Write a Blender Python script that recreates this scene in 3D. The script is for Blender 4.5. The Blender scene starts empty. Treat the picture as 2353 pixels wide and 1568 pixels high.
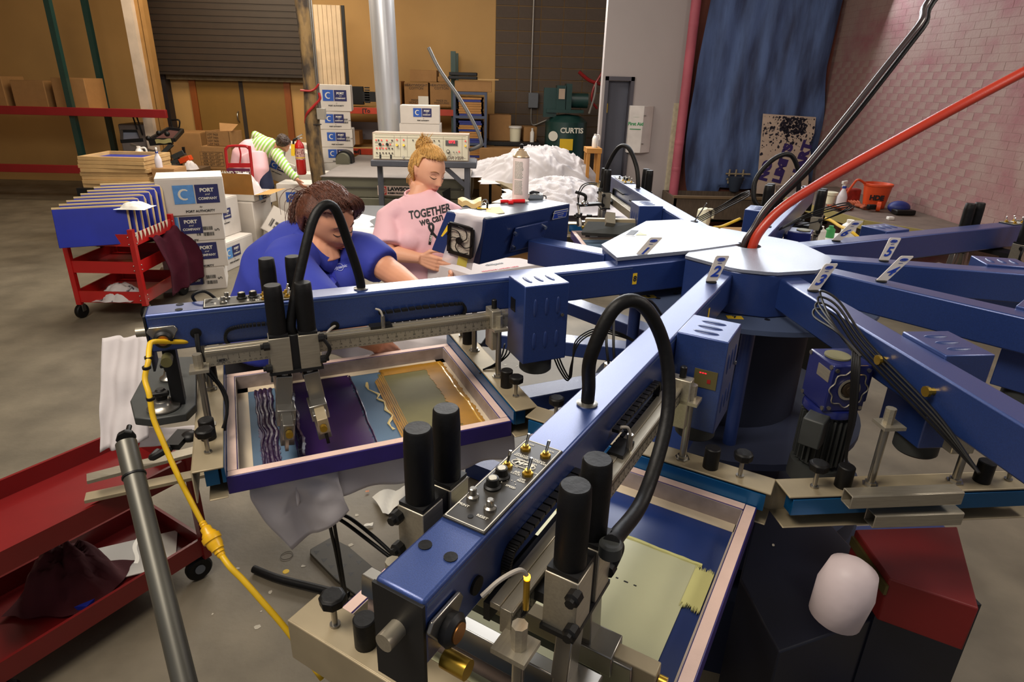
import bpy, bmesh, math, random
from mathutils import Vector, Matrix, Euler, noise
from mathutils.bvhtree import BVHTree
sc = bpy.context.scene
COL = sc.collection
random.seed(7)
rad = math.radians

# ---------------------------------------------------------------- camera
H = 1.42
C0 = Vector((-0.914, -2.168, 1.972))
YAW, PITCH, ROLL, FPX = 1.534, 0.377, -0.027, 1421.8
def _cam_axes():
    fwd = Vector((math.cos(YAW)*math.cos(PITCH), math.sin(YAW)*math.cos(PITCH), -math.sin(PITCH)))
    right = Vector((math.sin(YAW), -math.cos(YAW), 0))
    down = fwd.cross(right)
    c, s = math.cos(ROLL), math.sin(ROLL)
    return c*right+s*down, -s*right+c*down, fwd
RT, DN, FW = _cam_axes()
cam = bpy.data.cameras.new('camera')
camo = bpy.data.objects.new('camera', cam)
COL.objects.link(camo)
m = Matrix((RT, -DN, -FW)).transposed().to_4x4(); m.translation = C0
camo.matrix_world = m
cam.sensor_width = 36; cam.lens = 36*FPX/2353; cam.shift_y = -35/2353
cam.clip_start = .02; cam.clip_end = 60
sc.camera = camo

# ---------------------------------------------------------------- light
w = bpy.data.worlds.new('world'); sc.world = w; w.use_nodes = True
w.node_tree.nodes['Background'].inputs[0].default_value = (.80, .80, .88, 1)
w.node_tree.nodes['Background'].inputs[1].default_value = .27
def area(name, loc, tgt, sx, sy, power, col):
    l = bpy.data.lights.new(name, 'AREA'); l.shape = 'RECTANGLE'; l.size = sx; l.size_y = sy
    l.energy = power; l.color = col
    o = bpy.data.objects.new(name, l); COL.objects.link(o); o.location = loc
    d = Vector(tgt)-Vector(loc); o.rotation_euler = d.to_track_quat('-Z', 'Y').to_euler()
    return o
area('ceiling_light_back', (1.5, 6.0, 3.2), (.0, .2, 1.4), 4.0, .8, 95, (.88, .93, 1.0))
area('ceiling_light_overhead', (.2, 3.6, 4.3), (-.9, -.8, 1.4), 2.2, .8, 70, (.92, .94, 1.0))
area('ceiling_light_middle', (-1.5, 7.7, 3.9), (-.8, -.2, 1.4), 4.4, .9, 330, (.98, .95, .90))
area('ceiling_light_left', (-3.2, 4.2, 3.9), (-3.3, 4.9, .5), 2.6, 1.0, 150, (1.0, .90, .78))
area('ceiling_light_door', (-5.0, 7.6, 3.9), (-5.0, 8.6, 1.0), 2.4, 1.0, 95, (1.0, .80, .55))
area('ceiling_light_front', (-2.6, -1.6, 4.2), (-1.2, .9, 1.1), 2.4, 1.0, 150, (1.0, .90, .78))
area('fill_light_right', (2.4, -.8, 3.6), (-1.2, .5, 1.4), 1.6, .8, 55, (1.0, .93, .84))  # fill light added to brighten the faces
sc.view_settings.view_transform = 'Standard'
sc.view_settings.look = 'None'
sc.view_settings.exposure = 0.0
sc.view_settings.gamma = 1
sc.view_settings.use_curve_mapping = False

# ---------------------------------------------------------------- placing helpers
def ray(x, y):
    return RT*((x-1176.5)/FPX) + DN*((y-749)/FPX) + FW
def at(x, y, X=None, Y=None, Z=None, D=None):
    d = ray(x, y)
    if D is not None: return C0+d*D
    i, v = (0, X) if X is not None else (1, Y) if Y is not None else (2, Z)
    return C0+d*((v-C0[i])/d[i])

# ---------------------------------------------------------------- materials
def lin(c):
    return tuple(((v/255)/12.92 if v/255 <= .04045 else ((v/255+.055)/1.055)**2.4) for v in c)+(1,)
_M = {}
def mat(name, c, rough=.5, metal=0, var=.10, vs=6, bump=0, bs=120, coat=0, c2=None, f2=.5, stretch=None, alpha=None, spec=.5, trans=0, emit=None, es=1, wave=None, hard=.08):
    if name in _M: return _M[name]
    M = bpy.data.materials.new(name); M.use_nodes = True; _M[name] = M
    nt = M.node_tree; N = nt.nodes; L = nt.links; b = N['Principled BSDF']
    b.inputs['Roughness'].default_value = rough; b.inputs['Metallic'].default_value = metal
    b.inputs['Coat Weight'].default_value = coat; b.inputs['Coat Roughness'].default_value = .15
    b.inputs['Specular IOR Level'].default_value = spec
    b.inputs['Transmission Weight'].default_value = trans
    if alpha is not None: b.inputs['Alpha'].default_value = alpha
    if emit: b.inputs['Emission Color'].default_value = lin(emit); b.inputs['Emission Strength'].default_value = es
    tc = N.new('ShaderNodeTexCoord'); mp = N.new('ShaderNodeMapping'); L.new(tc.outputs['Object'], mp.inputs[0])
    if stretch: mp.inputs['Scale'].default_value = stretch
    base = lin(c)
    if var or c2:
        n = N.new('ShaderNodeTexNoise'); n.inputs['Scale'].default_value = vs; n.inputs['Detail'].default_value = 5
        L.new(mp.outputs[0], n.inputs['Vector'])
        if wave:
            n = N.new('ShaderNodeTexWave'); n.inputs['Scale'].default_value = wave; n.inputs['Distortion'].default_value = 3; n.inputs['Detail'].default_value = 2
            L.new(mp.outputs[0], n.inputs['Vector'])
        r = N.new('ShaderNodeValToRGB'); L.new(n.outputs[0], r.inputs[0])
        if c2:
            r.color_ramp.elements[0].position = max(0, f2-hard); r.color_ramp.elements[1].position = min(1, f2+hard)
            r.color_ramp.elements[0].color = lin(c2); r.color_ramp.elements[1].color = base
        else:
            r.color_ramp.elements[0].position = .3; r.color_ramp.elements[1].position = .7
            r.color_ramp.elements[0].color = tuple(v*(1-var) for v in base[:3])+(1,)
            r.color_ramp.elements[1].color = tuple(min(1, v*(1+var)) for v in base[:3])+(1,)
        L.new(r.outputs[0], b.inputs['Base Color'])
    else: b.inputs['Base Color'].default_value = base
    if bump:
        n2 = N.new('ShaderNodeTexNoise'); n2.inputs['Scale'].default_value = bs; n2.inputs['Detail'].default_value = 3
        L.new(mp.outputs[0], n2.inputs['Vector'])
        bp = N.new('ShaderNodeBump'); bp.inputs['Strength'].default_value = bump; bp.inputs['Distance'].default_value = .01
        L.new(n2.outputs[0], bp.inputs['Height']); L.new(bp.outputs[0], b.inputs['Normal'])
    return M

# ---------------------------------------------------------------- mesh helpers
W = {}          # world matrix of each object, for parts written in world space
class MB:
    def __init__(s): s.v = []; s.f = []
    def add(s, vs, fs, M=None):
        o = len(s.v)
        s.v += [tuple(M @ Vector(p)) if M is not None else tuple(p) for p in vs]
        s.f += [tuple(i+o for i in f) for f in fs]
        return s
    def box(s, c, d, M=None, R=None):
        x, y, z = (k/2 for k in d)
        vs = [Vector((a*x, b*y, e*z)) for e in (-1, 1) for b in (-1, 1) for a in (-1, 1)]
        if R is not None: vs = [R @ q for q in vs]
        vs = [q+Vector(c) for q in vs]
        return s.add(vs, [(0, 2, 3, 1), (4, 5, 7, 6), (0, 1, 5, 4), (2, 6, 7, 3), (0, 4, 6, 2), (1, 3, 7, 5)], M)
    def bb(s, a, b, M=None):
        return s.box([(p+q)/2 for p, q in zip(a, b)], [abs(q-p) for p, q in zip(a, b)], M)
    def bar(s, p0, p1, w, h, up=(0, 0, 1)):
        p0, p1 = Vector(p0), Vector(p1); d = (p1-p0); l = d.length; d.normalize()
        u = Vector(up); sx = d.cross(u)
        if sx.length < 1e-4: sx = d.cross(Vector((1, 0, 0)))
        sx.normalize(); u = sx.cross(d)
        R = Matrix((sx, d, u)).transposed()
        return s.box((p0+p1)/2, (w, l, h), R=R)
    def cyl(s, p0, p1, r0, r1=None, n=16, M=None):
        r1 = r0 if r1 is None else r1
        return s.rings([(p0, r0), (p1, r1)], n, M)
    def rings(s, pr, n=12, M=None, closed=False, caps=True):
        P = [Vector(p) for p, _ in pr]; k = len(P); vs = []; fs = []
        prev = None
        for i in range(k):
            a = P[(i-1) % k] if (i > 0 or closed) else P[i]; b = P[(i+1) % k] if (i < k-1 or closed) else P[i]
            d = (b-a)
            if d.length < 1e-9: d = Vector((0, 0, 1)) if prev is None else pd
            d = d.normalized(); pd = d
            if prev is None:
                t = Vector((0, 0, 1)) if abs(d.z) < .9 else Vector((1, 0, 0)); x = d.cross(t).normalized()
            else:
                x = prev-d*prev.dot(d)
                x = x.normalized() if x.length > 1e-6 else d.cross(Vector((0, 0, 1))).normalized()
            prev = x; y = d.cross(x); r = pr[i][1]
            rx, ry = r if isinstance(r, (tuple, list)) else (r, r)
            for j in range(n):
                t = 2*math.pi*j/n; vs.append(P[i]+x*math.cos(t)*rx+y*math.sin(t)*ry)
        kk = k if closed else k-1
        for i in range(kk):
            for j in range(n):
                a = i*n+j; b = i*n+(j+1) % n; c = ((i+1) % k)*n+(j+1) % n; e = ((i+1) % k)*n+j
                fs.append((a, b, c, e))
        if caps and not closed:
            fs.append(tuple(range(n-1, -1, -1))); fs.append(tuple((k-1)*n+j for j in range(n)))
        return s.add(vs, fs, M)
    def tube(s, pts, r, n=8, closed=False, sub=6, M=None, r1=None):
        P = spline(pts, sub, closed)
        k = len(P)
        return s.rings([(p, r if r1 is None else r+(r1-r)*i/(k-1)) for i, p in enumerate(P)], n, M, closed)
    def lathe(s, prof, o=(0, 0, 0), ax=(0, 0, 1), n=20, M=None):
        ax = Vector(ax).normalized(); o = Vector(o)
        t = Vector((0, 0, 1)) if abs(ax.z) < .9 else Vector((1, 0, 0))
        x = ax.cross(t).normalized(); y = ax.cross(x); vs = []; fs = []
        for r, z in prof:
            for j in range(n):
                a = 2*math.pi*j/n; vs.append(o+ax*z+(x*math.cos(a)+y*math.sin(a))*max(r, 1e-5))
        for i in range(len(prof)-1):
            for j in range(n):
                fs.append((i*n+j, i*n+(j+1) % n, (i+1)*n+(j+1) % n, (i+1)*n+j))
        fs.append(tuple(range(n-1, -1, -1))); fs.append(tuple((len(prof)-1)*n+j for j in range(n)))
        return s.add(vs, fs, M)
    def prism(s, poly, z0, z1, M=None):
        n = len(poly)
        if sum(poly[i][0]*poly[(i+1) % n][1]-poly[(i+1) % n][0]*poly[i][1] for i in range(n)) < 0: poly = poly[::-1]
        vs = [(p[0], p[1], z0) for p in poly]+[(p[0], p[1], z1) for p in poly]
        fs = [tuple(range(n-1, -1, -1)), tuple(range(n, 2*n))]+[(i, (i+1) % n, n+(i+1) % n, n+i) for i in range(n)]
        return s.add(vs, fs, M)
    def ball(s, c, r, sc3=(1, 1, 1), nu=16, nv=10, M=None):
        vs = []; fs = []
        for i in range(nv+1):
            p = math.pi*i/nv
            for j in range(nu):
                t = 2*math.pi*j/nu
                vs.append(Vector(c)+Vector((math.sin(p)*math.cos(t)*r*sc3[0], math.sin(p)*math.sin(t)*r*sc3[1], math.cos(p)*r*sc3[2])))
        for i in range(nv):
            for j in range(nu): fs.append((i*nu+j, (i+1)*nu+j, (i+1)*nu+(j+1) % nu, i*nu+(j+1) % nu))
        return s.add(vs, fs, M)
    def sheet(s, fn, nu, nv, th=0, M=None):
        """surface fn(u,v) -> point, u,v in 0..1; th gives it thickness downward"""
        P = [[Vector(fn(i/nu, j/nv)) for j in range(nv+1)] for i in range(nu+1)]
        vs = [P[i][j] for i in range(nu+1) for j in range(nv+1)]; k = nv+1
        fs = [(i*k+j, (i+1)*k+j, (i+1)*k+j+1, i*k+j+1) for i in range(nu) for j in range(nv)]
        if th:
            o = len(vs); vs = vs+[q-Vector((0, 0, th)) for q in vs]
            fs += [tuple(x+o for x in f[::-1]) for f in fs]
            e = [(i*k, (i+1)*k) for i in range(nu)]+[((i+1)*k+nv, i*k+nv) for i in range(nu)]+[(j+1, j) for j in range(nv)]+[(nu*k+j, nu*k+j+1) for j in range(nv)]
            fs += [(b, a, a+o, b+o) for a, b in e]
        return s.add(vs, fs, M)
    def mesh(s, name, smooth=None):
        me = bpy.data.meshes.new(name); me.from_pydata([tuple(p) for p in s.v], [], s.f); me.update()
        if smooth is not None:
            me.shade_smooth()
            if smooth < 3: me.set_sharp_from_angle(angle=smooth)
        return me
    def build(s, name, m, parent=None, smooth=.6, bevel=0, world=False, fix=False, kind=None):
        if world and parent is not None:
            I = W[parent].inverted(); s.v = [tuple(I @ Vector(p)) for p in s.v]
        if bevel: smooth = .6
        me = s.mesh(name, smooth)
        if fix:
            b = bmesh.new(); b.from_mesh(me); bmesh.ops.recalc_face_normals(b, faces=b.faces); b.to_mesh(me); b.free()
        if m is not None: me.materials.append(m)
        return link(name, me, parent, bevel, kind)
def link(name, me, parent=None, bevel=0, kind=None, M=None):
    o = bpy.data.objects.new(name, me); COL.objects.link(o)
    if parent is not None:
        o.parent = parent; W[o] = W[parent]
    else: W[o] = Matrix()
    if M is not None: o.matrix_local = M
    if bevel:
        b = o.modifiers.new('bevel', 'BEVEL'); b.width = bevel; b.segments = 2; b.limit_method = 'ANGLE'; b.angle_limit = .7
    if kind: o['kind'] = kind
    return o
def spline(pts, sub=6, closed=False):
    P = [Vector(p) for p in pts]; n = len(P); out = []
    if n < 3 and not closed: return P
    for i in range(n if closed else n-1):
        p0 = P[(i-1) % n] if (closed or i > 0) else P[0]*2-P[1]; p1 = P[i]; p2 = P[(i+1) % n]
        p3 = P[(i+2) % n] if (closed or i < n-2) else P[-1]*2-P[-2]
        for k in range(sub):
            t = k/sub
            out.append(.5*((2*p1)+(p2-p0)*t+(2*p0-5*p1+4*p2-p3)*t*t+(3*p1-p0-3*p2+p3)*t**3))
    if not closed: out.append(P[-1])
    return out
def thing(name, label, cat, loc=(0, 0, 0), rz=0, group=None, R=None):
    o = bpy.data.objects.new(name, None); COL.objects.link(o); o.empty_display_size = .05
    M = Matrix.Translation(Vector(loc)) @ (R.to_4x4() if R is not None else Matrix.Rotation(rz, 4, 'Z'))
    o.matrix_world = M; W[o] = M
    o['label'] = label; o['category'] = cat
    if group: o['group'] = group
    return o
def tag(o, label, cat, group=None, kind=None):
    o['label'] = label; o['category'] = cat
    if group: o['group'] = group
    if kind: o['kind'] = kind
    return o
def struct(o): o['kind'] = 'structure'; return o
def copy_tree(src, parent=None, M=None):
    c = src.copy(); COL.objects.link(c)
    if parent is not None:
        c.parent = parent; W[c] = W[parent]
    if M is not None: c.matrix_world = M; W[c] = M
    for ch in [o for o in KIDS.get(src.name, [])] if False else list(src.children): copy_tree(ch, c)
    return c
def fm(o, x, y):
    """frame: origin o, x axis along x, y axis near y, z = x cross y"""
    x = Vector(x).normalized(); y = Vector(y); z = x.cross(y).normalized(); y = z.cross(x)
    M = Matrix((x, y, z)).transposed().to_4x4(); M.translation = Vector(o); return M
_T = {}
def text_mesh(s, size, extrude=.0004, bold=0, sx=1, align='CENTER', shear=0):
    k = (s, size, extrude, bold, sx, align, shear)
    if k in _T: return _T[k].copy()
    cu = bpy.data.curves.new('lettering', 'FONT'); cu.body = s; cu.size = size; cu.extrude = extrude; cu.offset = bold
    cu.align_x = align; cu.align_y = 'CENTER'; cu.resolution_u = 3; cu.shear = shear; cu.space_line = .85
    o = bpy.data.objects.new('t', cu)
    me = bpy.data.meshes.new_from_object(o); bpy.data.objects.remove(o)
    if sx != 1:
        for v in me.vertices: v.co.x *= sx
    _T[k] = me; return me.copy()
def text(s, size, m, parent, M, name='lettering', **kw):
    me = text_mesh(s, size, **kw); me.materials.clear(); me.materials.append(m)
    me.transform(M)
    return link(name, me, parent)
def merge_text(mb, s, size, M, **kw):
    me = text_mesh(s, size, **kw)
    mb.add([v.co.copy() for v in me.vertices], [tuple(p.vertices) for p in me.polygons], M)
# ---------------------------------------------------------------- palette
BLUE = mat('blue_powder_coat', (36, 62, 124), rough=.42, metal=.5, var=.16, vs=420, bump=.10, bs=700, coat=1)
BLUE.node_tree.nodes['Principled BSDF'].inputs['Coat Roughness'].default_value = .32
BLUE2 = mat('blue_machine_paint', (32, 52, 104), rough=.40, var=.06, vs=9, coat=.25, metal=.1, bump=.08, bs=300)
DBLUE = mat('dark_blue_gear_paint', (20, 28, 88), rough=.35, coat=.3, var=.1)
SHEENTOP = mat('cover_painted_sheen', (146, 151, 164), rough=.36, metal=.45, var=.04, vs=200, bump=.12, bs=300, coat=.2)  # blue covers seen under a bright reflection; the sheen is put into the colour
ALU = mat('brushed_aluminium', (168, 160, 142), rough=.38, metal=.7, var=.08, vs=20, stretch=(1, 12, 12))
ALUD = mat('tan_worn_aluminium', (158, 144, 116), rough=.5, metal=.4, var=.12, vs=10)
STEEL = mat('steel', (150, 146, 138), rough=.28, metal=.9, var=.06)
CHROME = mat('chrome', (215, 215, 210), rough=.12, metal=1, var=0)
GALV = mat('galvanised_duct', (196, 198, 202), rough=.34, metal=.55, var=.10, vs=3, stretch=(6, 6, .4))
BRASS = mat('brass', (196, 158, 60), rough=.3, metal=.9, var=.05)
BLACK = mat('black_plastic', (18, 17, 16), rough=.45, spec=.3, var=.15)
BLACKR = mat('black_rubber', (14, 13, 12), spec=.25, rough=.5, var=.2, bump=.1, bs=60)
BLACKM = mat('matt_black_metal', (24, 24, 25), rough=.5, metal=.3, var=.1)
DGREY = mat('dark_grey_cast', (58, 60, 58), rough=.55, metal=.2, var=.1, vs=30)
GREY = mat('grey_paint', (96, 100, 106), rough=.5, var=.06)
WHITE = mat('white_plastic', (226, 222, 214), rough=.4, var=.02)
PANEL = mat('black_panel_face', (46, 43, 38), rough=.4, var=.06)
INKBLUE = mat('blue_print', (32, 62, 160), rough=.5, var=0)
INKBLK = mat('black_print', (26, 25, 26), rough=.6, var=0)
INKWHT = mat('white_print', (214, 210, 196), rough=.6, var=0)
YEL = mat('yellow_sticker', (222, 182, 34), rough=.45, var=.03)
YELC = mat('yellow_cord', (214, 172, 20), rough=.45, var=.08, vs=30)
RED = mat('red_enamel', (142, 22, 22), rough=.4, var=.1, vs=8, coat=.2)
REDX = mat('extinguisher_red', (170, 20, 18), rough=.3, var=.04, coat=.4)
ORNG = mat('orange_plastic', (206, 72, 24), rough=.45, var=.06)
TEAL = mat('anodised_blue_clamp', (20, 92, 144), rough=.28, metal=.6, var=.08, coat=.3)
PURP = mat('purple_frame_tape', (40, 26, 100), rough=.4, var=.15, vs=14, coat=.15)
TAPE = mat('pale_pink_tape', (214, 184, 170), rough=.55, var=.07, vs=16, bump=.1, bs=50)
TAPEW = mat('cream_tape', (206, 190, 164), rough=.5, var=.05, vs=12)
GREYTAPE = mat('smeared_grey_tape', (150, 136, 130), rough=.4, var=.18, vs=22, bump=.15, bs=40)
INKP = mat('purple_ink', (46, 14, 74), rough=.35, var=.12, vs=5, coat=.25)
INKPD = mat('thick_purple_ink', (40, 18, 54), rough=.3, var=.2, vs=40, bump=.15, bs=90, coat=.15, spec=.35)
INKG = mat('gold_ink', (158, 112, 26), rough=.6, var=.2, vs=14, coat=0, c2=None)
INKC = mat('cream_ink', (196, 196, 158), rough=.32, var=.05, vs=6, coat=.3)
MESHB = mat('blue_grey_screen_mesh', (80, 106, 130), rough=.6, var=.05, vs=5, bump=.05, bs=500)
MESHD = mat('dark_blue_screen_mesh', (28, 50, 108), rough=.35, var=.14, vs=4, coat=.2)
CARD = mat('brown_cardboard', (152, 112, 66), rough=.8, var=.06, vs=12)
CARDT = mat('cardboard_inside', (176, 134, 74), rough=.8, var=.05, vs=12)
CARDW = mat('white_carton', (206, 198, 188), rough=.75, var=.03, vs=10)
LOGOL = mat('light_blue_logo', (86, 140, 198), rough=.7, var=.10, vs=30)
LOGOB = mat('mid_blue_logo', (40, 84, 170), rough=.7, var=.05)
LOGOD = mat('navy_logo', (34, 36, 88), rough=.7, var=.05)
WOOD = mat('pale_pine', (196, 160, 104), rough=.6, var=.14, vs=8, stretch=(2, 30, 30))
WOODO = mat('varnished_brown_wood', (134, 72, 26), rough=.5, var=.1, vs=5, stretch=(8, 8, 1))
POST = mat('old_timber_post', (116, 92, 54), rough=.8, var=.3, vs=5, stretch=(2, 2, .8), bump=.5, bs=30, c2=(44, 34, 24), f2=.48, hard=.10)
SHIRT = mat('white_cotton', (204, 197, 196), rough=.85, var=.03, vs=5, bump=.25, bs=14)
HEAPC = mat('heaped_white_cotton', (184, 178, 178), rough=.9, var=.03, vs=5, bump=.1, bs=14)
PINKT = mat('pink_cotton', (232, 184, 190), rough=.85, var=.04, vs=4, bump=.35, bs=11)
BLUET = mat('royal_blue_knit', (42, 54, 152), rough=.8, var=.06, vs=4, bump=.3, bs=10)
MAROON = mat('maroon_cloth', (58, 16, 28), spec=.1, rough=.9, var=.12, vs=9, bump=.4, bs=16)
JEAN = mat('navy_denim', (28, 34, 62), rough=.85, var=.12, vs=20)
SKIN = mat('light_skin', (222, 164, 132), rough=.5, var=.06, vs=10, spec=.35)
SKIN2 = mat('rosy_skin', (208, 148, 116), rough=.5, var=.07, vs=9, spec=.35)
LIP = mat('lips', (178, 96, 88), rough=.45, var=.03)
LASH = mat('eyelash', (44, 30, 24), rough=.7, var=0)
BLOND = mat('blond_hair', (206, 158, 86), rough=.45, var=.22, vs=16, stretch=(8, 2, 8), bump=.4, bs=50)
BRUN = mat('brown_hair', (82, 44, 28), rough=.42, var=.4, vs=16, stretch=(8, 2, 8), bump=.4, bs=50)
DARKH = mat('dark_brown_hair', (58, 40, 30), rough=.5, var=.25, vs=18, bump=.4, bs=50)
LED = mat('red_led_digits', (255, 30, 40), emit=(255, 20, 40), es=3, var=0)
AMB = mat('amber_lamp', (255, 190, 60), emit=(255, 170, 40), es=6, var=0)
CREAMP = mat('console_cream', (200, 193, 168), rough=.45, var=.02)
OLIVE = mat('olive_grey_enamel', (92, 90, 74), rough=.5, var=.06)
DRYT = mat('dryer_top_grey', (120, 112, 106), rough=.6, var=.08, vs=5)
PLY = mat('tan_plywood_wall', (186, 146, 88), rough=.7, var=.05, vs=2)
DOORM = mat('brown_door_paint', (128, 94, 38), rough=.6, var=.04)
TARP = mat('blue_stained_tarp', (88, 112, 160), rough=.75, var=.3, vs=2.6, stretch=(2.6, 2.6, .5), c2=(50, 60, 90), f2=.47, hard=.16, bump=.3, bs=20)
PINKP = mat('pink_painted_pipe', (176, 88, 102), rough=.6, var=.12, vs=4, bump=.2, bs=18)
PBRICK = mat('pink_painted_brick', (150, 124, 116), rough=.8, var=.12, vs=3, c2=(140, 84, 90), f2=.42, hard=.16, bump=.3, bs=40)
PMORT = mat('pink_mortar', (140, 108, 104), rough=.9, var=.1)
RBRICK = mat('red_brown_wall', (116, 66, 54), rough=.85, var=.15, vs=5)
BLOCK = mat('grey_brown_block', (88, 76, 66), rough=.9, var=.08, vs=20)
MORT = mat('tan_mortar', (150, 118, 74), rough=.9, var=.06)
GWALL = mat('grey_partition_paint', (172, 164, 162), rough=.7, var=.02, vs=2)
GDOOR = mat('slate_door_paint', (82, 84, 96), rough=.55, var=.03)
GDOORF = mat('slate_frame_paint', (78, 76, 84), rough=.55, var=.03)
CONC = mat('stained_concrete', (112, 103, 86), rough=.55, var=.26, vs=3.2, bump=.15, bs=30)
DGREEN = mat('dark_green_enamel', (24, 58, 54), rough=.35, var=.08, coat=.3)
SHELFB = mat('slate_blue_shelf_paint', (62, 72, 96), rough=.5, var=.05)
RACKR = mat('red_rack_beam', (178, 58, 34), rough=.5, var=.1, vs=12)
RACKD = mat('dark_red_rack_beam', (140, 26, 30), rough=.5, var=.08)
PAPER = mat('paper', (232, 228, 216), rough=.8, var=.01)
CREAMPAP = mat('cream_paper', (226, 208, 158), rough=.7, var=.02)
POLY = mat('milky_plastic_sheet', (222, 214, 216), rough=.35, var=.04, alpha=.72)
CLEARP = mat('clear_plastic', (190, 186, 180), rough=.15, var=.1, alpha=.35)
JUG = mat('cream_jug_plastic', (232, 226, 196), rough=.4, var=.02)
BOTL = mat('translucent_bottle', (206, 200, 204), rough=.3, var=.02)
CONCSPOT = mat('white_floor_spatter', (176, 168, 150), rough=.6, var=.05)

# ---------------------------------------------------------------- structure
YB = 10.0; YR = 6.6
XPL = at(1385, 181, Y=YR).x; XCOR = at(1897, 250, Y=YR).x
MB().bb((-11, -4, -.1), (6.5, 11, 0)).build('floor', CONC); struct(bpy.data.objects['floor'])
fl = bpy.data.objects['floor']
sp = MB(); rs = random.Random(3)
for i in range(120):
    x, y = rs.uniform(-2.0, -.2), rs.uniform(-.4, 2.2); r = rs.uniform(.004, .016)
    sp.prism([(x+r*math.cos(a*1.05)*rs.uniform(.5, 1.2), y+r*math.sin(a*1.05)*rs.uniform(.5, 1.2)) for a in range(6)], .0005, .0015)
o = sp.build('paint_spatter', CONCSPOT, fl, kind='stuff')
XBL = at(1137, 200, Y=YB).x
wb = MB().bb((-11, YB, 0), (XBL, YB+.15, 4.6)).build('wall_back', PLY); struct(wb)
# cinder block part of the back wall
wc = MB().bb((XBL, YB+.012, 0), (4.4, YB+.15, 4.6)).build('wall_back', MORT); struct(wc)
bm = MB().box((0, 0, 0), (.386, .11, .186)).mesh('block'); bm.materials.append(BLOCK)
for r in range(17):
    for c in range(7):
        x = XBL+.2+c*.4+(0 if r % 2 else 0)
        link('block', bm, wc).matrix_local = Matrix.Translation((x, YB+.05-rs.uniform(0, .004), .1+r*.2))
wl = MB().bb((-11.15, -4, 0), (-11, 11, 4.6)).build('wall_left', PLY); struct(wl)
ce = MB().bb((-11, -2, 4.6), (6.5, 11, 4.7)).build('ceiling', mat('ceiling_board', (150, 146, 138), rough=.9)); struct(ce)
# right part: grey partition with recessed door
px0 = at(1391, 185, Y=YR).x; px1 = at(1458, 185, Y=YR).x
XPINK = at(1560, 300, Y=YR).x+.06
ztop = 2.06
wp = MB(); wp.bb((XPL, YR, 0), (px0, YR+.14, 4.6)); wp.bb((px1, YR, 0), (XPINK, YR+.14, 4.6)); wp.bb((px0, YR, ztop), (px1, YR+.14, 4.6))

wp = wp.build('wall_right', GWALL); struct(wp)
dr = thing('door_2', '', '', (px0, YR+.1, 0)); del dr['label'], dr['category']; struct(dr)
f = MB(); f.bb((0, -.115, 0), (.045, .04, ztop)); f.bb((px1-px0-.045, -.115, 0), (px1-px0, .04, ztop)); f.bb((0, -.115, ztop-.05), (px1-px0, .04, ztop)); f.build('door_frame', GDOORF, dr)
MB().bb((.05, .0, .01), (px1-px0-.05, .045, ztop-.055)).build('door_leaf', GDOOR, dr)
MB().bb((.055, -.012, 1.6), (.075, .0, 1.72)).build('hinge', BRASS, dr)
# tarp wall and brick side wall
wt = MB().bb((XPINK, YR+.06, 0), (XCOR+.2, YR+.2, 4.6)).build('wall_back', RBRICK); struct(wt)
wr = MB().bb((XCOR-.0138, -3, 0), (XCOR+.2, YR+.06, 4.6)).build('wall_right', PMORT); struct(wr)
bm = MB().box((0, 0, 0), (.03, .201, .068)).mesh('brick'); bm.materials.append(PBRICK)
rest = MB(); n = 0
for r in range(46):
    for c in range(34):
        y = YR-.02-c*.205-(.1 if r % 2 else 0); z = .04+r*.072
        if y < .3 or z > 3.3: continue
        dx = rs.uniform(-.0008, .0006)
        if n < 290 and .85 < z < 2.3 and y > 3.6:
            link('brick', bm, wr).matrix_local = Matrix.Translation((XCOR+dx, y, z)); n += 1
        else: rest.box((XCOR+dx, y, z), (.03, .201, .068))
rest.build('brickwork', PBRICK, wr, kind='stuff')

# double door in the back wall
dl = at(453, 195, Y=YB); drr = at(652, 195, Y=YB); dm = at(555, 195, Y=YB)
zt = 1.86
d1 = thing('door_1', '', '', (dl.x-.08, YB, 0)); del d1['label'], d1['category']; struct(d1)
wd = drr.x-dl.x+.16
f = MB(); f.bb((-.04, -.06, 0), (.07, 0, zt+.05)); f.bb((wd-.07, -.06, 0), (wd+.04, 0, zt+.05)); f.bb((-.04, -.06, zt), (wd+.04, 0, zt+.1)); f.build('door_frame', WOODO, d1)
mx = dm.x-d1.location.x
MB().bb((.075, -.04, .01), (mx-.035, -.003, zt-.012)).build('door_leaf', DOORM, d1)
MB().bb((mx+.035, -.04, .01), (wd-.075, -.003, zt-.012)).build('door_leaf', DOORM, d1)
MB().bb((mx-.035, -.05, 0), (mx+.035, -.002, zt)).build('astragal', mat('door_gap', (44, 34, 26), rough=.7), d1)
h = at(551, 268, Y=YB); MB().tube([(h.x-d1.location.x, -.04, h.z+.09), (h.x-d1.location.x, -.1, h.z+.05), (h.x-d1.location.x, -.1, h.z-.05), (h.x-d1.location.x, -.04, h.z-.09)], .012).build('door_handle', STEEL, d1)
h = at(555, 321, Y=YB); MB().ball((h.x-d1.location.x-.02, -.08, h.z), .035).build('door_knob', BRASS, d1)
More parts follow.
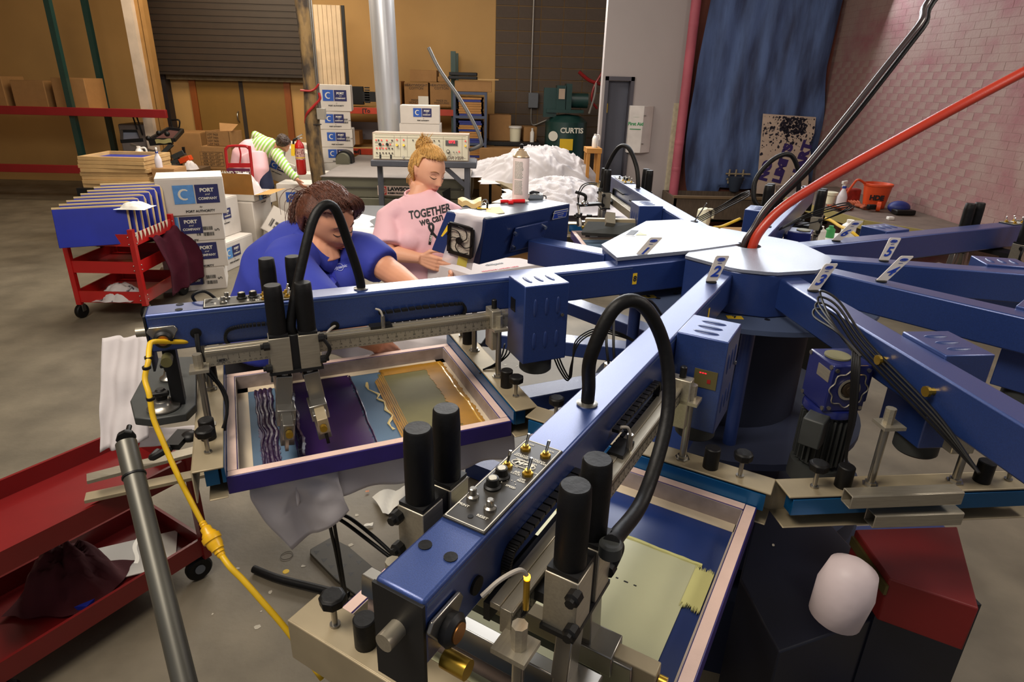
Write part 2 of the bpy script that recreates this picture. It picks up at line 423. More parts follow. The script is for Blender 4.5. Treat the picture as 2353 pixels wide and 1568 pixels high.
# roll-up door housing above and its dark side track
zb = at(500, 181, Y=YB-.2).z; xr = at(700, 180, Y=YB-.2).x; xl = at(352, 180, Y=YB-.2).x
t = MB(); t.bb((xl, YB-.3, zb+.05), (xr, YB-.02, 3.6)); t = t.build('trim_1', mat('roll_door_brown', (44, 34, 26), rough=.6)); struct(t)
for k in range(14):
    MB().bb((xl, YB-.312, zb+.1+k*.1), (xr, YB-.3, zb+.175+k*.1)).build('slat', mat('roll_door_slat', (52, 40, 30), rough=.5), t)
MB().bb((xl-.05, YB-.14, zb-.03), (xr+.05, YB-.01, zb+.05)).build('bottom_rail', mat('dusty_rail', (120, 104, 78), rough=.9, var=.25, vs=12), t)
a = at(362, 190, Y=YB-.15); b = at(383, 190, Y=YB-.15)
t = MB().bb((a.x, YB-.2, 0), (b.x, YB-.01, zb+.05)).build('trim_2', mat('dark_track', (40, 32, 34), rough=.6)); struct(t)
# white wooden post and studs at left
Yp = 8.4
a = at(314, 200, Y=Yp); b = at(335, 200, Y=Yp)
t = MB().bb((a.x, Yp, 0), (b.x, Yp+.12, 4.6)).build('trim_3', mat('white_post_paint', (186, 172, 158), rough=.6)); struct(t)
a = at(338, 200, Y=Yp+.1); b = at(350, 200, Y=Yp+.1)
t = MB().bb((a.x, Yp+.1, 0), (b.x-.0, Yp+.25, 4.6)).build('trim_4', mat('pine_stud', (150, 112, 62), rough=.7)); struct(t)
a = at(352, 200, Y=Yp+.1); b = at(361, 200, Y=Yp+.1)
t = MB().bb((a.x, Yp+.1, 0), (b.x, Yp+.25, 4.6)).build('trim_5', mat('pine_stud', (150, 112, 62))); struct(t)
# pink pipe and pale corner strip
p = at(1569, 260, Y=YR-.12); 
pp = MB().cyl((p.x, YR-.12, 0), (p.x, YR-.12, 4.5), .062, n=20); 
for z in (.9, 1.25, 2.7): pp.lathe([(.062, -.03), (.0635, -.025), (.0635, .025), (.062, .03)], (p.x, YR-.12, z), n=20)
tag(pp.build('drain_pipe', PINKP), 'pink painted vertical pipe in the corner beside the blue tarp', 'pipe')
t = MB().bb((XPINK-.17, YR-.012, 0), (XPINK-.07, YR, 1.75)).build('trim_6', mat('bare_plaster', (196, 188, 160), rough=.9, var=.15, vs=20)); struct(t)
# ---------------------------------------------------------------- tarp, sign, sink
Yt = YR+.0
ctl = [(1600, 150), (1592, 200), (1578, 280), (1571, 350), (1573, 420), (1580, 452)]
cbr = [(1898, 150), (1893, 200), (1890, 260), (1882, 320), (1872, 380), (1860, 432)]
Lp = spline([at(x, y, Y=Yt) for x, y in ctl], 8); Rp = spline([at(x, y, Y=Yt) for x, y in cbr], 8)
top = 3.4
Lp = [Vector((Lp[0].x+.1, Yt, top))]+Lp; Rp = [Vector((Rp[0].x+.05, Yt, top))]+Rp
def tarpf(u, v):
    k = v*(len(Lp)-1); i = min(int(k), len(Lp)-2); f = k-i
    a = Lp[i].lerp(Lp[i+1], f); b = Rp[i].lerp(Rp[i+1], f); q = a.lerp(b, u)
    q.z += (.05*math.sin(u*9) + (.14 if u > .24 else 0))*max(0, v-.85)*4
    q.y = Yt-.05-.012*math.sin(u*17+2*math.sin(v*2))-.008*math.sin(u*41+v*3)-.07*noise.noise(Vector((u*6, v*2, 1)))
    return q
t = MB().sheet(tarpf, 90, 40).build('tarp', TARP, smooth=9)
tag(t, 'stained blue tarp hanging in folds over the far right wall', 'tarp')
# paint-spattered sign board leaning on the tarp
b0 = at(1738, 445, Y=Yt-.2); b1 = at(1855, 452, Y=Yt-.2); b2 = at(1877, 270, Y=Yt-.1); b3 = at(1754, 262, Y=Yt-.1)
xa = (b1-b0).normalized(); wS = (b1-b0).length; up = (b3-b0); hS = up.length
SM = fm(b0, xa, up)
sg = thing('sign_board', 'tall white board with purple hand-painted capitals leaning on the blue tarp', 'sign', b0); 
Mi = W[sg].inverted() @ SM
sk = (up.dot(xa))
def S(x, y, z=0): return Vector((x*wS+sk*y, y*hS, z))
poly = [S(0, 0), S(1, 0), S(.985, .25), S(.93, .4), S(.985, .52), S(.93, .66), S(1, .8), S(1, 1), S(0, 1)]
MB().prism([(p.x, p.y) for p in poly], -.012, 0, M=Mi).build('board', mat('cream_board', (198, 178, 160), rough=.7), sg)
PLET = mat('purple_paint_letters', (52, 34, 100), rough=.6, var=0)
def sgt(s, u, v, size, sx=1): text(s, size, PLET, sg, Mi @ Matrix.Translation(S(u, v, .003)) @ Matrix.Rotation(rad(80), 4, 'Z'), bold=.012, sx=sx)
sgt('NO', .14, .30, .17); sgt('LIMITS', .46, .40, .16, 1.15); sgt('SHART', .80, .40, .17, 1.2)
rs = random.Random(5); spm = MB()
for i in range(330):
    u = min(.97, max(.03, rs.gauss(.5, .27))); v = min(.97, max(.5, rs.gauss(.80, .12))); r = rs.uniform(.003, .012) if rs.random() < .8 else .02
    c = S(u, v); spm.prism([(c.x+r*rs.uniform(.5, 1.3)*math.cos(a), c.y+r*rs.uniform(.5, 1.6)*math.sin(a)) for a in (0, 1, 2, 3, 4, 5)], .001, .002, M=Mi)
for i in range(140):
    a = rs.uniform(0, 6.3); q = rs.random()**.5; c = S(.58+.24*q*math.cos(a), .87+.10*q*math.sin(a)); r = .016
    spm.prism([(c.x+r*rs.uniform(.5, 1.5)*math.cos(a), c.y+r*rs.uniform(.5, 1.5)*math.sin(a)) for a in (0, 1, 2, 3, 4, 5)], .002, .004, M=Mi)
spm.build('paint_spatter', mat('dark_spatter', (30, 28, 44), rough=.7, var=0), sg, kind='stuff')
# washout sink below
SINK = mat('brown_stained_steel', (88, 74, 60), rough=.65, var=.3, vs=14, stretch=(6, 6, .6))
sx0, sx1 = at(1640, 455, Y=6.0).x, at(1850, 462, Y=6.0).x+.3
zk = at(1700, 458, Y=5.9).z
sk_ = thing('washout_sink', 'brown stained sheet metal sink standing below the blue tarp', 'sink', (sx0, 5.9, 0))
s_ = MB(); s_.bb((-.55, 0, .3), (sx1-sx0, .025, zk)); s_.bb((-.55, .0, .3), (-.52, .62, zk)); s_.bb((-.55, .6, .3), (sx1-sx0, .62, zk)); s_.bb((-.55, 0, .3), (sx1-sx0, .6, .33)); s_.build('basin', SINK, sk_)
MB().bb((-.57, -.03, zk), (sx1-sx0, .03, zk+.03)).build('rim', mat('worn_rim', (112, 92, 66), rough=.6), sk_)
for x in (-.5, .6): MB().bb((x, .02, 0), (x+.05, .07, .3)).build('leg', SINK, sk_)
# plumbing on the tarp above the sink
pl = thing('pipe_rack', 'small cluster of pipes and a dark funnel on the wall over the brown sink', 'pipes', at(1690, 405, Y=6.45))
m_ = MB()
for x in (-.09, .0, .10): m_.cyl((x, 0, -.1), (x, 0, .09), .012)
m_.cyl((-.14, 0, .03), (.2, 0, .03), .012); m_.cyl((-.12, -.01, -.04), (.12, -.01, -.04), .014); m_.build('pipework', ALUD, pl)
MB().lathe([(.02, -.22), (.06, -.2), (.10, -.05), (.11, .0), (.09, .0)], (0, -.03, 0)).build('funnel', mat('dark_blue_funnel', (40, 50, 66), rough=.7), pl)

def jug(name, label, loc, h, rz=0, text_=None, m=JUG):
    t = thing(name, label, 'jug', loc, rz)
    w_ = h*.32
    MB().rings([((0, 0, 0), (w_, w_*.6)), ((0, 0, h*.05), (w_*1.05, w_*.65)), ((0, 0, h*.62), (w_*1.05, w_*.65)), ((0, 0, h*.8), (w_*.7, w_*.5)), ((0, 0, h*.9), (w_*.3, w_*.3))], 16).build('body', m, t, smooth=.8)
    MB().tube([(w_*.2, 0, h*.9), (w_*.9, 0, h*.92), (w_*1.1, 0, h*.75), (w_*1.0, 0, h*.55)], w_*.14).build('handle', m, t)
    MB().cyl((0, 0, h*.9), (0, 0, h), w_*.3).build('cap', WHITE, t)
    return t
def spray_bottle(label, loc, h, rz=0, collar=INKBLUE):
    t = thing('spray_bottle', label, 'bottle', loc, rz)
    MB().lathe([(.16*h, 0), (.165*h, .03*h), (.165*h, .38*h), (.13*h, .5*h), (.06*h, .66*h), (.055*h, .70*h)], n=20).build('bottle_body', BOTL, t)
    MB().lathe([(.065*h, .69*h), (.07*h, .70*h), (.07*h, .76*h), (.05*h, .77*h)], n=16).build('collar', collar, t)
    q = MB(); q.box((0, 0, .82*h), (.07*h, .1*h, .12*h)); q.box((0, -.06*h, .9*h), (.08*h, .34*h, .1*h)); q.box((0, -.16*h, .82*h), (.03*h, .03*h, .16*h), R=Matrix.Rotation(-.5, 3, 'X')); q.build('trigger_head', WHITE, t, bevel=.006)
    return t
# ---------------------------------------------------------------- right-hand work table
tz = .80
c = [at(1805, 455, Z=tz), at(1985, 508, Z=tz), at(2300, 560, Z=tz)]
TT = thing('side_table', 'grubby wooden table against the pink brick wall at right', 'table', (c[0].x, c[0].y, 0))
o = Vector((c[0].x, c[0].y, 0))
poly = [(c[0].x-o.x, c[0].y-o.y), (c[1].x-o.x, c[1].y-o.y), (c[2].x-o.x, c[2].y-o.y), (XCOR-.03-o.x, c[2].y-o.y), (XCOR-.03-o.x, 5.85-o.y), (c[0].x+.3-o.x, 5.85-o.y)]
MB().prism(poly, tz-.05, tz).build('table_top', mat('dusty_table_top', (104, 88, 76), rough=.7, var=.2, vs=8), TT)
tb = MB()
for a, b in ((0, 1), (1, 2)): tb.bar((poly[a][0], poly[a][1]-.01, tz-.035), (poly[b][0], poly[b][1]-.01, tz-.035), .02, .09)
tb.build('edge_strip', mat('yellowed_edge', (142, 128, 74), rough=.7), TT)
for p_ in (poly[0], poly[1], (poly[3][0]-.1, poly[3][1]), (poly[5][0], poly[5][1]-.1)): MB().bb((p_[0], p_[1], 0), (p_[0]+.07, p_[1]+.07, tz-.05)).build('leg', BLACKM, TT)
def T(x, y): return at(x, y, Z=tz)
q = T(2006, 477)
bk = thing('bucket', 'orange plastic bucket on the side table by the brick wall', 'bucket', q)
MB().lathe([(.10, 0), (.105, .005), (.135, .23), (.145, .235), (.145, .255), (.138, .258), (.13, .24), (.10, .02), (.0, .015)], n=28).build('bucket_body', ORNG, bk)
MB().tube([(-.14, 0, .25), (-.23, 0, .29), (-.26, .02, .24), (-.3, .05, .12)], .012).build('handle', ORNG, bk)
text('HDE', .07, INKBLK, bk, fm((-.06, -.121, .12), (1, -.25, 0), (0, -.1, 1)), bold=.004)
spray_bottle('white spray bottle with blue collar beside the orange bucket', T(1930, 478), .30, rz=-.9)
q = T(1906, 468); cu_ = thing('tub', 'small cream plastic tub at the corner of the side table', 'tub', q)
MB().lathe([(.04, 0), (.05, .09), (.065, .095), (.065, .12), (.0, .12)]).build('tub_body', JUG, cu_); MB().lathe([(.066, .10), (.068, .125), (.05, .13)]).build('lid', JUG, cu_)
def glove(label, q, rz):
    t = thing('work_glove', label, 'glove', q, rz)
    b = MB(); b.ball((0, 0, .025), .05, (1.0, 1.3, .42))
    for k in range(4): b.rings([((-.035+k*.023, .05, .025), (.013, .012)), ((-.045+k*.032, .10, .045), (.012, .011)), ((-.05+k*.036, .15-.01*abs(k-1.5), .05), (.009, .009))], 8)
    b.rings([((.04, -.01, .02), .013), ((.085, .03, .035), .012), ((.10, .06, .03), .009)], 8); b.rings([((0, -.05, .02), (.04, .018)), ((0, -.11, .02), (.048, .02))], 12)
    o_ = b.build('glove_body', mat('orange_suede', (170, 84, 50), rough=.85, var=.15), t, smooth=9)
    MB().rings([((0, -.10, .02), (.05, .022)), ((0, -.12, .02), (.051, .023))], 12).build('cuff', mat('glove_cuff', (120, 60, 40), rough=.9), t)
glove('orange suede work glove lying in front of the bucket', T(1975, 478), .1)
glove('orange glove draped over the front edge of the side table', T(1932, 484), 1.9)
q = T(2016, 486); t = thing('tape_reel', 'orange and black hand tool in front of the bucket on the side table', 'tool', q)
MB().lathe([(.035, -.02), (.05, -.018), (.05, .018), (.035, .02)], (0, 0, .05), (1, -.6, 0)).build('reel', ORNG, t); MB().box((-.07, -.0, .045), (.09, .05, .05)).build('tool_body', BLACK, t, bevel=.008)
q = T(2062, 490); t = thing('blue_cap', 'blue and black round tool at the right end of the side table', 'tool', q)
MB().ball((0, 0, .06), .11, (1, .8, .6)).build('shell', mat('dull_blue', (24, 40, 110), rough=.5), t); MB().box((0, -.09, .03), (.2, .1, .05)).build('brim', BLACK, t, bevel=.01)
q = T(2045, 505); tag(MB().box(q+Vector((0, 0, .015)), (.06, .045, .03)).build('eraser', WHITE, bevel=.006), 'small white block near the front edge of the side table', 'block')
# tray and red bags behind bottle
q = T(1960, 470); tag(MB().box(q+Vector((0, .1, .08)), (.2, .1, .16)).build('red_bag', mat('red_package', (150, 44, 34), rough=.5, var=.3, vs=20), bevel=.02), 'crumpled red package between spray bottle and orange bucket', 'package')
# big jug on the floor stand behind arm eight
st = at(1665, 520, Y=4.3)
tag(MB().bb((st.x-.3, 4.1, 0), (st.x+.35, 4.55, st.z-.06)).build('crate', mat('tan_crate', (150, 112, 66), rough=.7), bevel=.01), 'tan crate carrying the cream jug behind the hub', 'crate')
j = thing('chemical_jug', 'cream square jug with oval label on the tan crate', 'jug', (at(1618, 490, Y=4.3).x, 4.3, st.z-.06)); jw = 21/FPX*6.6
jh = .24
b = MB(); b.rings([((0, 0, 0), (jw, jw*.7)), ((0, 0, jh*.7), (jw, jw*.7)), ((-.02, 0, jh), (jw*.6, jw*.5))], 4+12); b.build('body', JUG, j, smooth=.5)
MB().tube([(jw*.1, -jw*.1, jh*.98), (jw*.9, -jw*.1, jh*.95), (jw*.95, -jw*.1, jh*.6)], .014).build('handle', JUG, j)
MB().lathe([(.035, 0), (.035, .002)], (.02, -jw*.72, jh*.35), (0, -1, 0), 20).build('label', INKBLK, j)

# ---------------------------------------------------------------- first-aid cabinet
a = at(1450, 243, Y=YR-.12); b = at(1507, 243, Y=YR-.12); zb_ = at(1475, 352, Y=YR-.12).z
fa = thing('first_aid_cabinet', 'white wall cabinet with green first aid lettering right of the slate door', 'cabinet', (a.x, YR, zb_))
wF = b.x-a.x; hF = a.z-zb_
MB().prism([(0, 0), (wF, 0), (wF, -.02), (wF*.54, -.13), (0, -.10)], 0, hF).build('cabinet_body', mat('cabinet_white', (212, 206, 200), rough=.5), fa, bevel=.004)
GRN = mat('green_print', (40, 140, 80), rough=.6, var=0)
Mf = fm((wF*.26, -.117, hF*.62), (wF*.54, -.03, 0), (0, 0, 1))
text('First Aid', .058, GRN, fa, Mf, bold=.002); text('_____', .055, GRN, fa, Mf @ Matrix.Translation((0, -.045, 0)), bold=.004); text('- - - -', .035, GRN, fa, Mf @ Matrix.Translation((0, .09, 0)))
for k in (.2, .8): MB().box((wF*.6, -.125, hF*k), (.03, .012, .012)).build('catch', STEEL, fa)

# ---------------------------------------------------------------- compressor corner (far, by the block wall)
Yc = 8.9
def X(x, y, Y): return at(x, y, Y=Y)
q = X(1300, 300, Yc); wq = 44/FPX*(Yc+2.6)
ct = thing('air_compressor', 'dark green upright air compressor in front of the block wall', 'compressor', (q.x, Yc, 0))
zt_ = X(1300, 262, Yc).z; zbb = X(1300, 352, Yc).z-.35
MB().lathe([(wq*.55, zbb), (wq, zbb+.12), (wq, zt_-.12), (wq*.7, zt_-.03), (.02, zt_)], n=28).build('tank', DGREEN, ct)
text('CURTIS', .115, INKWHT, ct, fm((.06, -wq-.003, X(1300, 297, Yc).z), (1, 0, 0), (0, 0, 1)), bold=.004)
MB().box((-.02, -wq, X(1300, 328, Yc).z), (.22, .02, .18)).build('warning_label', YEL, ct)
MB().lathe([(.07, 0), (.08, .004)], (-.24, -wq+.05, X(1290, 310, Yc).z), (-.3, -1, 0), 20).build('dial', INKWHT, ct)
z0 = zt_
m_ = MB(); m_.box((-.05, 0, z0+.05), (.62, .4, .05)); m_.box((-.12, -.05, z0+.25), (.16, .26, .40)); m_.box((-.0, -.05, z0+.25), (.10, .26, .46)); m_.lathe([(.12, -.14), (.12, .14)], (.2, 0, z0+.22), (1, 0, 0)); m_.box((-.30, -.1, z0+.18), (.22, .08, .46)); m_.build('pump', DGREEN, ct)
MB().box((-.12, -.20, z0+.32), (.1, .02, .16)).build('tag', mat('tan_tag', (170, 150, 130)), ct)
for k in range(3): a_ = k*2.1; MB().bb((wq*.7*math.cos(a_)-.03, wq*.7*math.sin(a_)-.03, 0), (wq*.7*math.cos(a_)+.03, wq*.7*math.sin(a_)+.03, zbb+.06)).build('leg', DGREEN, ct)
MB().tube([(.45, -.1, z0+.5), (.43, -.15, z0+.3), (.36, -.15, z0+.02)], .018).build('hose', mat('grey_hose', (120, 116, 110)), ct)
# junction box + conduit
q = X(1225, 232, YB-.05)
e = thing('junction_box', 'grey electrical box with conduit on the block wall', 'electrical box', (q.x, YB-.02, q.z-.12))
MB().bb((-.09, -.1, 0), (.09, .0, .26)).build('box_body', GREY, e, bevel=.006)
MB().cyl((-.05, -.04, .26), (-.05, -.04, 2.2), .014).build('conduit', mat('conduit_grey', (150, 146, 140), rough=.4, metal=.5), e)
MB().tube([(-.03, -.04, 0), (-.02, -.04, -.25), (.05, -.04, -.30), (.3, -.04, -.2), (.7, -.1, -.12)], .013).build('flex_conduit', mat('conduit_grey', (150, 146, 140)), e)
tag(MB().tube([(X(1330, 165, 9.3)), X(1355, 185, 9.3), X(1385, 195, 9.3)], .03).build('air_line', RED), 'red air pipe sloping above the green compressor', 'pipe')
tag(MB().tube([(X(1385, 165, 9.2)), X(1365, 200, 9.2), X(1360, 230, 9.2), X(1372, 250, 9.2)], .02).build('air_hose', RED), 'red hose looping down beside the green compressor', 'hose')
# low bench in front of the block wall
q0 = X(1108, 322, 9.1); q1 = X(1238, 325, 9.1)
bn = thing('low_bench', 'black steel bench below the block wall', 'bench', (q0.x, 9.1, 0))
MB().bb((0, -.25, q0.z-.06), (q1.x-q0.x, .4, q0.z)).build('bench_top', BLACKM, bn)
for x in (0, q1.x-q0.x-.06):
    for y in (-.25, .34): MB().bb((x, y, 0), (x+.06, y+.06, q0.z-.06)).build('leg', BLACKM, bn)
BZ = q0.z

# ---------------------------------------------------------------- cartons
def logo(par, M, s=1.0, full=True, part=False):
    """port and company print: two squares and lettering; s = height of a square"""
    MB().bb((-1.03*s, -.5*s, 0), (-.03*s, .5*s, .0012), M=M).build('logo_square', LOGOL if full else LOGOB, par)
    MB().bb((.03*s, -.5*s, 0), (1.18*s, .5*s, .0012), M=M).build('logo_square', LOGOD, par)
    T_ = Matrix.Translation
    text('PORT', .27*s, INKWHT, par, M @ T_((.6*s, .2*s, .002)), bold=.002)
    text('and', .16*s, INKWHT, par, M @ T_((.6*s, -.02*s, .002)), shear=.3)
    text('COMPANY', .19*s, INKWHT, par, M @ T_((.6*s, -.25*s, .002)), bold=.001)
    rr = MB(); pts = [(.26*s*math.cos(a)-.5*s, .26*s*math.sin(a), .002) for a in [rad(50+k*25) for k in range(11)]]
    rr.rings([(p, (.03*s+.03*s*math.sin(i*.3), .0015)) for i, p in enumerate(pts)], 4, M=M); rr.build('logo_ring', INKWHT, par)
    if full or part:
        text('by', .14*s, INKBLK, par, M @ T_((.2*s, -.68*s, .001)), shear=.3); text('PORT AUTHORITY', .17*s, INKBLK, par, M @ T_((.15*s, -.92*s, .001)), bold=.001)
def barcode(par, M, s):
    b = MB(); rs = random.Random(9)
    for (x0, y0, w_, h_) in ((-.5, -.3, .2, .6), (-.15, .0, .55, .22), (-.15, -.34, .55, .22)):
        x = x0
        while x < x0+w_:
            k = rs.uniform(.012, .04); b.bb((x*s, y0*s, 0), ((x+k)*s, (y0+h_)*s, .001), M=M); x += k+rs.uniform(.012, .035)
    b.build('barcode', INKBLK, par)
    text('5', .35*s, INKBLK, par, M @ Matrix.Translation((.62*s, 0, .001)) @ Matrix.Rotation(1.57, 4, 'Z'))
def carton(label, base, dx, dy, dz, rz=0, m=CARDW, R=None, group=None, name='carton', open_=False, flaps=True):
    """base = centre of the bottom"""
    t = thing(name, label, 'box', base, rz, group, R)
    g = .006
    if not open_:
        MB().bb((-dx/2, -dy/2, 0), (dx/2, dy/2, dz-g)).build('box_body', m, t, bevel=.006)
        MB().bb((-dx/2+.002, -dy/2+.002, dz-g), (dx/2-.002, -.002, dz)).build('flap', m, t)
        MB().bb((-dx/2+.002, .002, dz-g), (dx/2-.002, dy/2-.002, dz)).build('flap', m, t)
    else:
        b = MB(); k = .008
        b.bb((-dx/2, -dy/2, 0), (dx/2, dy/2, k)); b.bb((-dx/2, -dy/2, 0), (dx/2, -dy/2+k, dz)); b.bb((-dx/2, dy/2-k, 0), (dx/2, dy/2, dz)); b.bb((-dx/2, -dy/2, 0), (-dx/2+k, dy/2, dz)); b.bb((dx/2-k, -dy/2, 0), (dx/2, dy/2, dz))
        b.build('box_body', m, t)
    t['dims'] = (dx, dy, dz); del t['dims']
    return t
def front(dx, dy, dz, u=.5, v=.5, e=.004): return fm(((u-.5)*dx, -dy/2-e, v*dz), (1, 0, 0), (0, 0, 1))
def right(dx, dy, dz, u=.5, v=.5, e=.004): return fm((dx/2+e, (u-.5)*dy, v*dz), (0, 1, 0), (0, 0, 1))
# front-left stack of four white cartons
zz = 0
Yf = at(480, 670, Z=0).y
specs = [(420, 497, 668, .0), (395, 486, 565, 0), (380, 486, 497, 0), (352, 483, 392, 0)]
hs = []
xr = [at(497, 660, Y=Yf).x, at(493, 580, Y=Yf).x, at(486, 520, Y=Yf).x, at(486, 440, Y=Yf).x]
zs = [0]+[at(x, y, Y=Yf).z for x, y in ((470, 618), (470, 556), (478, 496))]+[at(400, 408, Y=Yf).z]
wdt = [at(486, 440, Y=Yf).x-at(343, 440, Y=Yf).x]*4
labs = ['bottom white carton of the left stack, standing on the floor', 'second white carton from the floor in the left stack',
        'third white carton from the floor in the left stack with barcode', 'large top white carton of the left stack with blue logo']
for i in range(4):
    h = zs[i+1]-zs[i]-.002; dx = wdt[i]; dy = .42
    t = carton(labs[i], (xr[i]-dx/2, Yf+dy/2, zs[i]), dx, dy, h, rz=rad((20, 23, 22, 24)[i]))
    s = .135
    if i == 3: logo(t, front(dx, dy, h, .55, .56), .17)
    elif i == 2: logo(t, front(dx, dy, h, .34, .62), .16); barcode(t, front(dx, dy, h, .72, .4), .16)
    elif i == 1: logo(t, front(dx, dy, h, .52, .62), .16)
    else: logo(t, front(dx, dy, h, .3, .62), .16); barcode(t, front(dx, dy, h, .74, .5), .16)
# second column
def wbox(label, xc, yc, z0, z1, Y, dx, dy, rz, **k):
    q = at(xc, yc, Y=Y); t = carton(label, (q.x, Y+dy/2, z0), dx, dy, z1-z0, rz=rad(rz), **k); return t, (dx, dy, z1-z0)
Y2 = 4.45
q = at(527, 628, Z=0)
z1 = at(520, 552, Y=Y2).z; z2 = at(505, 460, Y=Y2+.1).z
t = carton('lower white carton standing right behind the left stack', (q.x-.22, q.y+.32, 0), .46, .62, z1, rz=rad(-12)); logo(t, right(.46, .62, z1, .35, .62), .12)
t = carton('upper white carton behind the left stack with logo on its side', (q.x-.34, q.y+.42, z1+.002), .42, .56, z2-z1, rz=rad(-14)); logo(t, right(.42, .56, z2-z1, .5, .6), .11)
# brown lined open carton with shirts
q = at(530, 545, Y=4.9); zt3 = at(530, 450, Y=4.9).z; z3 = .62
q2 = at(560, 560, Z=0)
t = carton('white sock carton with blue lettering at the foot of the carton heap', (at(558, 560, Y=5.4).x-.12, 5.68, 0), .5, .6, .46, rz=rad(-18))
MG = right(.5, .6, .46, .45, .72)
text('GILDAN', .13, INKBLUE, t, MG, bold=.006); text('GETTING YOU DRESSED', .028, INKBLUE, t, MG @ Matrix.Translation((0, -.13, 0))); text('www.gildan.com', .03, INKBLUE, t, MG @ Matrix.Translation((0, -.18, 0)))
hun = max(.12, at(570, 450, Y=5.6).z-.464)
t = carton('small white carton behind the open brown carton', (at(566, 480, Y=5.5).x, 5.75, .462), .4, .4, hun, rz=rad(-18))
MG = right(.4, .4, hun, .4, .55); text('UN', .10, INKBLUE, t, MG, bold=.006)
ob = carton('open brown carton overflowing with white shirts, its flaps folded out', (at(530, 480, Y=4.9).x+.06, 5.2, .62), .44, .42, zt3-.62, rz=rad(-6), m=CARDW, open_=True)
hh = zt3-.62
MB().add([(-.22, -.21, hh), (.22, -.21, hh), (.24, -.26, hh+.24), (-.24, -.26, hh+.24)], [(0, 1, 2, 3), (3, 2, 1, 0)]).build('flap', CARDT, ob, smooth=None)
MB().add([(.22, -.21, hh), (.22, .21, hh), (.42, .2, hh+.02), (.42, -.24, hh+.02)], [(0, 1, 2, 3)]).build('flap', CARDT, ob, smooth=None)
logo(ob, right(.44, .42, hh, .45, .5), .08)
base = carton('plain white carton carrying the open brown carton', (at(530, 480, Y=4.9).x+.05, 5.2, 0), .42, .44, .615, rz=rad(-8))
def cloth_heap(name, label, c, rx, ry, h, m, seed=0, group=None, nz=.35, n=34, kind=None, yaw=0):
    b = MB()
    def f(u, v):
        x = (u*2-1); y = (v*2-1); r = min(1, math.hypot(x, y)**1.0)
        q = Vector((x*1.5*max(1, rx/.4)+seed*3.1, y*1.5*max(1, ry/.4), seed)); w1 = noise.noise(q*1.1)*.9; q2 = q+Vector((w1, -w1*.7, 0))
        k = 1-abs(noise.noise(q2*1.7)); k2 = 1-abs(noise.noise(q2*3.9)); k3 = 1-abs(noise.noise(q2*8.5))
        z = h*max(0, (1-r**2.4))*(.62+.38*k)+min(h*.22, .05)*(k2-.6)*min(1, (1-r)*4+.15)+.005*(k3-.5)
        s_ = 1+.12*noise.noise(q*1.3)
        X_ = x*rx*s_; Y_ = y*ry*s_
        return (c[0]+X_*math.cos(yaw)-Y_*math.sin(yaw), c[1]+X_*math.sin(yaw)+Y_*math.cos(yaw), c[2]+max(z, .004))
    b.sheet(f, n, n)
    o = b.build(name, m, smooth=9); tag(o, label, 'clothes', group, kind); return o
cq = W[ob].translation
cloth_heap('shirt_bundle', 'white shirts bulging out of the open brown carton', (cq.x+.0, cq.y+.03, cq.z+hh-.04), .20, .19, .24, SHIRT, 2)
# stack by the timber post
Y5 = 7.3
w5 = at(788, 300, Y=Y5).x-at(722, 300, Y=Y5).x
zlv = [at(760, y, Y=Y5).z for y in (358, 346+-0, 303, 260, 198)]
ys = [at(790, y, Y=Y5).z for y in (196, 257, 299, 340, 376)]
zc = ys[4]-.27; low = 0
nm = ['top white carton of the tall stack behind the timber post', 'second white carton from the top of the post stack', 'third white carton from the top of the post stack', 'fourth white carton from the top, low in the post stack', 'fifth white carton, partly behind the dryer in the post stack', 'sixth carton of the post stack, hidden low behind the dryer']
tops = ys+[ys[4]-.30]; xs = at(760, 300, Y=Y5).x
for i in range(5):
    z0 = ys[i+1]+.002 if i < 4 else ys[4]-.42
    h = ys[i]-z0
    t = carton(nm[i], (xs+(.03, -.01, .02, .0, .01)[i], Y5+.3, z0), w5+.06, .5, h, rz=rad((9, 12, 8, 12, 10)[i]))
    logo(t, front(w5+.06, .5, h, .5, .6), .15 if i == 0 else .12, full=False, part=True)
    if 0 < i < 4: barcode(t, front(w5, .5, h, .86, .5), .12)
t = carton(nm[5], (xs, Y5+.3, 0), w5+.06, .5, ys[4]-.422)
# cartons round the bending woman
def rbox(label, x, y, D, dx, dy, dz, e, **k):
    R = Euler([rad(a) for a in e]).to_matrix(); q = at(x, y, D=D)
    return carton(label, q, dx, dy, dz, R=R, **k)
t = rbox('white carton with logo slanting behind the extinguisher', 690, 400, 9.0, .44, .36, .34, (0, 16, 6)); 
t = rbox('tilted white carton with blue logo beneath the bending woman', 636, 412, 8.85, .36, .3, .30, (0, 24, 10)); logo(t, front(.36, .3, .30, .42, .68), .1, full=False, part=True)
t = rbox('white carton leaning up behind the woman in stripes', 680, 372, 9.3, .36, .3, .28, (0, 6, 4)); barcode(t, front(.36, .3, .28, .3, .4), .13)
q = at(680, 372, D=9.3); carton('plain tall carton holding up the leaning white carton', (q.x, q.y+.05, 0), .4, .3, q.z-.03)
q = at(684, 480, Y=6.1)
t = carton('white carton with logo under the reaching hand', (q.x, 6.3, 0), .50, .4, at(684, 424, Y=6.1).z); logo(t, front(.50, .4, at(684, 424, Y=6.1).z, .5, .74), .13, full=False)
t = carton('second white carton behind the reaching hand', (q.x+.1, 6.8, 0), .6, .4, at(684, 400, Y=6.6).z)
q = at(640, 500, Y=5.0); zo = .30
t = carton('open empty white carton tipped over on the floor', (q.x-.02, q.y, .19), .44, .34, .30, R=Euler((rad(-18), rad(32), rad(8))).to_matrix(), open_=True); barcode(t, front(.44, .34, .30, .3, .4), .15)
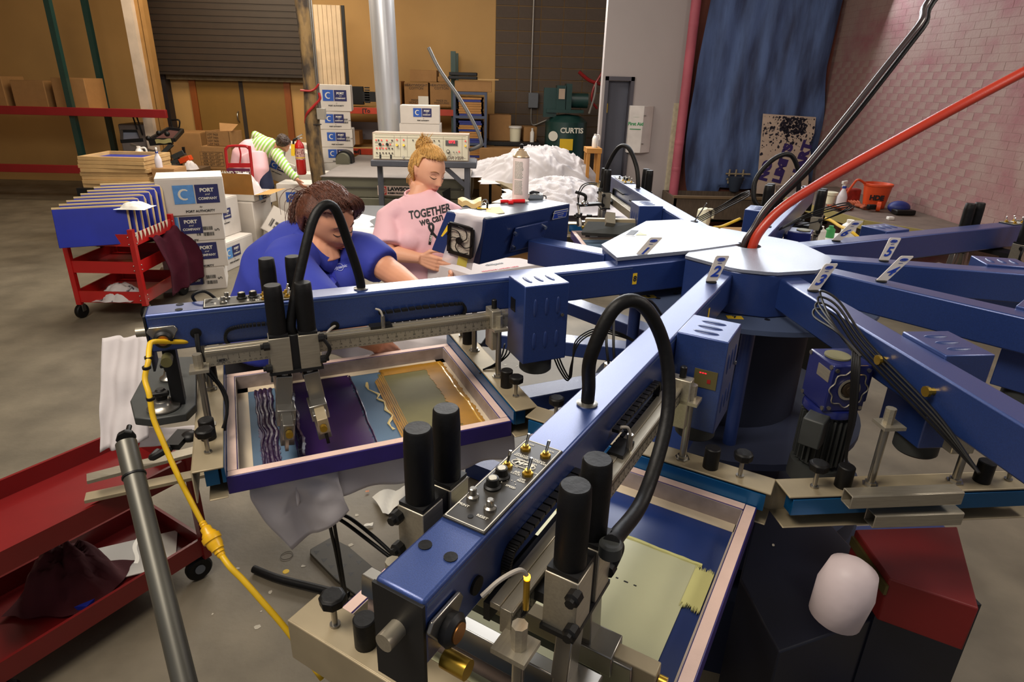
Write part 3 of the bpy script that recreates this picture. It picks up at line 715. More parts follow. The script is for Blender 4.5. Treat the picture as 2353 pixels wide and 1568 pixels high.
# brown cartons by the doors
Yk = 7.3
def bbox(label, x0, x1, yt, yb, Y, dy=.45, rz=0, z0=None, **k):
    a = at(x0, (yt+yb)/2, Y=Y); b = at(x1, (yt+yb)/2, Y=Y); zt = at((x0+x1)/2, yt, Y=Y).z; zb = at((x0+x1)/2, yb, Y=Y).z if z0 is None else z0
    t = carton(label, ((a.x+b.x)/2, Y+dy/2, zb), b.x-a.x, dy, zt-zb, rz=rad(rz), m=CARD, **k)
    return t, (b.x-a.x, dy, zt-zb)
t, d = bbox('tall plain brown carton at the left end of the double doors', 392, 462, 306, 420, 8.4, z0=0, dy=.6, rz=6)
t, d = bbox('lowest brown carton of the three by the double doors', 480, 532, 390, 430, Yk, z0=0)
zz_ = at(500, 390, Y=Yk).z
t, d = bbox('middle brown carton with printed address grid by the doors', 464, 530, 337, 390, Yk, z0=zz_+.002, rz=3)
g = MB(); M = front(*d, .42, .45)
for k in range(5): g.bb((-.2, -.1+k*.05, 0), (.12, -.097+k*.05, .001), M=M)
for x in (-.2, .12): g.bb((x, -.1, 0), (x+.003, .1, .001), M=M)
g.build('printed_grid', INKBLK, t)
for k in range(4): text('SIZE  QTY  LOT', .035, INKBLK, t, M @ Matrix.Translation((-.04, -.075+k*.05, .001)))
zz2 = zz_+d[2]+.004
zt3_ = at(500, 303, Y=Yk).z
b = carton('small brown carton with one flap standing open, on the address carton', (at(502, 320, Y=Yk).x, Yk+.22, zz2), .36, .36, zt3_-zz2, rz=rad(-8), m=CARD, open_=True)
MB().add([(0, -.1, zt3_-zz2), (.2, -.12, zt3_-zz2+.01), (.25, -.02, zt3_-zz2+.10), (-.05, .0, zt3_-zz2+.11)], [(0, 1, 2, 3)]).build('flap', CARD, b, smooth=None)
for k in range(4): text('LOT 7425', .04, INKBLK, b, front(.36, .36, .2, .3, .8) @ Matrix.Translation((0, -k*.045, 0)))
# shovel by the door
s = thing('shovel', 'shovel with a dark D-handle leaning beside the double doors', 'shovel', at(404, 290, Y=9.3))
MB().tube([(-.07, 0, .1), (-.06, 0, .0), (-.03, 0, -.04), (.03, 0, -.04), (.06, 0, 0), (.07, 0, .1), (-.07, 0, .1)], .014).build('grip', BLACKM, s)
MB().cyl((0, 0, -.04), (0, -.02, -1.0), .018).build('shaft', POST, s); MB().box((0, -.02, -1.15), (.22, .02, .3)).build('blade', DGREY, s)
# left rack with dark red beam
rk = thing('storage_rack', 'pallet rack with a dark red cross beam at the far left', 'rack', (at(303, 300, Y=8.0).x-1.6, 8.0, 0))
a = at(383, 262, Y=8.0); l = a.x-rk.location.x; zr = a.z
for k, z in enumerate((zr, .5)): MB().bb((-1.6, -.03, z-.06), (l, .03, z+.06)).build('beam', RACKD, rk, bevel=.004)
for x in (-1.6, l-1.5):
    for y in (.0, .9): MB().bb((x, y+.03, 0), (x+.08, y+.11, 3.2)).build('upright', DGREEN, rk)
MB().bb((-1.6, .0, zr-.02), (l-.5, .95, zr+.005)).build('shelf_board', WOOD, rk)
for k in range(4):
    t = carton('brown carton on the far left rack, number %s from its outer end' % ('one two three four'.split()[k]), (rk.location.x-1.2+k*.62, 8.45, zr+.007), .5, .5, .42+.05*(k % 2), m=CARD)
MB().bb((-1.6, .6, zr+.01), (-1.55, .9, zr+1)).build('side_panel', GREY, rk)
# gray equipment case behind rack
t = thing('equipment_bin', 'grey bin with hanging cables under the dark red beam', 'bin', (at(320, 320, Y=8.6).x, 8.6, 0)); MB().bb((-.25, -.1, 0), (.25, .4, at(320, 285, Y=8.6).z)).build('bin_body', mat('grey_bin', (120, 112, 108)), t, bevel=.02)
for x in (.02, .08): MB().tube([(x, -.13, at(320, 255, Y=8.6).z), (x+.03, -.13, 1.2), (x+.05, -.13, 1.0)], .012).build('cable', BLACK, t)
# back-centre rack: red beams, posts, cartons
Yq = 8.9
b0 = at(780, 255, Y=Yq); b1 = at(1042, 255, Y=Yq)
r2 = thing('pallet_rack', 'pallet rack with orange-red lettered beams behind the dryer', 'rack', (b0.x, Yq, 0)); L2 = b1.x-b0.x
for i, (y, hgt) in enumerate(((254, .1), (348, .1))):
    z = at(820, y, Y=Yq).z; MB().bb((-.4, -.03, z-hgt/2), (L2, .03, z+hgt/2)).build('beam', RACKR, r2, bevel=.004)
    if i == 0:
        text('[To', .09, INKBLK, r2, fm((at(842, 254, Y=Yq).x-b0.x, -.033, z), (1, 0, 0), (0, 0, 1)), bold=.003)
        text('Used]', .09, INKBLK, r2, fm((at(905, 254, Y=Yq).x-b0.x, -.033, z), (1, 0, 0), (0, 0, 1)), bold=.003)
    else: text('red]', .09, INKBLK, r2, fm((at(820, 346, Y=Yq).x-b0.x, -.033, z), (1, 0, 0), (0, 0, 1)), bold=.003)
    MB().bb((-.4, .0, z-.02), (L2, .9, z+.05)).build('shelf_board', WOOD, r2)
zb0 = at(820, 248, Y=Yq).z; zb1 = at(820, 342, Y=Yq).z
for x in (-.42, L2-.04):
    for y in (.03, .85): MB().bb((x, y, 0), (x+.08, y+.08, 2.4)).build('upright', mat('green_upright', (50, 72, 66), rough=.5), r2)
def onrack(lab, x0, x1, yt, z0, Y=Yq+.05, dy=.5, rz=0, txt=True):
    a = at(x0, 210, Y=Y).x; b = at(x1, 210, Y=Y).x; zt = at(x0, yt, Y=Y).z
    t = carton(lab, ((a+b)/2, Y+dy/2, z0), b-a, dy, zt-z0, rz=rad(rz), m=CARD)
    if txt:
        text('HEAVYWEIGHT\nCOTTON', .055, INKBLK, t, front(b-a, dy, zt-z0, .5, .82)); text('MADE IN\nHONDURAS', .045, INKBLK, t, front(b-a, dy, zt-z0, .5, .2))
    return t
z_ = zb0+.05
onrack('brown carton with black print on the upper rack shelf beside the duct', 902, 922, 186, z_, txt=False)
t1 = onrack('brown carton with white tag, middle of the upper rack shelf', 929, 984, 189, z_)
MB().bb((.03, -.257, .02), (.2, -.252, .16)).build('paper_tag', PAPER, t1)
onrack('brown carton at the right end of the upper rack shelf', 988, 1041, 189, z_)
zt_u = at(950, 188, Y=Yq).z+.004
onrack('brown carton on top of the white-tagged carton', 943, 1004, 160, zt_u, txt=False)
onrack('brown carton with small label on top of the right rack carton', 1006, 1030, 176, zt_u+.01, txt=False)
# tv and black case next to the post stack
q = at(802, 215, Y=8.3); t = thing('monitor', 'black bulky monitor on the rack right of the white carton stack', 'monitor', (q.x, 8.95, z_))
hM = at(802, 198, Y=8.95).z-z_
MB().rings([((0, 0, hM*.5), (.2, hM*.5)), ((0, -.0, hM*.5), (.2, hM*.5))], 4)
MB().bb((-.28, -.02, 0), (.1, .05, hM)).build('bezel', BLACK, t, bevel=.01)
b = MB(); b.add([(-.26, .05, .02), (.08, .05, .02), (.08, .05, hM-.02), (-.26, .05, hM-.02), (-.15, .4, .08), (0, .4, .08), (0, .4, hM-.12), (-.15, .4, hM-.12)], [(0, 1, 5, 4), (1, 2, 6, 5), (2, 3, 7, 6), (3, 0, 4, 7), (4, 5, 6, 7), (3, 2, 1, 0)]); b.build('housing', BLACK, t, smooth=None, fix=True)
b = MB()
for k in range(7): b.bb((.12, -.02+k*.0, .03+k*hM/7.5), (.2, .03, .05+k*hM/7.5))
b.box((.2, .05, hM*.45), (.22, .14, hM*.55)); b.build('cable_bundle', BLACKM, t)
# slatted board high behind the white stack
sl = thing('slatted_panel', 'pale vertical slats above the white carton stack', 'panel', (at(733, 180, Y=9.0).x, 9.0, at(760, 196, Y=9.0).z))
for k in range(6): MB().bb((k*.072, 0, 0), (k*.072+.066, .03, 1.2)).build('slat', mat('pale_slat', (206, 182, 150), rough=.6), sl)
MB().bb((-.01, .03, 0), (.45, .05, .04)).build('rail', BLACKM, sl); MB().bb((.44, 0, -.1), (.49, .04, 1.2)).build('edge_post', BLACKM, sl)
# low odds on the lower shelf
q = at(810, 320, Y=Yq+.1); carton('small brown carton on the lower rack shelf left of the duct', (q.x, 9.2, zb1+.055), .22, .3, at(810, 302, Y=Yq+.1).z-zb1-.05, m=CARD)
tag(MB().box((q.x+.0, 9.5, at(820, 300, Y=9.5).z), (1.2, .03, .3)).build('panel', mat('blue_grey_sheet', (110, 106, 112), rough=.6)), 'blue-grey sheet standing behind the duct on the lower shelf', 'panel')
# ------------------------------ blue shelving unit with stacked screens
Ys = 8.5
a = at(1041, 220, Y=Ys); b = at(1119, 220, Y=Ys); wS_ = b.x-a.x
su = thing('steel_shelving', 'slate blue steel shelving unit full of stacked screens', 'shelving', (a.x, Ys, 0))
for x in (0, wS_-.04):
    for y in (0, .5): MB().bb((x, y, 0), (x+.04, y+.04, a.z+.06)).build('upright', SHELFB, su)
shz = [at(1080, y, Y=Ys).z for y in (213, 268, 330)]
for z in shz+[.5]: MB().bb((0, -.005, z-.03), (wS_, .55, z+.01)).build('shelf', SHELFB, su)
rs = random.Random(11); n = 0
ORD = 'first,second,third,fourth,fifth,sixth,seventh,eighth,ninth,tenth,eleventh,twelfth,thirteenth,fourteenth,fifteenth,sixteenth'.split(',')
SCRW = mat('screen_wood_edge', (168, 118, 58), rough=.6); SCRB = mat('screen_blue_edge', (34, 44, 120), rough=.5); SCRD = mat('screen_dark_gap', (30, 28, 40), rough=.6)
for zi, (z0, z1) in enumerate(((shz[1]+.01, shz[0]-.05), (shz[2]+.01, shz[1]-.05), (.51, shz[2]-.05))):
    z = z0; k = 0
    while z < z1-.03:
        h = rs.choice((.03, .03, .035)); mm = rs.choice((SCRW, SCRW, SCRB))
        ox = rs.uniform(-.01, .01)
        x0, x1 = .06+ox, wS_-.06+ox; f = MB()
        f.bb((x0, .02, 0), (x1, .05, h)); f.bb((x0, .45, 0), (x1, .48, h)); f.bb((x0, .02, 0), (x0+.03, .48, h)); f.bb((x1-.03, .02, 0), (x1, .48, h))
        t = thing('print_screen', '%s from the bottom, %s screen on the %s shelf of the slate blue shelving' % (ORD[k], 'wooden' if mm is SCRW else 'blue edged', ('upper', 'middle', 'lower')[zi]), 'screen', (a.x, Ys, z), group='screens lying in the slate blue shelving'); k += 1
        f.build('frame', mm, t); MB().bb((x0+.02, .04, .004), (x1-.02, .46, .006)).build('screen_mesh', MESHD, t)
        z += h+.004; n += 1
t = carton('long brown carton on top of the slate blue shelving', ((a.x+b.x)/2+.05, Ys+.3, at(1080, 213, Y=Ys).z+.012), wS_+.05, .5, at(1080, 186, Y=Ys).z-shz[0]-.01, m=CARD)
ztp = at(1080, 186, Y=Ys).z+.02
for k in range(2): tag(MB().bb((at(1030, 180, Y=Ys).x+k*.01, Ys+.02, ztp+.055*k), (at(1096, 180, Y=Ys).x, Ys+.4, ztp+.05+.055*k)).build('black_tray', BLACKM, bevel=.01), ('lower' if k == 0 else 'upper')+' black tray on top of the long brown carton', 'tray')
tag(MB().bb((at(1098, 186, Y=Ys).x, Ys+.02, ztp), (at(1146, 186, Y=Ys).x, Ys+.4, ztp+.012)).build('yellow_board', WOOD), 'thin pale board overhanging the long brown carton', 'board')
# cartons and tubs on bench
def onb(lab, x0, x1, yt, m=CARD):
    a = at(x0, 300, Y=9.0).x; b = at(x1, 300, Y=9.0).x; zt = at(x0, yt, Y=9.0).z
    return carton(lab, ((a+b)/2, 9.2, BZ+.002), b-a, .35, zt-BZ, m=m, rz=rad(5))
onb('dented brown carton on the left of the black bench', 1122, 1172, 264)
t = onb('small tan carton on the right of the black bench', 1202, 1232, 292)
q = at(1184, 305, Y=9.0); b = thing('tub', 'white plastic tub with lid on the black bench', 'tub', (q.x, 9.05, BZ)); hq = at(1184, 286, Y=9.0).z-BZ
MB().lathe([(.09, 0), (.10, hq*.8), (.0, hq*.8)]).build('tub_body', JUG, b); MB().lathe([(.115, hq*.78), (.115, hq*.9), (.0, hq*.92)]).build('lid', WHITE, b)
q = at(1223, 305, Y=8.95); b = thing('bottle', 'slim white bottle standing before the tan carton on the bench', 'bottle', (q.x, 8.95, BZ)); MB().lathe([(.035, 0), (.035, .16), (.015, .19)]).build('bottle_body', WHITE, b); MB().lathe([(.018, .19), (.018, .23)]).build('cap', WHITE, b)
onf = at(1160, 350, Y=8.7)
carton('wide brown carton on the floor under the black bench', (onf.x, 8.6, 0), .85, .35, at(1160, 341, Y=8.45).z, m=CARD)
# pine table with bottle by the partition
q = at(1362, 345, Y=6.3); t = thing('pine_stand', 'narrow pine stand beside the slate doorway', 'stand', (q.x, 6.3, 0)); zt5 = at(1362, 339, Y=6.3).z
MB().bb((-.1, -.15, zt5-.06), (.1, .15, zt5)).build('stand_top', mat('orange_pine', (178, 124, 56), rough=.6), t)
for x in (-.09, .05):
    for y in (-.14, .1): MB().bb((x, y, 0), (x+.04, y+.04, zt5-.06)).build('leg', mat('orange_pine', (178, 124, 56)), t)
MB().bb((-.09, -.14, zt5*.5), (.09, .14, zt5*.5+.03)).build('stretcher', mat('orange_pine', (178, 124, 56)), t)
jug('bleach_jug', 'small white jug on the narrow pine stand', (q.x+.02, 6.3, zt5), at(1365, 308, Y=6.3).z-zt5, m=WHITE)
# ---------------------------------------------------------------- timber post and what hangs on it
Yp_ = 5.9
q = at(722, 300, Y=Yp_); pr_ = 15.5/FPX*(q-C0).dot(FW)
po = MB(); pts = []
for k in range(14):
    z = k*.36; pts.append(((q.x+.015*math.sin(k*1.3), Yp_+.01*math.cos(k), z), pr_*(1.12-.012*k+.03*math.sin(k*2.1))))
po.rings(pts, 20)
o = po.build('timber_post', POST, smooth=9); tag(o, 'weathered brown timber post between woman in stripes and dryer', 'post')
pf = Yp_-pr_-.01
m_ = MB().tube([(q.x-pr_*1.2, pf+.02, at(700, 208, Y=pf).z), at(712, 209, Y=pf), at(724, 204, Y=pf), at(733, 193, Y=pf)], .012)
tag(m_.build('air_hose', RED), 'short red hose looped round the upper timber post', 'hose')
m_ = MB().tube([at(733, 213, Y=pf), at(735, 228, Y=pf), at(722, 243, Y=pf), at(708, 258, Y=pf), at(703, 270, Y=pf+.03), at(702, 283, Y=pf+.06)], .016)
tag(m_.build('air_hose', RED), 'longer red hose hanging in a curve down the timber post', 'hose')
cx = at(730, 250, Y=pf+.03)
t = thing('switch_box', 'grey switch box with conduit on the right side of the timber post', 'switch', (cx.x+.035, pf+.03, at(737, 275, Y=pf).z))
MB().bb((-.045, -.03, 0), (.05, .06, .13)).build('box_body', mat('grey_switch', (130, 124, 112), rough=.5), t, bevel=.005)
MB().cyl((-.02, 0, .13), (-.03, 0, 2.4), .010).cyl((0.0, 0, .13), (-.01, 0, 2.4), .008).build('conduit', STEEL, t)
MB().cyl((q.x, Yp_, at(725, 287, Y=pf).z-.004), (q.x, Yp_, at(725, 287, Y=pf).z+.004), pr_*1.15, n=20)
tag(MB().lathe([(pr_*1.10, -.004), (pr_*1.14, -.004), (pr_*1.14, .004), (pr_*1.1, .004)], (q.x, Yp_, at(725, 287, Y=pf).z)).build('wire_band', BLACKM), 'thin black wire band around the timber post', 'band')
# extinguisher
e0 = at(698, 400, Y=pf-.02); sE = .5/ (at(698, 308, Y=pf).z-e0.z)
hE = (at(698, 308, Y=pf).z-e0.z)
ex = thing('fire_extinguisher', 'red fire extinguisher hanging on the timber post with yellow tag', 'extinguisher', (e0.x-.01, pf-.06, e0.z))
rE = 10.5/FPX*(e0-C0).dot(FW)
MB().lathe([(rE*.8, 0), (rE, .02), (rE, hE*.68), (rE*.85, hE*.76), (rE*.35, hE*.84), (rE*.3, hE*.88)], n=24).build('cylinder', REDX, ex)
MB().lathe([(rE*1.01, hE*.38), (rE*1.01, hE*.66)]).build('label_band', mat('extinguisher_label', (186, 150, 140), rough=.5, c2=(90, 30, 26), vs=60, f2=.45), ex)
MB().lathe([(rE*1.02, hE*.42), (rE*1.02, hE*.44)]).build('stripe', YEL, ex)
b = MB(); b.cyl((0, 0, hE*.86), (0, 0, hE*.93), rE*.32); b.bar((-rE*.3, 0, hE*.93), (rE*.9, 0, hE*1.0), .02, .012); b.bar((-rE*.3, 0, hE*.9), (rE*.9, 0, hE*.92), .02, .012); b.build('valve', CHROME, ex)
MB().tube([(-rE*.3, -.01, hE*.9), (-rE*1.0, -.02, hE*.84), (-rE*1.1, -.02, hE*.6), (-rE*1.0, -.02, hE*.5)], .012).build('discharge_hose', BLACKR, ex)
MB().box((-rE*1.15, -rE*.9, hE*.62), (.045, .004, .14), R=Matrix.Rotation(.1, 3, 'Y')).build('inspection_tag', YEL, ex)

# ---------------------------------------------------------------- dryer
DY0, DY1 = 5.75, 8.1
dx0 = at(738, 408, Y=DY0).x; dx1 = at(1078, 408, Y=DY0).x; dzt = at(900, 408, Y=DY0).z; dzb = at(800, 492, Y=DY0).z
dry = thing('conveyor_dryer', 'long olive-grey conveyor dryer behind the woman in pink', 'dryer', (dx0, DY0, 0)); LD = dx1-dx0
hd = dzt-dzb
MB().bb((0, .01, dzb+hd*.45), (LD, DY1-DY0, dzt-.012)).build('upper_hood', OLIVE, dry, bevel=.01)
MB().bb((.01, .0, dzb), (LD-.01, DY1-DY0-.02, dzb+hd*.45-.004)).build('lower_housing', OLIVE, dry, bevel=.01)
MB().bb((-.01, -.012, dzt-.012), (LD+.01, DY1-DY0, dzt)).build('top_sheet', DRYT, dry)
MB().bb((0, -.006, dzt-.14), (LD, .01, dzt-.125)).build('seam', mat('dark_seam', (60, 58, 50)), dry)
for x in (.1, LD-.2):
    for y in (.1, DY1-DY0-.2): MB().bb((x, y, 0), (x+.07, y+.07, dzb)).build('leg', GREY, dry)
rv = MB()
for k in range(4): rv.cyl((LD-.09, -.008, dzb+.12+k*.11), (LD-.09, .01, dzb+.12+k*.11), .009, n=8).cyl((LD-.03, -.008, dzb+.12+k*.11), (LD-.03, .01, dzb+.12+k*.11), .009, n=8)
rv.build('rivets', ALU, dry)
MB().add([(LD-.34, -.008, dzb+.3), (LD-.24, -.008, dzb+.36), (LD-.24, -.008, dzb+.12), (LD-.30, -.008, dzb+.14)], [(0, 3, 2, 1)]).build('inspection_gap', BLACK, dry, smooth=None)
# maker's plate
a = at(867, 427, Y=DY0-.02); b = at(867, 449, Y=DY0-.02)
pw = at(990, 430, Y=DY0-.02).x-a.x; ph = a.z-b.z; ox = a.x-dx0; oz = b.z
MB().bb((ox, -.014, oz), (ox+pw, -.006, oz+ph)).build('maker_plate', mat('plate_cream', (214, 190, 176), rough=.5, var=0), dry)
RSQ = mat('red_square', (204, 66, 54), rough=.5, var=0)
MB().bb((ox+.01, -.016, oz+.008), (ox+.01+ph*.85, -.012, oz+ph-.008)).build('plate_emblem', RSQ, dry)
Mg = fm((ox+.01+ph*.42, -.017, oz+ph*.5), (1, 0, 0), (0, 0, 1))
g = MB(); 
for r in (.36, ):
    pts = [(math.cos(k*.524)*ph*r, math.sin(k*.524)*ph*r, 0) for k in range(12)]; g.rings([(p, .003) for p in pts], 4, M=Mg, closed=True)
for k in (-1, 0, 1): g.bb((-ph*.32, k*ph*.18-.002, 0), (ph*.32, k*ph*.18+.002, .002), M=Mg).bb((k*ph*.18-.002, -ph*.32, 0), (k*ph*.18+.002, ph*.32, .002), M=Mg)
g.build('emblem_globe', INKWHT, dry)
text('LAWSON', ph*.52, INKBLK, dry, fm((ox+ph*1.05, -.017, oz+ph*.66), (1, 0, 0), (0, 0, 1)), bold=.004, align='LEFT', sx=1.15)
text('SCREEN PRODUCTS', ph*.22, INKBLK, dry, fm((ox+ph*1.05, -.017, oz+ph*.24), (1, 0, 0), (0, 0, 1)), bold=.002, align='LEFT')
# hood on the dryer top at left
q = at(787, 378, Z=dzt); hr = 14/FPX*(q-C0).dot(FW)
hd_ = thing('exhaust_hood', 'small grey arched exhaust hood with black rim on the dryer top', 'hood', (q.x, q.y, dzt))
def arch(r, y0, y1, h): 
    pl_ = [(r*math.cos(a), h+r*math.sin(a)) for a in [math.pi*k/14 for k in range(15)]]+[(-r, 0), (r, 0)]
    b = MB(); n = len(pl_); vs = [(p[0], y0, p[1]) for p in pl_]+[(p[0], y1, p[1]) for p in pl_]
    return b.add(vs, [tuple(range(n)), tuple(range(2*n-1, n-1, -1))]+[(i, n+i, n+(i+1) % n, (i+1) % n) for i in range(n)])
arch(hr*1.05, 0, .32, .06).build('hood_shell', OLIVE, hd_, fix=True)
arch(hr*1.35, .10, .28, .06).build('rim', BLACKM, hd_, fix=True)
# console on its stand
YC = 5.35
c0 = at(857, 372, Y=YC); c1 = at(1077, 366, Y=YC); ztc = at(962, 308, Y=YC).z
zc_ = (c0.z+c1.z)/2; Lc = c1.x-c0.x; hc = ztc-zc_
cs = thing('dryer_console', 'cream dryer control console with red display on a grey shelf', 'console', (c0.x, YC, zc_))
tilt = .18
Mc = Matrix.Rotation(-tilt, 4, 'X')
b = MB(); b.add([(0, 0, 0), (Lc, 0, 0), (Lc, hc*math.tan(tilt), hc), (0, hc*math.tan(tilt), hc), (0, .34, 0), (Lc, .34, 0), (Lc, .30, hc), (0, .30, hc)], [(0, 1, 2, 3), (5, 4, 7, 6), (4, 0, 3, 7), (1, 5, 6, 2), (3, 2, 6, 7), (4, 5, 1, 0)]); b.build('console_body', mat('console_case', (150, 130, 112), rough=.6), cs, smooth=None)
F_ = lambda u, v, e=.003: fm((u*Lc, hc*math.tan(tilt)*v-e, v*hc), (1, 0, 0), (0, math.tan(tilt), 1))
b = MB(); b.bb((0.01, 0.01, 0), (Lc-.01, hc/math.cos(tilt)-.01, .004), M=fm((0, -.001, 0), (1, 0, 0), (0, math.tan(tilt), 1))); b.build('face_plate', CREAMP, cs)
lines = MB()
for u in (.225, .29, .36, .55, .735, .93): lines.bb((-.0012, 0, 0), (.0012, hc*.8, .001), M=F_(u, .12, .006))
for v in (.12, .93, .83): lines.bb((0, -.001, 0), (Lc*.94, .001, .001), M=F_(.03, v, .006))
lines.bb((0, -.001, 0), (Lc*.19, .001, .001), M=F_(.03, .52, .006)); lines.build('printed_lines', mat('thin_print', (110, 96, 80), var=0), cs)
kn = lambda nm, u, v, r, h, mm, n=14: MB().cyl((0, 0, .003), (0, 0, h), r, n=n, M=F_(u, v)).build(nm, mm, cs)
REDD = mat('red_pilot', (220, 60, 50), rough=.3, emit=(220, 50, 40), es=.3, var=0); DKB = mat('dark_button', (60, 44, 34), rough=.4, var=0)
for k in range(6): kn('indicator', .045+k*.032, .42, .009, .012, REDD if k < 4 else DKB); kn('switch_button', .045+k*.032, .25, .008, .012, DKB)
for u in (.04, .065, .095): kn('indicator', u, .72, .009, .012, REDD if u != .065 else DKB)
for u in (.15, .205): kn('indicator', u, .72, .009, .012, REDD if u < .2 else DKB)
for u in (.08, .155): kn('selector_knob', u, .57, .016, .03, BLACK); kn('indicator', u+.03, .57, .008, .012, REDD)
st_ = MB()
for k in range(3): st_.box((k*.012, 0, 0), (.004, .016, .002), M=F_(.032, .63, .006)).box((k*.012, 0, 0), (.004, .016, .002), M=F_(.175, .63, .006))
st_.build('printed_stripes', INKBLK, cs)
for u in (.255, .325): kn('indicator', u, .75, .009, .012, REDD); kn('brass_switch', u, .55, .014, .03, BRASS)
for u in (.42, .47, .59, .64, .69): kn('indicator', u, .75, .008, .012, DKB)
for u in (.59, .64, .69): kn('toggle', u, .62, .007, .03, STEEL)
for u in (.08, .19): MB().box((0, 0, 0), (.02, .045, .008), M=F_(u, .12, .006)).build('rocker_switch', BLACK, cs)
MB().cyl((0, 0, .003), (0, 0, .02), .012, M=F_(.32, .12)).build('keyhole', STEEL, cs)
MB().box((0, 0, 0), (Lc*.125, hc*.2, .014), M=F_(.82, .68, .006)).build('display_window', mat('display_black', (40, 26, 22), rough=.2, var=0), cs)
text('072', .042, LED, cs, F_(.825, .72, .016), bold=.001, sx=1.2)
kn('dial_knob', .785, .36, .02, .03, BLACK); kn('dial_cap', .785, .36, .014, .036, ALU)
kn('toggle', .84, .36, .007, .03, STEEL); kn('toggle', .87, .36, .007, .03, STEEL); kn('indicator', .90, .36, .009, .012, REDD); kn('indicator', .965, .76, .009, .012, REDD); kn('brass_switch', .965, .58, .012, .02, BRASS)
text('DRYER', .05, mat('grey_print', (120, 108, 92), var=0), cs, F_(.855, .12, .008), shear=.3, bold=.001, sx=1.3)
# stand
ls = at(703+152, 385, Y=YC-.02)
sd = thing('console_stand', 'slate grey steel shelf stand under the cream console', 'stand', (c0.x, YC-.05, 0)); xr_ = at(1095, 370, Y=YC).x-c0.x
b = MB(); b.bb((-.02, 0, zc_-.075), (xr_, .4, zc_-.002)); b.build('shelf', mat('slate_stand', (74, 76, 84), rough=.5), sd, bevel=.01)
lx = at(1073, 430, Y=YC).x-c0.x
MB().bb((lx-.03, .02, 0), (lx+.03, .08, zc_-.075)).bb((lx-.03, .3, 0), (lx+.03, .36, zc_-.075)).build('leg', mat('slate_stand', (74, 76, 84)), sd)
MB().bb((.0, .3, 0), (.06, .36, zc_-.075)).build('leg', mat('slate_stand', (74, 76, 84)), sd)
MB().bar((lx, .05, zc_-.3), (lx-.26, .05, zc_-.07), .03, .05).build('brace', mat('slate_stand', (74, 76, 84)), sd)
MB().lathe([(.045, -.02), (.045, .02)], (lx, .05, .62)).build('collar', mat('slate_stand', (74, 76, 84)), sd)
# conduit leading up from the console
tag(MB().tube([at(1078, 345, Y=YC+.1), at(1098, 338, Y=YC+.1), at(1106, 328, Y=YC+.1), at(1092, 290, Y=YC+.2), at(1055, 225, Y=YC+.4), at(1010, 160, Y=YC+.6), at(985, 110, Y=YC+.7)], .022, n=10).build('flexible_conduit', mat('grey_flex', (76, 74, 72), rough=.5)), 'grey flexible conduit rising from the console past the rack', 'conduit')
# duct
q = at(890, 300, Y=7.3); rD = 27.5/FPX*(q-C0).dot(FW); qx = at(881, 200, Y=7.3).x
b = MB(); b.cyl((q.x+.02, 7.5, dzt), (qx-.04, 7.5, 4.5), rD, n=32)
tag(b.build('exhaust_duct', GALV), 'shiny galvanised round duct rising from the dryer', 'duct')
# white cartons on the dryer behind the console
Yw = 7.0
a = at(917, 290, Y=Yw).x; b = at(1009, 290, Y=Yw).x; z1 = at(960, 285, Y=Yw).z; z2 = at(960, 243, Y=Yw).z
t = carton('plain white carton on the dryer behind the console', ((a+b)/2, Yw+.25, dzt+.002), b-a, .44, z1-dzt-.004)
t = carton('white carton with logo topmost behind the console', ((a+b)/2, Yw+.24, z1), (b-a)*.97, .4, z2-z1, rz=rad(3)); logo(t, front((b-a)*.97, .4, z2-z1, .55, .62), .115, full=False, part=True)

# ---------------------------------------------------------------- folding tables with white shirts
ftz = .74
a = at(1095, 395, Z=ftz); bq = at(1205, 447, Z=ftz)
ft = thing('folding_table', 'brown edged folding table under the heap of white shirts', 'table', (0, 0, 0))
c_ = at(1360, 420, Z=ftz)
pl_ = [(a.x, a.y), (bq.x-.06, bq.y+.12), (bq.x+.02, bq.y), (bq.x+1.2, bq.y+.2), (c_.x+.0, c_.y+1.1), (a.x+.25, a.y+1.0)]
MB().prism(pl_, ftz-.045, ftz).build('table_top', mat('brown_laminate', (112, 96, 64), rough=.6), ft, bevel=.006)
for x, y in ((a.x+.2, a.y+.15), (bq.x+.1, bq.y+.18), (bq.x+1.1, bq.y+.5), (a.x+.4, a.y+.8)):
    MB().cyl((x, y, 0), (x, y, ftz-.045), .02).build('leg', BLACKM, ft)
MB().bb((bq.x+.08, bq.y+.1, .3), (bq.x+.14, bq.y+.16, ftz-.045)).build('leg', WOOD, ft)
hp = []
cc = at(1255, 400, Z=ftz+.1)
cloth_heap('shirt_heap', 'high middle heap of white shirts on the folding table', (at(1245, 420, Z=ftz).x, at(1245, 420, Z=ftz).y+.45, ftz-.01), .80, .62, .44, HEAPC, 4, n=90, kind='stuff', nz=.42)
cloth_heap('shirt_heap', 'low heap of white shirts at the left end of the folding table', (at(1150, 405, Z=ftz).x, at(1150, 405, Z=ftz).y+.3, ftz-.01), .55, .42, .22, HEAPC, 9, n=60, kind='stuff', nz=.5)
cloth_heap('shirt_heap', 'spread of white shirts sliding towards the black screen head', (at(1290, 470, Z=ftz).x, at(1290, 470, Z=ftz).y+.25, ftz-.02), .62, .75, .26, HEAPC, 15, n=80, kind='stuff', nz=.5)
tag(MB().sheet(lambda u, v: Vector((at(1290, 470, Z=ftz).x-.75+u*1.5, at(1290, 470, Z=ftz).y-.75+v*1.0, ftz-.14-.06*noise.noise(Vector((u*4, v*4, 2)))+.08*v)), 30, 24, th=.03).build('shirt_sheet', HEAPC, smooth=9), 'flat white shirts hanging over the front of the table', 'clothes')
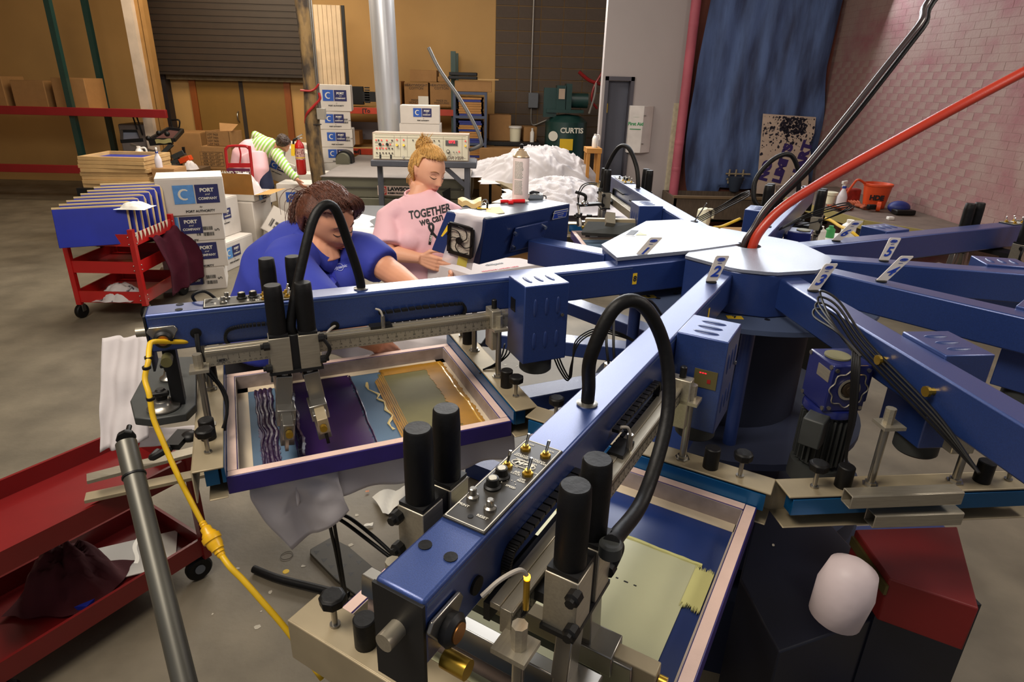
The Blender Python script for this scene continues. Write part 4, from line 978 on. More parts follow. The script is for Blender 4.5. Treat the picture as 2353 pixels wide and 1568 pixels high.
# clear bag under the table
bg = at(1150, 440, Y=3.9)
b = MB(); b.sheet(lambda u, v: Vector((bg.x-.16+.16*(1-abs(2*v-1)*.3)*math.cos(u*6.283)+.03*noise.noise(Vector((u*7, v*5, 0)))+.1, bg.y+.2+.14*math.sin(u*6.283), .25+v*.36)), 24, 12)
tag(b.build('plastic_bag', CLEARP, smooth=9), 'crumpled clear plastic bag hanging below the folding table', 'bag')
tag(MB().bb((bg.x-.28, bg.y+.4, 0), (bg.x+.5, bg.y+.8, .5)).build('carton_under', CARD), 'brown carton standing under the folding table', 'box')
# side table behind blue woman with spread white shirt
q0 = at(820, 520, Z=.9); q1 = at(890, 580, Z=.9)
tb2 = thing('work_table', 'black work table beside the dryer carrying a spread shirt', 'table', (q0.x, q0.y, 0))
MB().bb((-.35, -.25, .84), (.85, .95, .88)).build('table_top', BLACKM, tb2)
for x in (-.3, .75):
    for y in (-.2, .85): MB().bb((x, y, 0), (x+.05, y+.05, .84)).build('leg', BLACKM, tb2)
b = MB(); b.sheet(lambda u, v: Vector((-.22+u*.86, -.28+v*.75, .89+.025*noise.noise(Vector((u*4, v*4, 5)))-(.18*max(0, .12-v)/.12))), 30, 26, th=.01)
ts = b.build('printed_shirt', SHIRT, tb2, smooth=9, world=False); ts.parent = None; ts.matrix_world = W[tb2]; W[ts] = W[tb2]
tag(ts, 'white shirt with small colour print spread on the black table', 'clothes')
pm = MB(); rs = random.Random(2)
for k in range(9): pm.tube([(.30+.02*k, .12, .925), (.31+.02*k, .16, .925), (.29+.02*k, .20, .925)], .0025, n=4, sub=3)
pm.build('print_strokes', mat('orange_print', (214, 130, 96), var=0), ts); pm = MB()
for k in range(24): pm.box((.28+rs.random()*.22, .17+rs.random()*.09, .924), (.02, .02, .002), R=Matrix.Rotation(rs.random()*3, 3, 'Z'))
pm.build('print_patch', mat('teal_print', (130, 170, 176), var=0), ts)

# ---------------------------------------------------------------- hand truck
Yh = 5.55
def Hh(x, y): return at(x, y, Y=Yh)-Vector((hq0.x, Yh, 0))
hq0 = at(548, 450, Y=Yh)
ht = thing('hand_truck', 'red hand truck standing in front of the bending woman', 'hand truck', (hq0.x, Yh, 0))
fr = MB(); fr.tube([Hh(527, 420), Hh(519, 352), Hh(521, 341), Hh(530, 336), Hh(562, 336), Hh(571, 341), Hh(575, 352), Hh(592, 520)], .017, n=10)
fr.tube([Hh(527, 420), Hh(533, 470), Hh(538, 520)], .017); fr.bar(Hh(521, 380), Hh(577, 380), .02, .05); fr.tube([Hh(549, 336), Hh(553, 355), Hh(551, 378)], .010)
fr.build('frame', mat('hand_truck_red', (160, 20, 26), rough=.35, coat=.3), ht)
pA, pB = Hh(524, 400), Hh(576, 400)
MB().bb((pA.x, -.02, pA.z-.07), (pB.x, -.005, pA.z+.07)).build('label_plate', mat('plum_label', (84, 28, 60), rough=.5, var=0), ht)
text('HAND TRUCK', .055, INKWHT, ht, fm(((pA.x+pB.x)/2-.04, -.023, pA.z+.015), (1, 0, 0), (0, 0, 1)), bold=.002)
text('WORLDWIDE', .04, YEL, ht, fm(((pA.x+pB.x)/2, -.023, pA.z-.045), (1, 0, 0), (0, 0, 1)), bold=.001)
for x, y in ((605, 500), (538, 505)):
    p_ = Hh(x, y); MB().lathe([(.06, -.025), (.11, -.03), (.13, -.02), (.13, .02), (.11, .03), (.06, .025)], (p_.x, .1, .13), (1, .1, 0), 22).build('wheel', BLACKR, ht)
MB().bb((Hh(535, 520).x, -.2, 0.01), (Hh(596, 520).x, .0, .022)).build('toe_plate', mat('hand_truck_red', (160, 20, 26)), ht)

# ---------------------------------------------------------------- stack of wood-framed screens on a stand
Yw_ = 5.2
zt = at(320, 362, Y=Yw_).z; x1 = at(333, 380, Y=Yw_).x; x0 = x1-.75
hk = (zt-at(320, 434, Y=Yw_).z)/8
mw = mat('pine_screen_frame', (192, 156, 104), rough=.6, var=.12, vs=6)
sq = thing('screen_stand', 'dark low stand under the wooden screen stack at far left', 'stand', (x0, Yw_, 0))
zb = zt-8*hk
MB().bb((-.05, -.05, zb-.12), (.8, .65, zb)).build('stand_top', BLACKM, sq)
for x in (0, .7):
    for y in (0, .55): MB().bb((x, y, 0), (x+.05, y+.05, zb-.12)).build('leg', BLACKM, sq)
nm = 'bottom,second,third,fourth,fifth,sixth,seventh,top'.split(',')
for k in range(8):
    t = thing('print_screen', nm[k]+' wood-framed screen of the stack at the far left', 'screen', (x0+rs.uniform(-.01, .015), Yw_+rs.uniform(-.01, .01), zb+k*hk), rad(rs.uniform(-2, 3)))
    h = hk-.003; f = MB(); f.bb((0, 0, 0), (.75, .045, h)); f.bb((0, .555, 0), (.75, .6, h)); f.bb((0, .045, 0), (.045, .555, h)); f.bb((.705, .045, 0), (.75, .555, h)); f.build('frame', mw, t, bevel=.002)
    MB().bb((.04, .04, .003), (.71, .56, .006)).build('screen_mesh', mat('blue_mesh_fill', (30, 48, 150), rough=.5), t)
q = at(366, 385, Y=Yw_+.1); spray_bottle('white spray bottle standing right of the wood screen stack', (q.x, Yw_+.1, zt-.12), at(366, 337, Y=Yw_+.1).z-zt+.12, rz=.5); carton('brown carton under the white spray bottle beside the wood screen stack', (q.x+.08, Yw_+.16, 0), .26, .3, zt-.122, m=CARD)
q = at(317, 360, Y=5.9); jug('gallon_jug', 'white handled jug behind the stack of wood-framed screens', (q.x, 5.95, q.z-.12), .24, rz=.2, m=WHITE)
tag(MB().bb((q.x-.6, 5.85, 0), (q.x+.35, 6.2, q.z-.12)).build('side_shelf', BLACKM), 'black cabinet under the white handled jug', 'cabinet')

# ---------------------------------------------------------------- manual press at far left
Ym = 6.9
def Q(x, y, Y=Ym): return at(x, y, Y=Y)
q = Q(360, 360)
mp = thing('manual_press', 'black manual screen press behind the wood-framed screens at left', 'press', (q.x, Ym, 0))
O_ = Vector((q.x, Ym, 0)); rel = lambda x, y, Y=Ym: at(x, y, Y=Y)-O_
MB().cyl((0, 0, 0), (0, 0, rel(360, 372).z), .07).build('pedestal', BLACKM, mp)
MB().lathe([(.3, 0), (.3, .03), (.08, .06)]).build('base_foot', BLACKM, mp)
for (pts, nm_) in (([(335, 318), (352, 330), (410, 330), (425, 300), (395, 296)], 'screen_clamp'),):
    P_ = [rel(x, y) for x, y in pts]
def tray(name, A_, B_, C_, D_, m, m2):
    b = MB(); P_ = [Vector(p) for p in (A_, B_, C_, D_)]
    for i in range(4): b.bar(P_[i], P_[(i+1) % 4], .035, .05)
    o = b.build(name, m, mp); MB().add([p-Vector((0, 0, .01)) for p in P_], [(0, 1, 2, 3)]).build('screen_panel', m2, mp, smooth=None)
tray('screen_frame', rel(343, 322), rel(400, 322), rel(420, 300, Ym+.5), rel(388, 296, Ym+.5), BLACKM, mat('dark_maroon_mesh', (70, 34, 34), rough=.6))
tray('screen_frame', rel(280, 325, Ym+.2), rel(326, 322, Ym+.2), rel(318, 302, Ym+.6), rel(280, 302, Ym+.6), BLACKM, mat('steel_blue_mesh', (70, 76, 92), rough=.4))
MB().bar(rel(345, 330), rel(396, 326), .05, .06).build('clamp_bar', BLACKM, mp)
MB().sheet(lambda u, v: rel(361, 322-0).lerp(rel(397, 320), u)+Vector((0, -.06+v*.02, .01-v*.055+.006*math.sin(u*9))), 12, 3).build('squeegee_rag', mat('cream_cloth', (190, 180, 120), rough=.8), mp)
for x, y in ((341, 318), (365, 306), (384, 308)): MB().ball(rel(x, y), .035).build('knob', BLACK, mp)
for (x0_, y0_, x1_, y1_, w_) in ((310, 345, 340, 370, .02), (340, 368, 356, 345, .02), (366, 360, 395, 332, .05), (375, 388, 412, 366, .06), (412, 372, 420, 400, .05), (300, 332, 360, 350, .03)):
    MB().bar(rel(x0_, y0_), rel(x1_, y1_), w_, w_).build('arm', DGREY if w_ > .03 else STEEL, mp)
MB().bar(rel(398, 362), rel(424, 350), .07, .07).build('arm_end', DGREY, mp, bevel=.005)
MB().bar(rel(421, 338), rel(423, 352), .03, .03).build('handle_grip', BLACK, mp)
MB().bar(rel(415, 371), rel(439, 362), .10, .07).build('orange_block', ORNG, mp, bevel=.006)
tag(cloth_heap('rag', 'crumpled pale rag over the right of the manual press', (Q(445, 375).x, Ym-.1, Q(445, 384).z-.02), .1, .1, .12, SHIRT, 21, n=20), 'crumpled pale rag beside the orange block of the manual press', 'cloth')
tag(MB().tube([Q(391, 384), Q(396, 374), Q(403, 376), Q(406, 386)], .03).build('red_rag', RED), 'small red crumpled cloth below the orange block', 'cloth')
tag(MB().bb((Q(380, 388).x, Ym-.25, 0), (Q(466, 388).x, Ym+.25, Q(445, 386).z)).build('press_bench', mat('bench_brown', (90, 70, 50))), 'brown bench carrying rags right of the manual press', 'bench')

# ---------------------------------------------------------------- red tool cart with blue framed screens
ca = at(335, 702, Z=.12); cb_ = at(418, 650, Z=.12)
cz = at(308, 545, Y=ca.y).z
dirc = Vector((cb_.x-ca.x, cb_.y-ca.y, 0)); Lc_ = dirc.length; dirc.normalize(); side = Vector((-dirc.y, dirc.x, 0))
rt = thing('tool_cart', 'red steel tool cart loaded with blue framed screens at left', 'cart', ca*1, R=Matrix((side, dirc, Vector((0, 0, 1)))).transposed())
# local: x = side (left), y = away
RC = mat('cart_red', (176, 24, 22), rough=.35, coat=.3, var=.06)
ztop_c = at(308, 528, Y=ca.y).z-.12
Wd = .55
for x in (0, Wd):
    for y in (0, Lc_): MB().bb((x-.02, y-.02, 0), (x+.02, y+.02, ztop_c)).build('leg', RC, rt)
for i, z in enumerate((ztop_c-.14, (ztop_c)*.43, .02)):
    b = MB(); b.bb((-.012, 0, z), (.0, Lc_, z+.10)); b.bb((Wd, 0, z), (Wd+.012, Lc_, z+.10)); b.bb((0, -.012, z), (Wd, 0, z+.10)); b.bb((0, Lc_, z), (Wd, Lc_+.012, z+.10)); b.bb((0, 0, z), (Wd, Lc_, z+.012)); b.build('tray', RC, rt)
for x in (0, Wd):
    for y in (0, Lc_):
        MB().lathe([(.02, -.018), (.055, -.02), (.062, -.012), (.062, .012), (.055, .02), (.02, .018)], (x, y, -.06), (1, .2, 0), 20).build('caster', BLACKR, rt)
        MB().bb((x-.03, y-.02, -.06), (x-.022, y+.02, 0)).build('caster_fork', STEEL, rt)
rvt = MB()
for z in (.05, .09, ztop_c*.43+.03, ztop_c*.43+.07, ztop_c-.12, ztop_c-.06): rvt.ball((-.022, .02, z), .006, nu=8, nv=5).ball((-.022, Lc_-.02, z), .006, nu=8, nv=5).ball((.02, -.024, z), .006, nu=8, nv=5)
rvt.build('bolt_heads', STEEL, rt)
zl = ztop_c-.12
R_ = W[rt]
for k in range(8):
    y = .02+k*(Lc_+.02)/7.0
    t = thing('framed_screen', ('nearest', 'second', 'third', 'fourth', 'fifth', 'sixth', 'seventh', 'farthest')[k]+' upright blue screen with pale wooden edge on the red cart', 'screen', R_ @ Vector((.02, y, zl)), R=(R_.to_3x3() @ Matrix.Rotation(rad(-24), 3, 'Z') @ Matrix.Rotation(rad(-10), 3, 'X')))
    w_, h_ = .50, .30+.012*k
    MB().bb((.0, 0, 0), (w_, .012, h_)).build('panel', mat('bright_blue_screen', (22, 40, 160), rough=.4), t, bevel=.004)
    b = MB(); pts = [(-.006, .0, 0), (-.006, 0, h_-.03), (.006, 0, h_), (.03, 0, h_+.006), (w_, 0, h_+.006)]
    b.rings([((p[0], .006, p[2]), (.004, .009)) for p in pts], 8); b.build('wood_edge', mat('pale_edge_wood', (206, 180, 130), rough=.6), t)
rs = random.Random(8)
for k in range(9):
    y = .02+k*.06
    if y > Lc_: break
    MB().add([(-.02, y, ztop_c-.03), (-.022, y+.035, ztop_c-.03), (-.026, y+.028, ztop_c-.06-rs.random()*.03), (-.024, y+.012, ztop_c-.09-rs.random()*.03)], [(0, 3, 2, 1)]).build('tape_scrap', TAPEW, rt, smooth=None)
o = cloth_heap('maroon_shirts', 'maroon shirts spilling out of the middle of the red cart', (0, 0, 0), .2, .2, .1, MAROON, 5)
bpy.data.objects.remove(o)
b = MB()
def mar(u, v):
    # draped from the cart's middle tray over its right-hand end
    s_ = v*.85; over = max(0, s_-.42); x = .38-min(s_, .42)-.10*min(over*4, 1)-.03*over; y = .16+u*(Lc_-.02)+.06*math.sin(v*4); z = .46+.05*math.sin(v*3)-over*1.0+.030*math.sin(u*11+v*2.5)+.016*math.sin(u*25+v*6)+.03*noise.noise(Vector((u*5, v*5, 0)))
    return R_ @ Vector((x-.025*math.cos(u*13)*min(1, over*6), y, max(z, .03)))
b.sheet(mar, 46, 40, th=.012)
tag(b.build('maroon_cloth', MAROON, smooth=9), 'maroon shirts spilling out of the middle of the red cart', 'clothes')
tag(cloth_heap('white_bowl_cloth', 'patterned white bundle on the lowest tray of the red cart', tuple(R_ @ Vector((.25, .1, .04))), .16, .16, .12, mat('marbled_cloth', (206, 200, 196), rough=.8, c2=(60, 50, 60), vs=14, f2=.40, hard=.03), 33, n=24), 'patterned white bundle on the lowest tray of the red cart', 'clothes')
cloth_heap('paper_wad', 'white crumpled paper on top of the framed screens', tuple(at(312, 478, Z=.12+ztop_c+.16)-Vector((0, 0, 0))), .12, .1, .05, PAPER, 40, n=20)
# ---------------------------------------------------------------- the press: hub
TH0 = p7 = rad(201.739); ST = math.pi/5
def ang(k): return TH0+k*ST
def pol(k, r, n, z): a = ang(k); return Vector((r*math.cos(a)-n*math.sin(a), r*math.sin(a)+n*math.cos(a), z))
hub = thing('press_hub', 'central blue hub and base of the carousel press under a pale cover plate', 'press', (0, 0, 0))
def Zp(lst, z): return [(lambda q: (q.x, q.y))(at(x, y, Z=z)) for x, y in lst]
cov = Zp([(1573, 587), (1655, 524), (1670, 526), (1832, 555), (1905, 589), (1912, 597), (1903, 612), (1880, 621), (1780, 627), (1690, 618)], H+.022)
# cover with a round hole: ring of quads between hole and outline
hc = at(1718, 564, Z=H+.022); hr_ = .046
n = 60; vs = []; fs = []
def hit(a):
    d = Vector((math.cos(a), math.sin(a))); best = 9
    for i in range(len(cov)):
        p = Vector(cov[i])-Vector((hc.x, hc.y)); e = Vector(cov[(i+1) % len(cov)])-Vector(cov[i])
        den = d.x*e.y-d.y*e.x
        if abs(den) < 1e-9: continue
        t = (p.x*e.y-p.y*e.x)/den; s_ = (p.x*d.y-p.y*d.x)/den
        if t > 0 and -1e-6 <= s_ <= 1+1e-6: best = min(best, t)
    return best
for k in range(n):
    a = 2*math.pi*k/n; d = Vector((math.cos(a), math.sin(a))); R_o = hit(a)
    for r, z in ((hr_, H+.022), (R_o, H+.022), (R_o, H+.012), (hr_, H+.012)): vs.append((hc.x+d.x*r, hc.y+d.y*r, z))
for k in range(n):
    a, b = 4*k, 4*((k+1) % n)
    for j in range(4): fs.append((a+j, a+(j+1) % 4, b+(j+1) % 4, b+j))
MB().add(vs, fs).build('cover_plate', SHEENTOP, hub, fix=True, smooth=.4)
dec = [(.262*math.cos(ang(k)+ST/2), .262*math.sin(ang(k)+ST/2)) for k in range(10)]
cv_ = Vector((sum(p[0] for p in cov)/len(cov), sum(p[1] for p in cov)/len(cov)))
MB().prism([tuple(cv_+(Vector(p)-cv_)*.985) for p in cov], H-.13, H+.011).build('hub_drum', BLUE2, hub, bevel=.004)
MB().lathe([(hr_*1.1, 0), (hr_*1.1, .013)], (hc.x, hc.y, H)).build('hole_liner', BLACK, hub)
for r, z, h, nm in ((.47, H-.131, .016, 'index_plate'), (.50, .84, .025, 'carousel_plate'), (.56, .56, .10, 'lower_ring')):
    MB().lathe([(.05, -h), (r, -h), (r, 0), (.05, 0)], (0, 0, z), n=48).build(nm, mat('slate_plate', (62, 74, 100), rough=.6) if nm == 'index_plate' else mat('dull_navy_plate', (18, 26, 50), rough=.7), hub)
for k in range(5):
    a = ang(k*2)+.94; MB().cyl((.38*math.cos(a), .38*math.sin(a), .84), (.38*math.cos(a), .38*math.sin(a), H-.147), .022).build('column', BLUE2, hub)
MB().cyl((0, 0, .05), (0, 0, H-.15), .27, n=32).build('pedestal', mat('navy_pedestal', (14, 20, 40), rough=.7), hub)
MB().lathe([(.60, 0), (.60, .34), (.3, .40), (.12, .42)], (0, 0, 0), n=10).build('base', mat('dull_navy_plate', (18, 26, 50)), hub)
for k in range(5): MB().bar(pol(k*2+.5, .3, 0, .06), pol(k*2+.5, 1.2, 0, .06), .09, .09).build('floor_leg', BLUE2, hub)
def sticker(s, c, z, sx=.05, sy=.028, yaw=0, nm='yellow_number_sticker'):
    M = Matrix.Translation((c.x, c.y, z)) @ Matrix.Rotation(yaw, 4, 'Z')
    o = MB().bb((-sx/2, -sy/2, 0), (sx/2, sy/2, .001), M=M).build(nm, YEL, hub)
    text(s, sy*.9, INKBLK, o, M @ Matrix.Translation((0, 0, .0015)), bold=.001)
zi = H-.131
sticker('7', at(1688, 730, Z=zi), zi, yaw=-.1); sticker('8', at(1490, 682, Z=zi), zi, yaw=.2)
hm = MB()
for x, y in ((1746, 713), (1763, 735), (1512, 686), (1552, 675)): q = at(x, y, Z=zi); hm.cyl((q.x, q.y, zi-.004), (q.x, q.y, zi+.001), .009, n=14)
hm.build('plate_holes', BLACK, hub)
# control-arm cover and support tube
ccv = Zp([(1382, 562), (1418, 592), (1592, 575), (1700, 560), (1650, 524), (1565, 504), (1485, 508)], H+.026)
cc_ = thing('junction_cover', 'pale angular junction cover between the control box and the hub', 'cover', (-.3, .15, H))
MB().prism(ccv, H+.014, H+.026).build('top_sheet', SHEENTOP, cc_, world=True, smooth=.3)
MB().prism([(x*.985-.003, y*.985+.003) for x, y in ccv], H-.07, H+.014).build('side_walls', BLUE2, cc_, world=True, smooth=.3)
q = [at(x, y, Z=H+.027) for x, y in ((1438, 540), (1451, 529), (1467, 530), (1455, 541))]
MB().prism([(p.x, p.y) for p in q], H+.026, H+.0275).build('dark_window', BLACK, cc_, world=True)
q = [at(x, y, Z=H+.027) for x, y in ((1433, 540), (1437, 542), (1459, 543), (1473, 531), (1470, 531), (1457, 541))]
MB().prism([(p.x, p.y) for p in q], H+.026, H+.027).build('window_frame', WHITE, cc_, world=True)
q = [at(x, y, Z=H+.027) for x, y in ((1461, 540), (1468, 533), (1486, 540))]
MB().prism([(p.x, p.y) for p in q], H+.026, H+.0275).build('yellow_triangle', mat('pale_yellow_sticker', (232, 226, 150), rough=.5), cc_, world=True)
sa, sb = Vector((-.757, .125, H-.045)), Vector((-.50, -.06, H-.045))
MB().bar(sa, sb, .08, .09).build('support_tube', BLUE, cc_, world=True, bevel=.004)
# control box
zt_b = 1.535; zb_b = 1.365
def P2(x, y, z): q = at(x, y, Z=z); return (q.x, q.y)
c1, c2, c3, c4 = P2(1117, 505, zt_b), P2(1310, 469, zt_b), P2(1225, 457, zt_b), P2(1026, 486, zt_b)
c3 = (c2[0]-.13, c2[1]+.12)
b1, b2, b4 = at(1101, 609, Z=zb_b-.01), at(1303, 557, Z=zb_b+.005), at(991, 575, Z=zb_b+.035); b3 = Vector((c3[0], c3[1], zb_b))
bx = thing('control_box', 'blue control box with grey top and fan grille, bolted to the support tube', 'control box', (c1[0], c1[1], zb_b))
b = MB(); b.add([tuple(b1), tuple(b2), tuple(b3), tuple(b4), (c1[0], c1[1], zt_b), (c2[0], c2[1], zt_b), (c3[0], c3[1], zt_b), (c4[0], c4[1], zt_b)], [(0, 1, 5, 4), (1, 2, 6, 5), (2, 3, 7, 6), (3, 0, 4, 7), (3, 2, 1, 0), (4, 5, 6, 7)]); b.build('box_body', BLUE2, bx, world=True, fix=True, bevel=.003)
cen = Vector(((c1[0]+c3[0])/2, (c1[1]+c3[1])/2))
tp = [tuple(cen+(Vector(c)-cen)*.985) for c in (c1, c2, c3, c4)]
MB().prism(tp, zt_b, zt_b+.002).build('top_sheet', mat('grey_box_top', (104, 112, 124), rough=.45, metal=.3, var=.08), bx, world=True)
fd = (Vector(c2)-Vector(c1)).normalized(); fn = Vector((fd.y, -fd.x))
T1, T2, T4 = Vector((c1[0], c1[1], zt_b)), Vector((c2[0], c2[1], zt_b)), Vector((c4[0], c4[1], zt_b))
FN = (T2-T1).cross(Vector((0, 0, 1))).normalized()
def F(u, v, e=0): return b1.lerp(b2, u).lerp(T1.lerp(T2, u), v)+FN*e
Mf = lambda u, v, e=.004: fm(F(u, v, e), F(u+.1, v)-F(u-.1, v), F(u, 1)-F(u, 0))
MB().box((0, 0, 0), (.17, .10, .008), M=Mf(.50, .42)).build('bolt_plate', BLUE2, bx, world=True, bevel=.003)
for u in (.32, .66):
    for v in (.26, .58): MB().cyl((0, 0, 0), (0, 0, .012), .008, n=8, M=Mf(u, v, .008)).build('bolt', CHROME, bx, world=True)
MB().box((0, 0, 0), (.08, .035, .001), M=Mf(.87, .80, .003)).build('instruction_label', INKWHT, bx, world=True)
MB().box((0, 0, 0), (.075, .030, .0015), M=Mf(.87, .80, .0035)).build('instruction_label_field', INKBLUE, bx, world=True)
for k, s in enumerate(('NON-HAZARDOUS ENCLOSURE', 'MAIN POWER', 'Disconnect')): me = text(s, .006, INKWHT, bx, Matrix(), align='CENTER'); me.data.transform(W[bx].inverted() @ (Mf(.87, .80+.045-.05*k, .0045)))
# left (fan) face
gd = (Vector(c1)-Vector(c4)).normalized(); gn = Vector((gd.y, -gd.x)); gw = (Vector(c1)-Vector(c4)).length
GN = (T1-T4).cross(Vector((0, 0, 1))).normalized()
def G(u, v, e=0): return b4.lerp(b1, u).lerp(T4.lerp(T1, u), v)+GN*e
Mg = lambda u, v, e=.004: fm(G(u, v, e), G(u+.1, v)-G(u-.1, v), G(u, 1)-G(u, 0))
fan = MB(); pts = [(-.045, -.052), (.045, -.052), (.045, .052), (-.045, .052)]
for i in range(4): a_, b_ = pts[i], pts[(i+1) % 4]; fan.bar((a_[0], a_[1], 0), (b_[0], b_[1], 0), .012, .010)
fan = MB().add([tuple(Mg(.66, .50, .034) @ Vector(p)) for p in fan.v], fan.f); fan.build('fan_frame', BLACK, bx, world=True)
MB().box((0, 0, 0), (.095, .105, .004), M=Mg(.66, .50, .031)).build('fan_filter', mat('grey_filter', (190, 178, 162), rough=.9, bump=.3, bs=200), bx, world=True)
fb = MB()
for k in range(5):
    a_ = k*1.2566; fb.tube([(.012*math.cos(a_), .012*math.sin(a_), 0), (.032*math.cos(a_+.5), .032*math.sin(a_+.5), 0), (.048*math.cos(a_+1.1), .048*math.sin(a_+1.1), 0), (.052*math.cos(a_+1.7), .052*math.sin(a_+1.7), 0)], .0018, n=5, sub=4)
fb.lathe([(.013, 0), (.013, .004)]); MB().add([tuple(Mg(.66, .50, .040) @ Vector(p)) for p in fb.v], fb.f).build('fan_guard', BLACK, bx, world=True)
MB().add([tuple(Mg(.20, .58, .010) @ Vector(p)) for p in ((-.018, -.025, 0), (.014, -.025, 0), (.004, .03, 0))], [(0, 1, 2)]).build('warning_triangle', YEL, bx, world=True, smooth=None)
MB().box((0, 0, 0), (.035, .04, .001), M=Mg(.78, .05, .034)).build('yellow_notice', mat('pale_yellow_notice', (226, 210, 96), rough=.5), bx, world=True)
# plastic sheet over the fan
def pf_(u, v):
    if v < .15: return G(.26+u*.76, 1.0, .022)+Vector((0, 0, .010))-GN*(.15-v)*.55
    return G(.36+u*.64+.03*math.sin(v*5), 1.06-1.16*(v-.15)/.85, .024+.004*math.sin(u*9+v*5))
tag(MB().sheet(pf_, 18, 22).build('plastic_sheet', POLY, smooth=9), 'milky plastic sheet hanging over the fan grille of the control box', 'sheet')
# things on the control box
def K(x, y): return at(x, y, Z=zt_b+.002)
q = K(1195, 463); can = thing('spray_can', 'tall pale spray can with black nozzle on the control box', 'can', q)
MB().lathe([(.0, 0), (.030, 0), (.031, .003), (.031, .168), (.029, .172)], n=28).build('can_body', mat('pale_pink_can', (226, 208, 202), rough=.3, var=0), can)
MB().lathe([(.0305, .165), (.033, .170), (.030, .176), (.027, .178), (.020, .190), (.012, .194), (.012, .198), (.007, .2)], n=28).build('shoulder', mat('tan_metal', (206, 182, 150), rough=.3, metal=.6), can)
MB().lathe([(.007, .198), (.007, .212), (.004, .215)]).build('nozzle', BLACK, can)
b = MB(); rs = random.Random(6)
for k in range(25):
    if k == 13: continue
    a_ = -2.45
    while a_ < -1.45:
        w_ = rs.uniform(.05, .16); b.box((.0311*math.cos(a_+w_/2), .0311*math.sin(a_+w_/2), .152-k*.0050), (.0008, .031*w_, .0019), R=Matrix.Rotation(a_+w_/2, 3, 'Z')); a_ += w_+.04
b.build('small_print', mat('green_grey_print', (120, 136, 118), var=0), can, kind='stuff')
q = K(1228, 457); cm = thing('camera', 'small silver compact camera beside the spray can', 'camera', q, rz=.3)
MB().box((0, 0, .011), (.065, .04, .022)).build('camera_body', CHROME, cm, bevel=.004); MB().tube([(.02, 0, .024), (.0, .02, .026), (-.02, 0, .025), (.01, -.01, .026)], .003).build('strap', BLACK, cm); MB().tube([(.03, 0, .012), (.045, -.005, .01), (.042, -.02, .004)], .0025).build('wrist_cord', BLACK, cm)
q0, q1 = K(1150, 468), K(1215, 467)
mk = thing('marker_pen', 'red marker pen lying in front of the spray can', 'pen', q0)
d_ = q1-q0; MB().rings([((0, 0, .008), .007), (tuple(d_*.85+Vector((0, 0, .008))), .008)], 12).build('barrel', mat('marker_red', (200, 24, 30), rough=.3), mk)
MB().rings([(tuple(d_*.85+Vector((0, 0, .008))), .006), (tuple(d_+Vector((0, 0, .008))), .003)], 10).build('tip', WHITE, mk)
q = K(1168, 470); tag(MB().cyl(q+Vector((0, 0, .007)), q+Vector((.018, .002, .007)), .008).build('pen_cap', mat('marker_red', (200, 24, 30))), 'loose red pen cap beside the marker', 'cap')
def paper(nm, lab, pts, m, dz=0): 
    P_ = [at(x, y, Z=zt_b+.003+dz) for x, y in pts]; return tag(MB().prism([(p.x, p.y) for p in P_], zt_b+.003+dz, zt_b+.0045+dz).build(nm, m), lab, 'paper')
paper('paper_card', 'cream card sticking over the front edge of the control box', [(1116, 495), (1118, 478), (1148, 476), (1160, 490)], CREAMPAP)
paper('paper_slip', 'white folded paper behind the red marker', [(1130, 466), (1150, 458), (1195, 462), (1165, 468)], PAPER)
def wv(u, v): a_ = K(1052, 470).lerp(K(1106, 470), u); b_ = K(1062, 478).lerp(K(1106, 480), u); q = a_.lerp(b_, v); q.z += .022+.006*math.sin(u*8); return q
tag(MB().sheet(wv, 14, 4, th=.018).build('wood_block', mat('cream_wood', (222, 190, 128), rough=.6), smooth=.6), 'cream wavy wooden scrap at the left of the control box top', 'wood')
q = K(1112, 480); t = thing('bulldog_clip', 'small wire and black gadget on a yellow note', 'gadget', q)
MB().tube([(-.01, 0, .01), (-.005, 0, .03), (.01, 0, .032), (.015, 0, .012), (0, .01, .02), (-.01, 0, .01)], .0022).build('wire', CHROME, t); MB().box((.012, 0, .012), (.006, .02, .024)).build('jaw', BLACK, t); MB().box((0, 0, .003), (.05, .03, .002)).build('note', YEL, t)

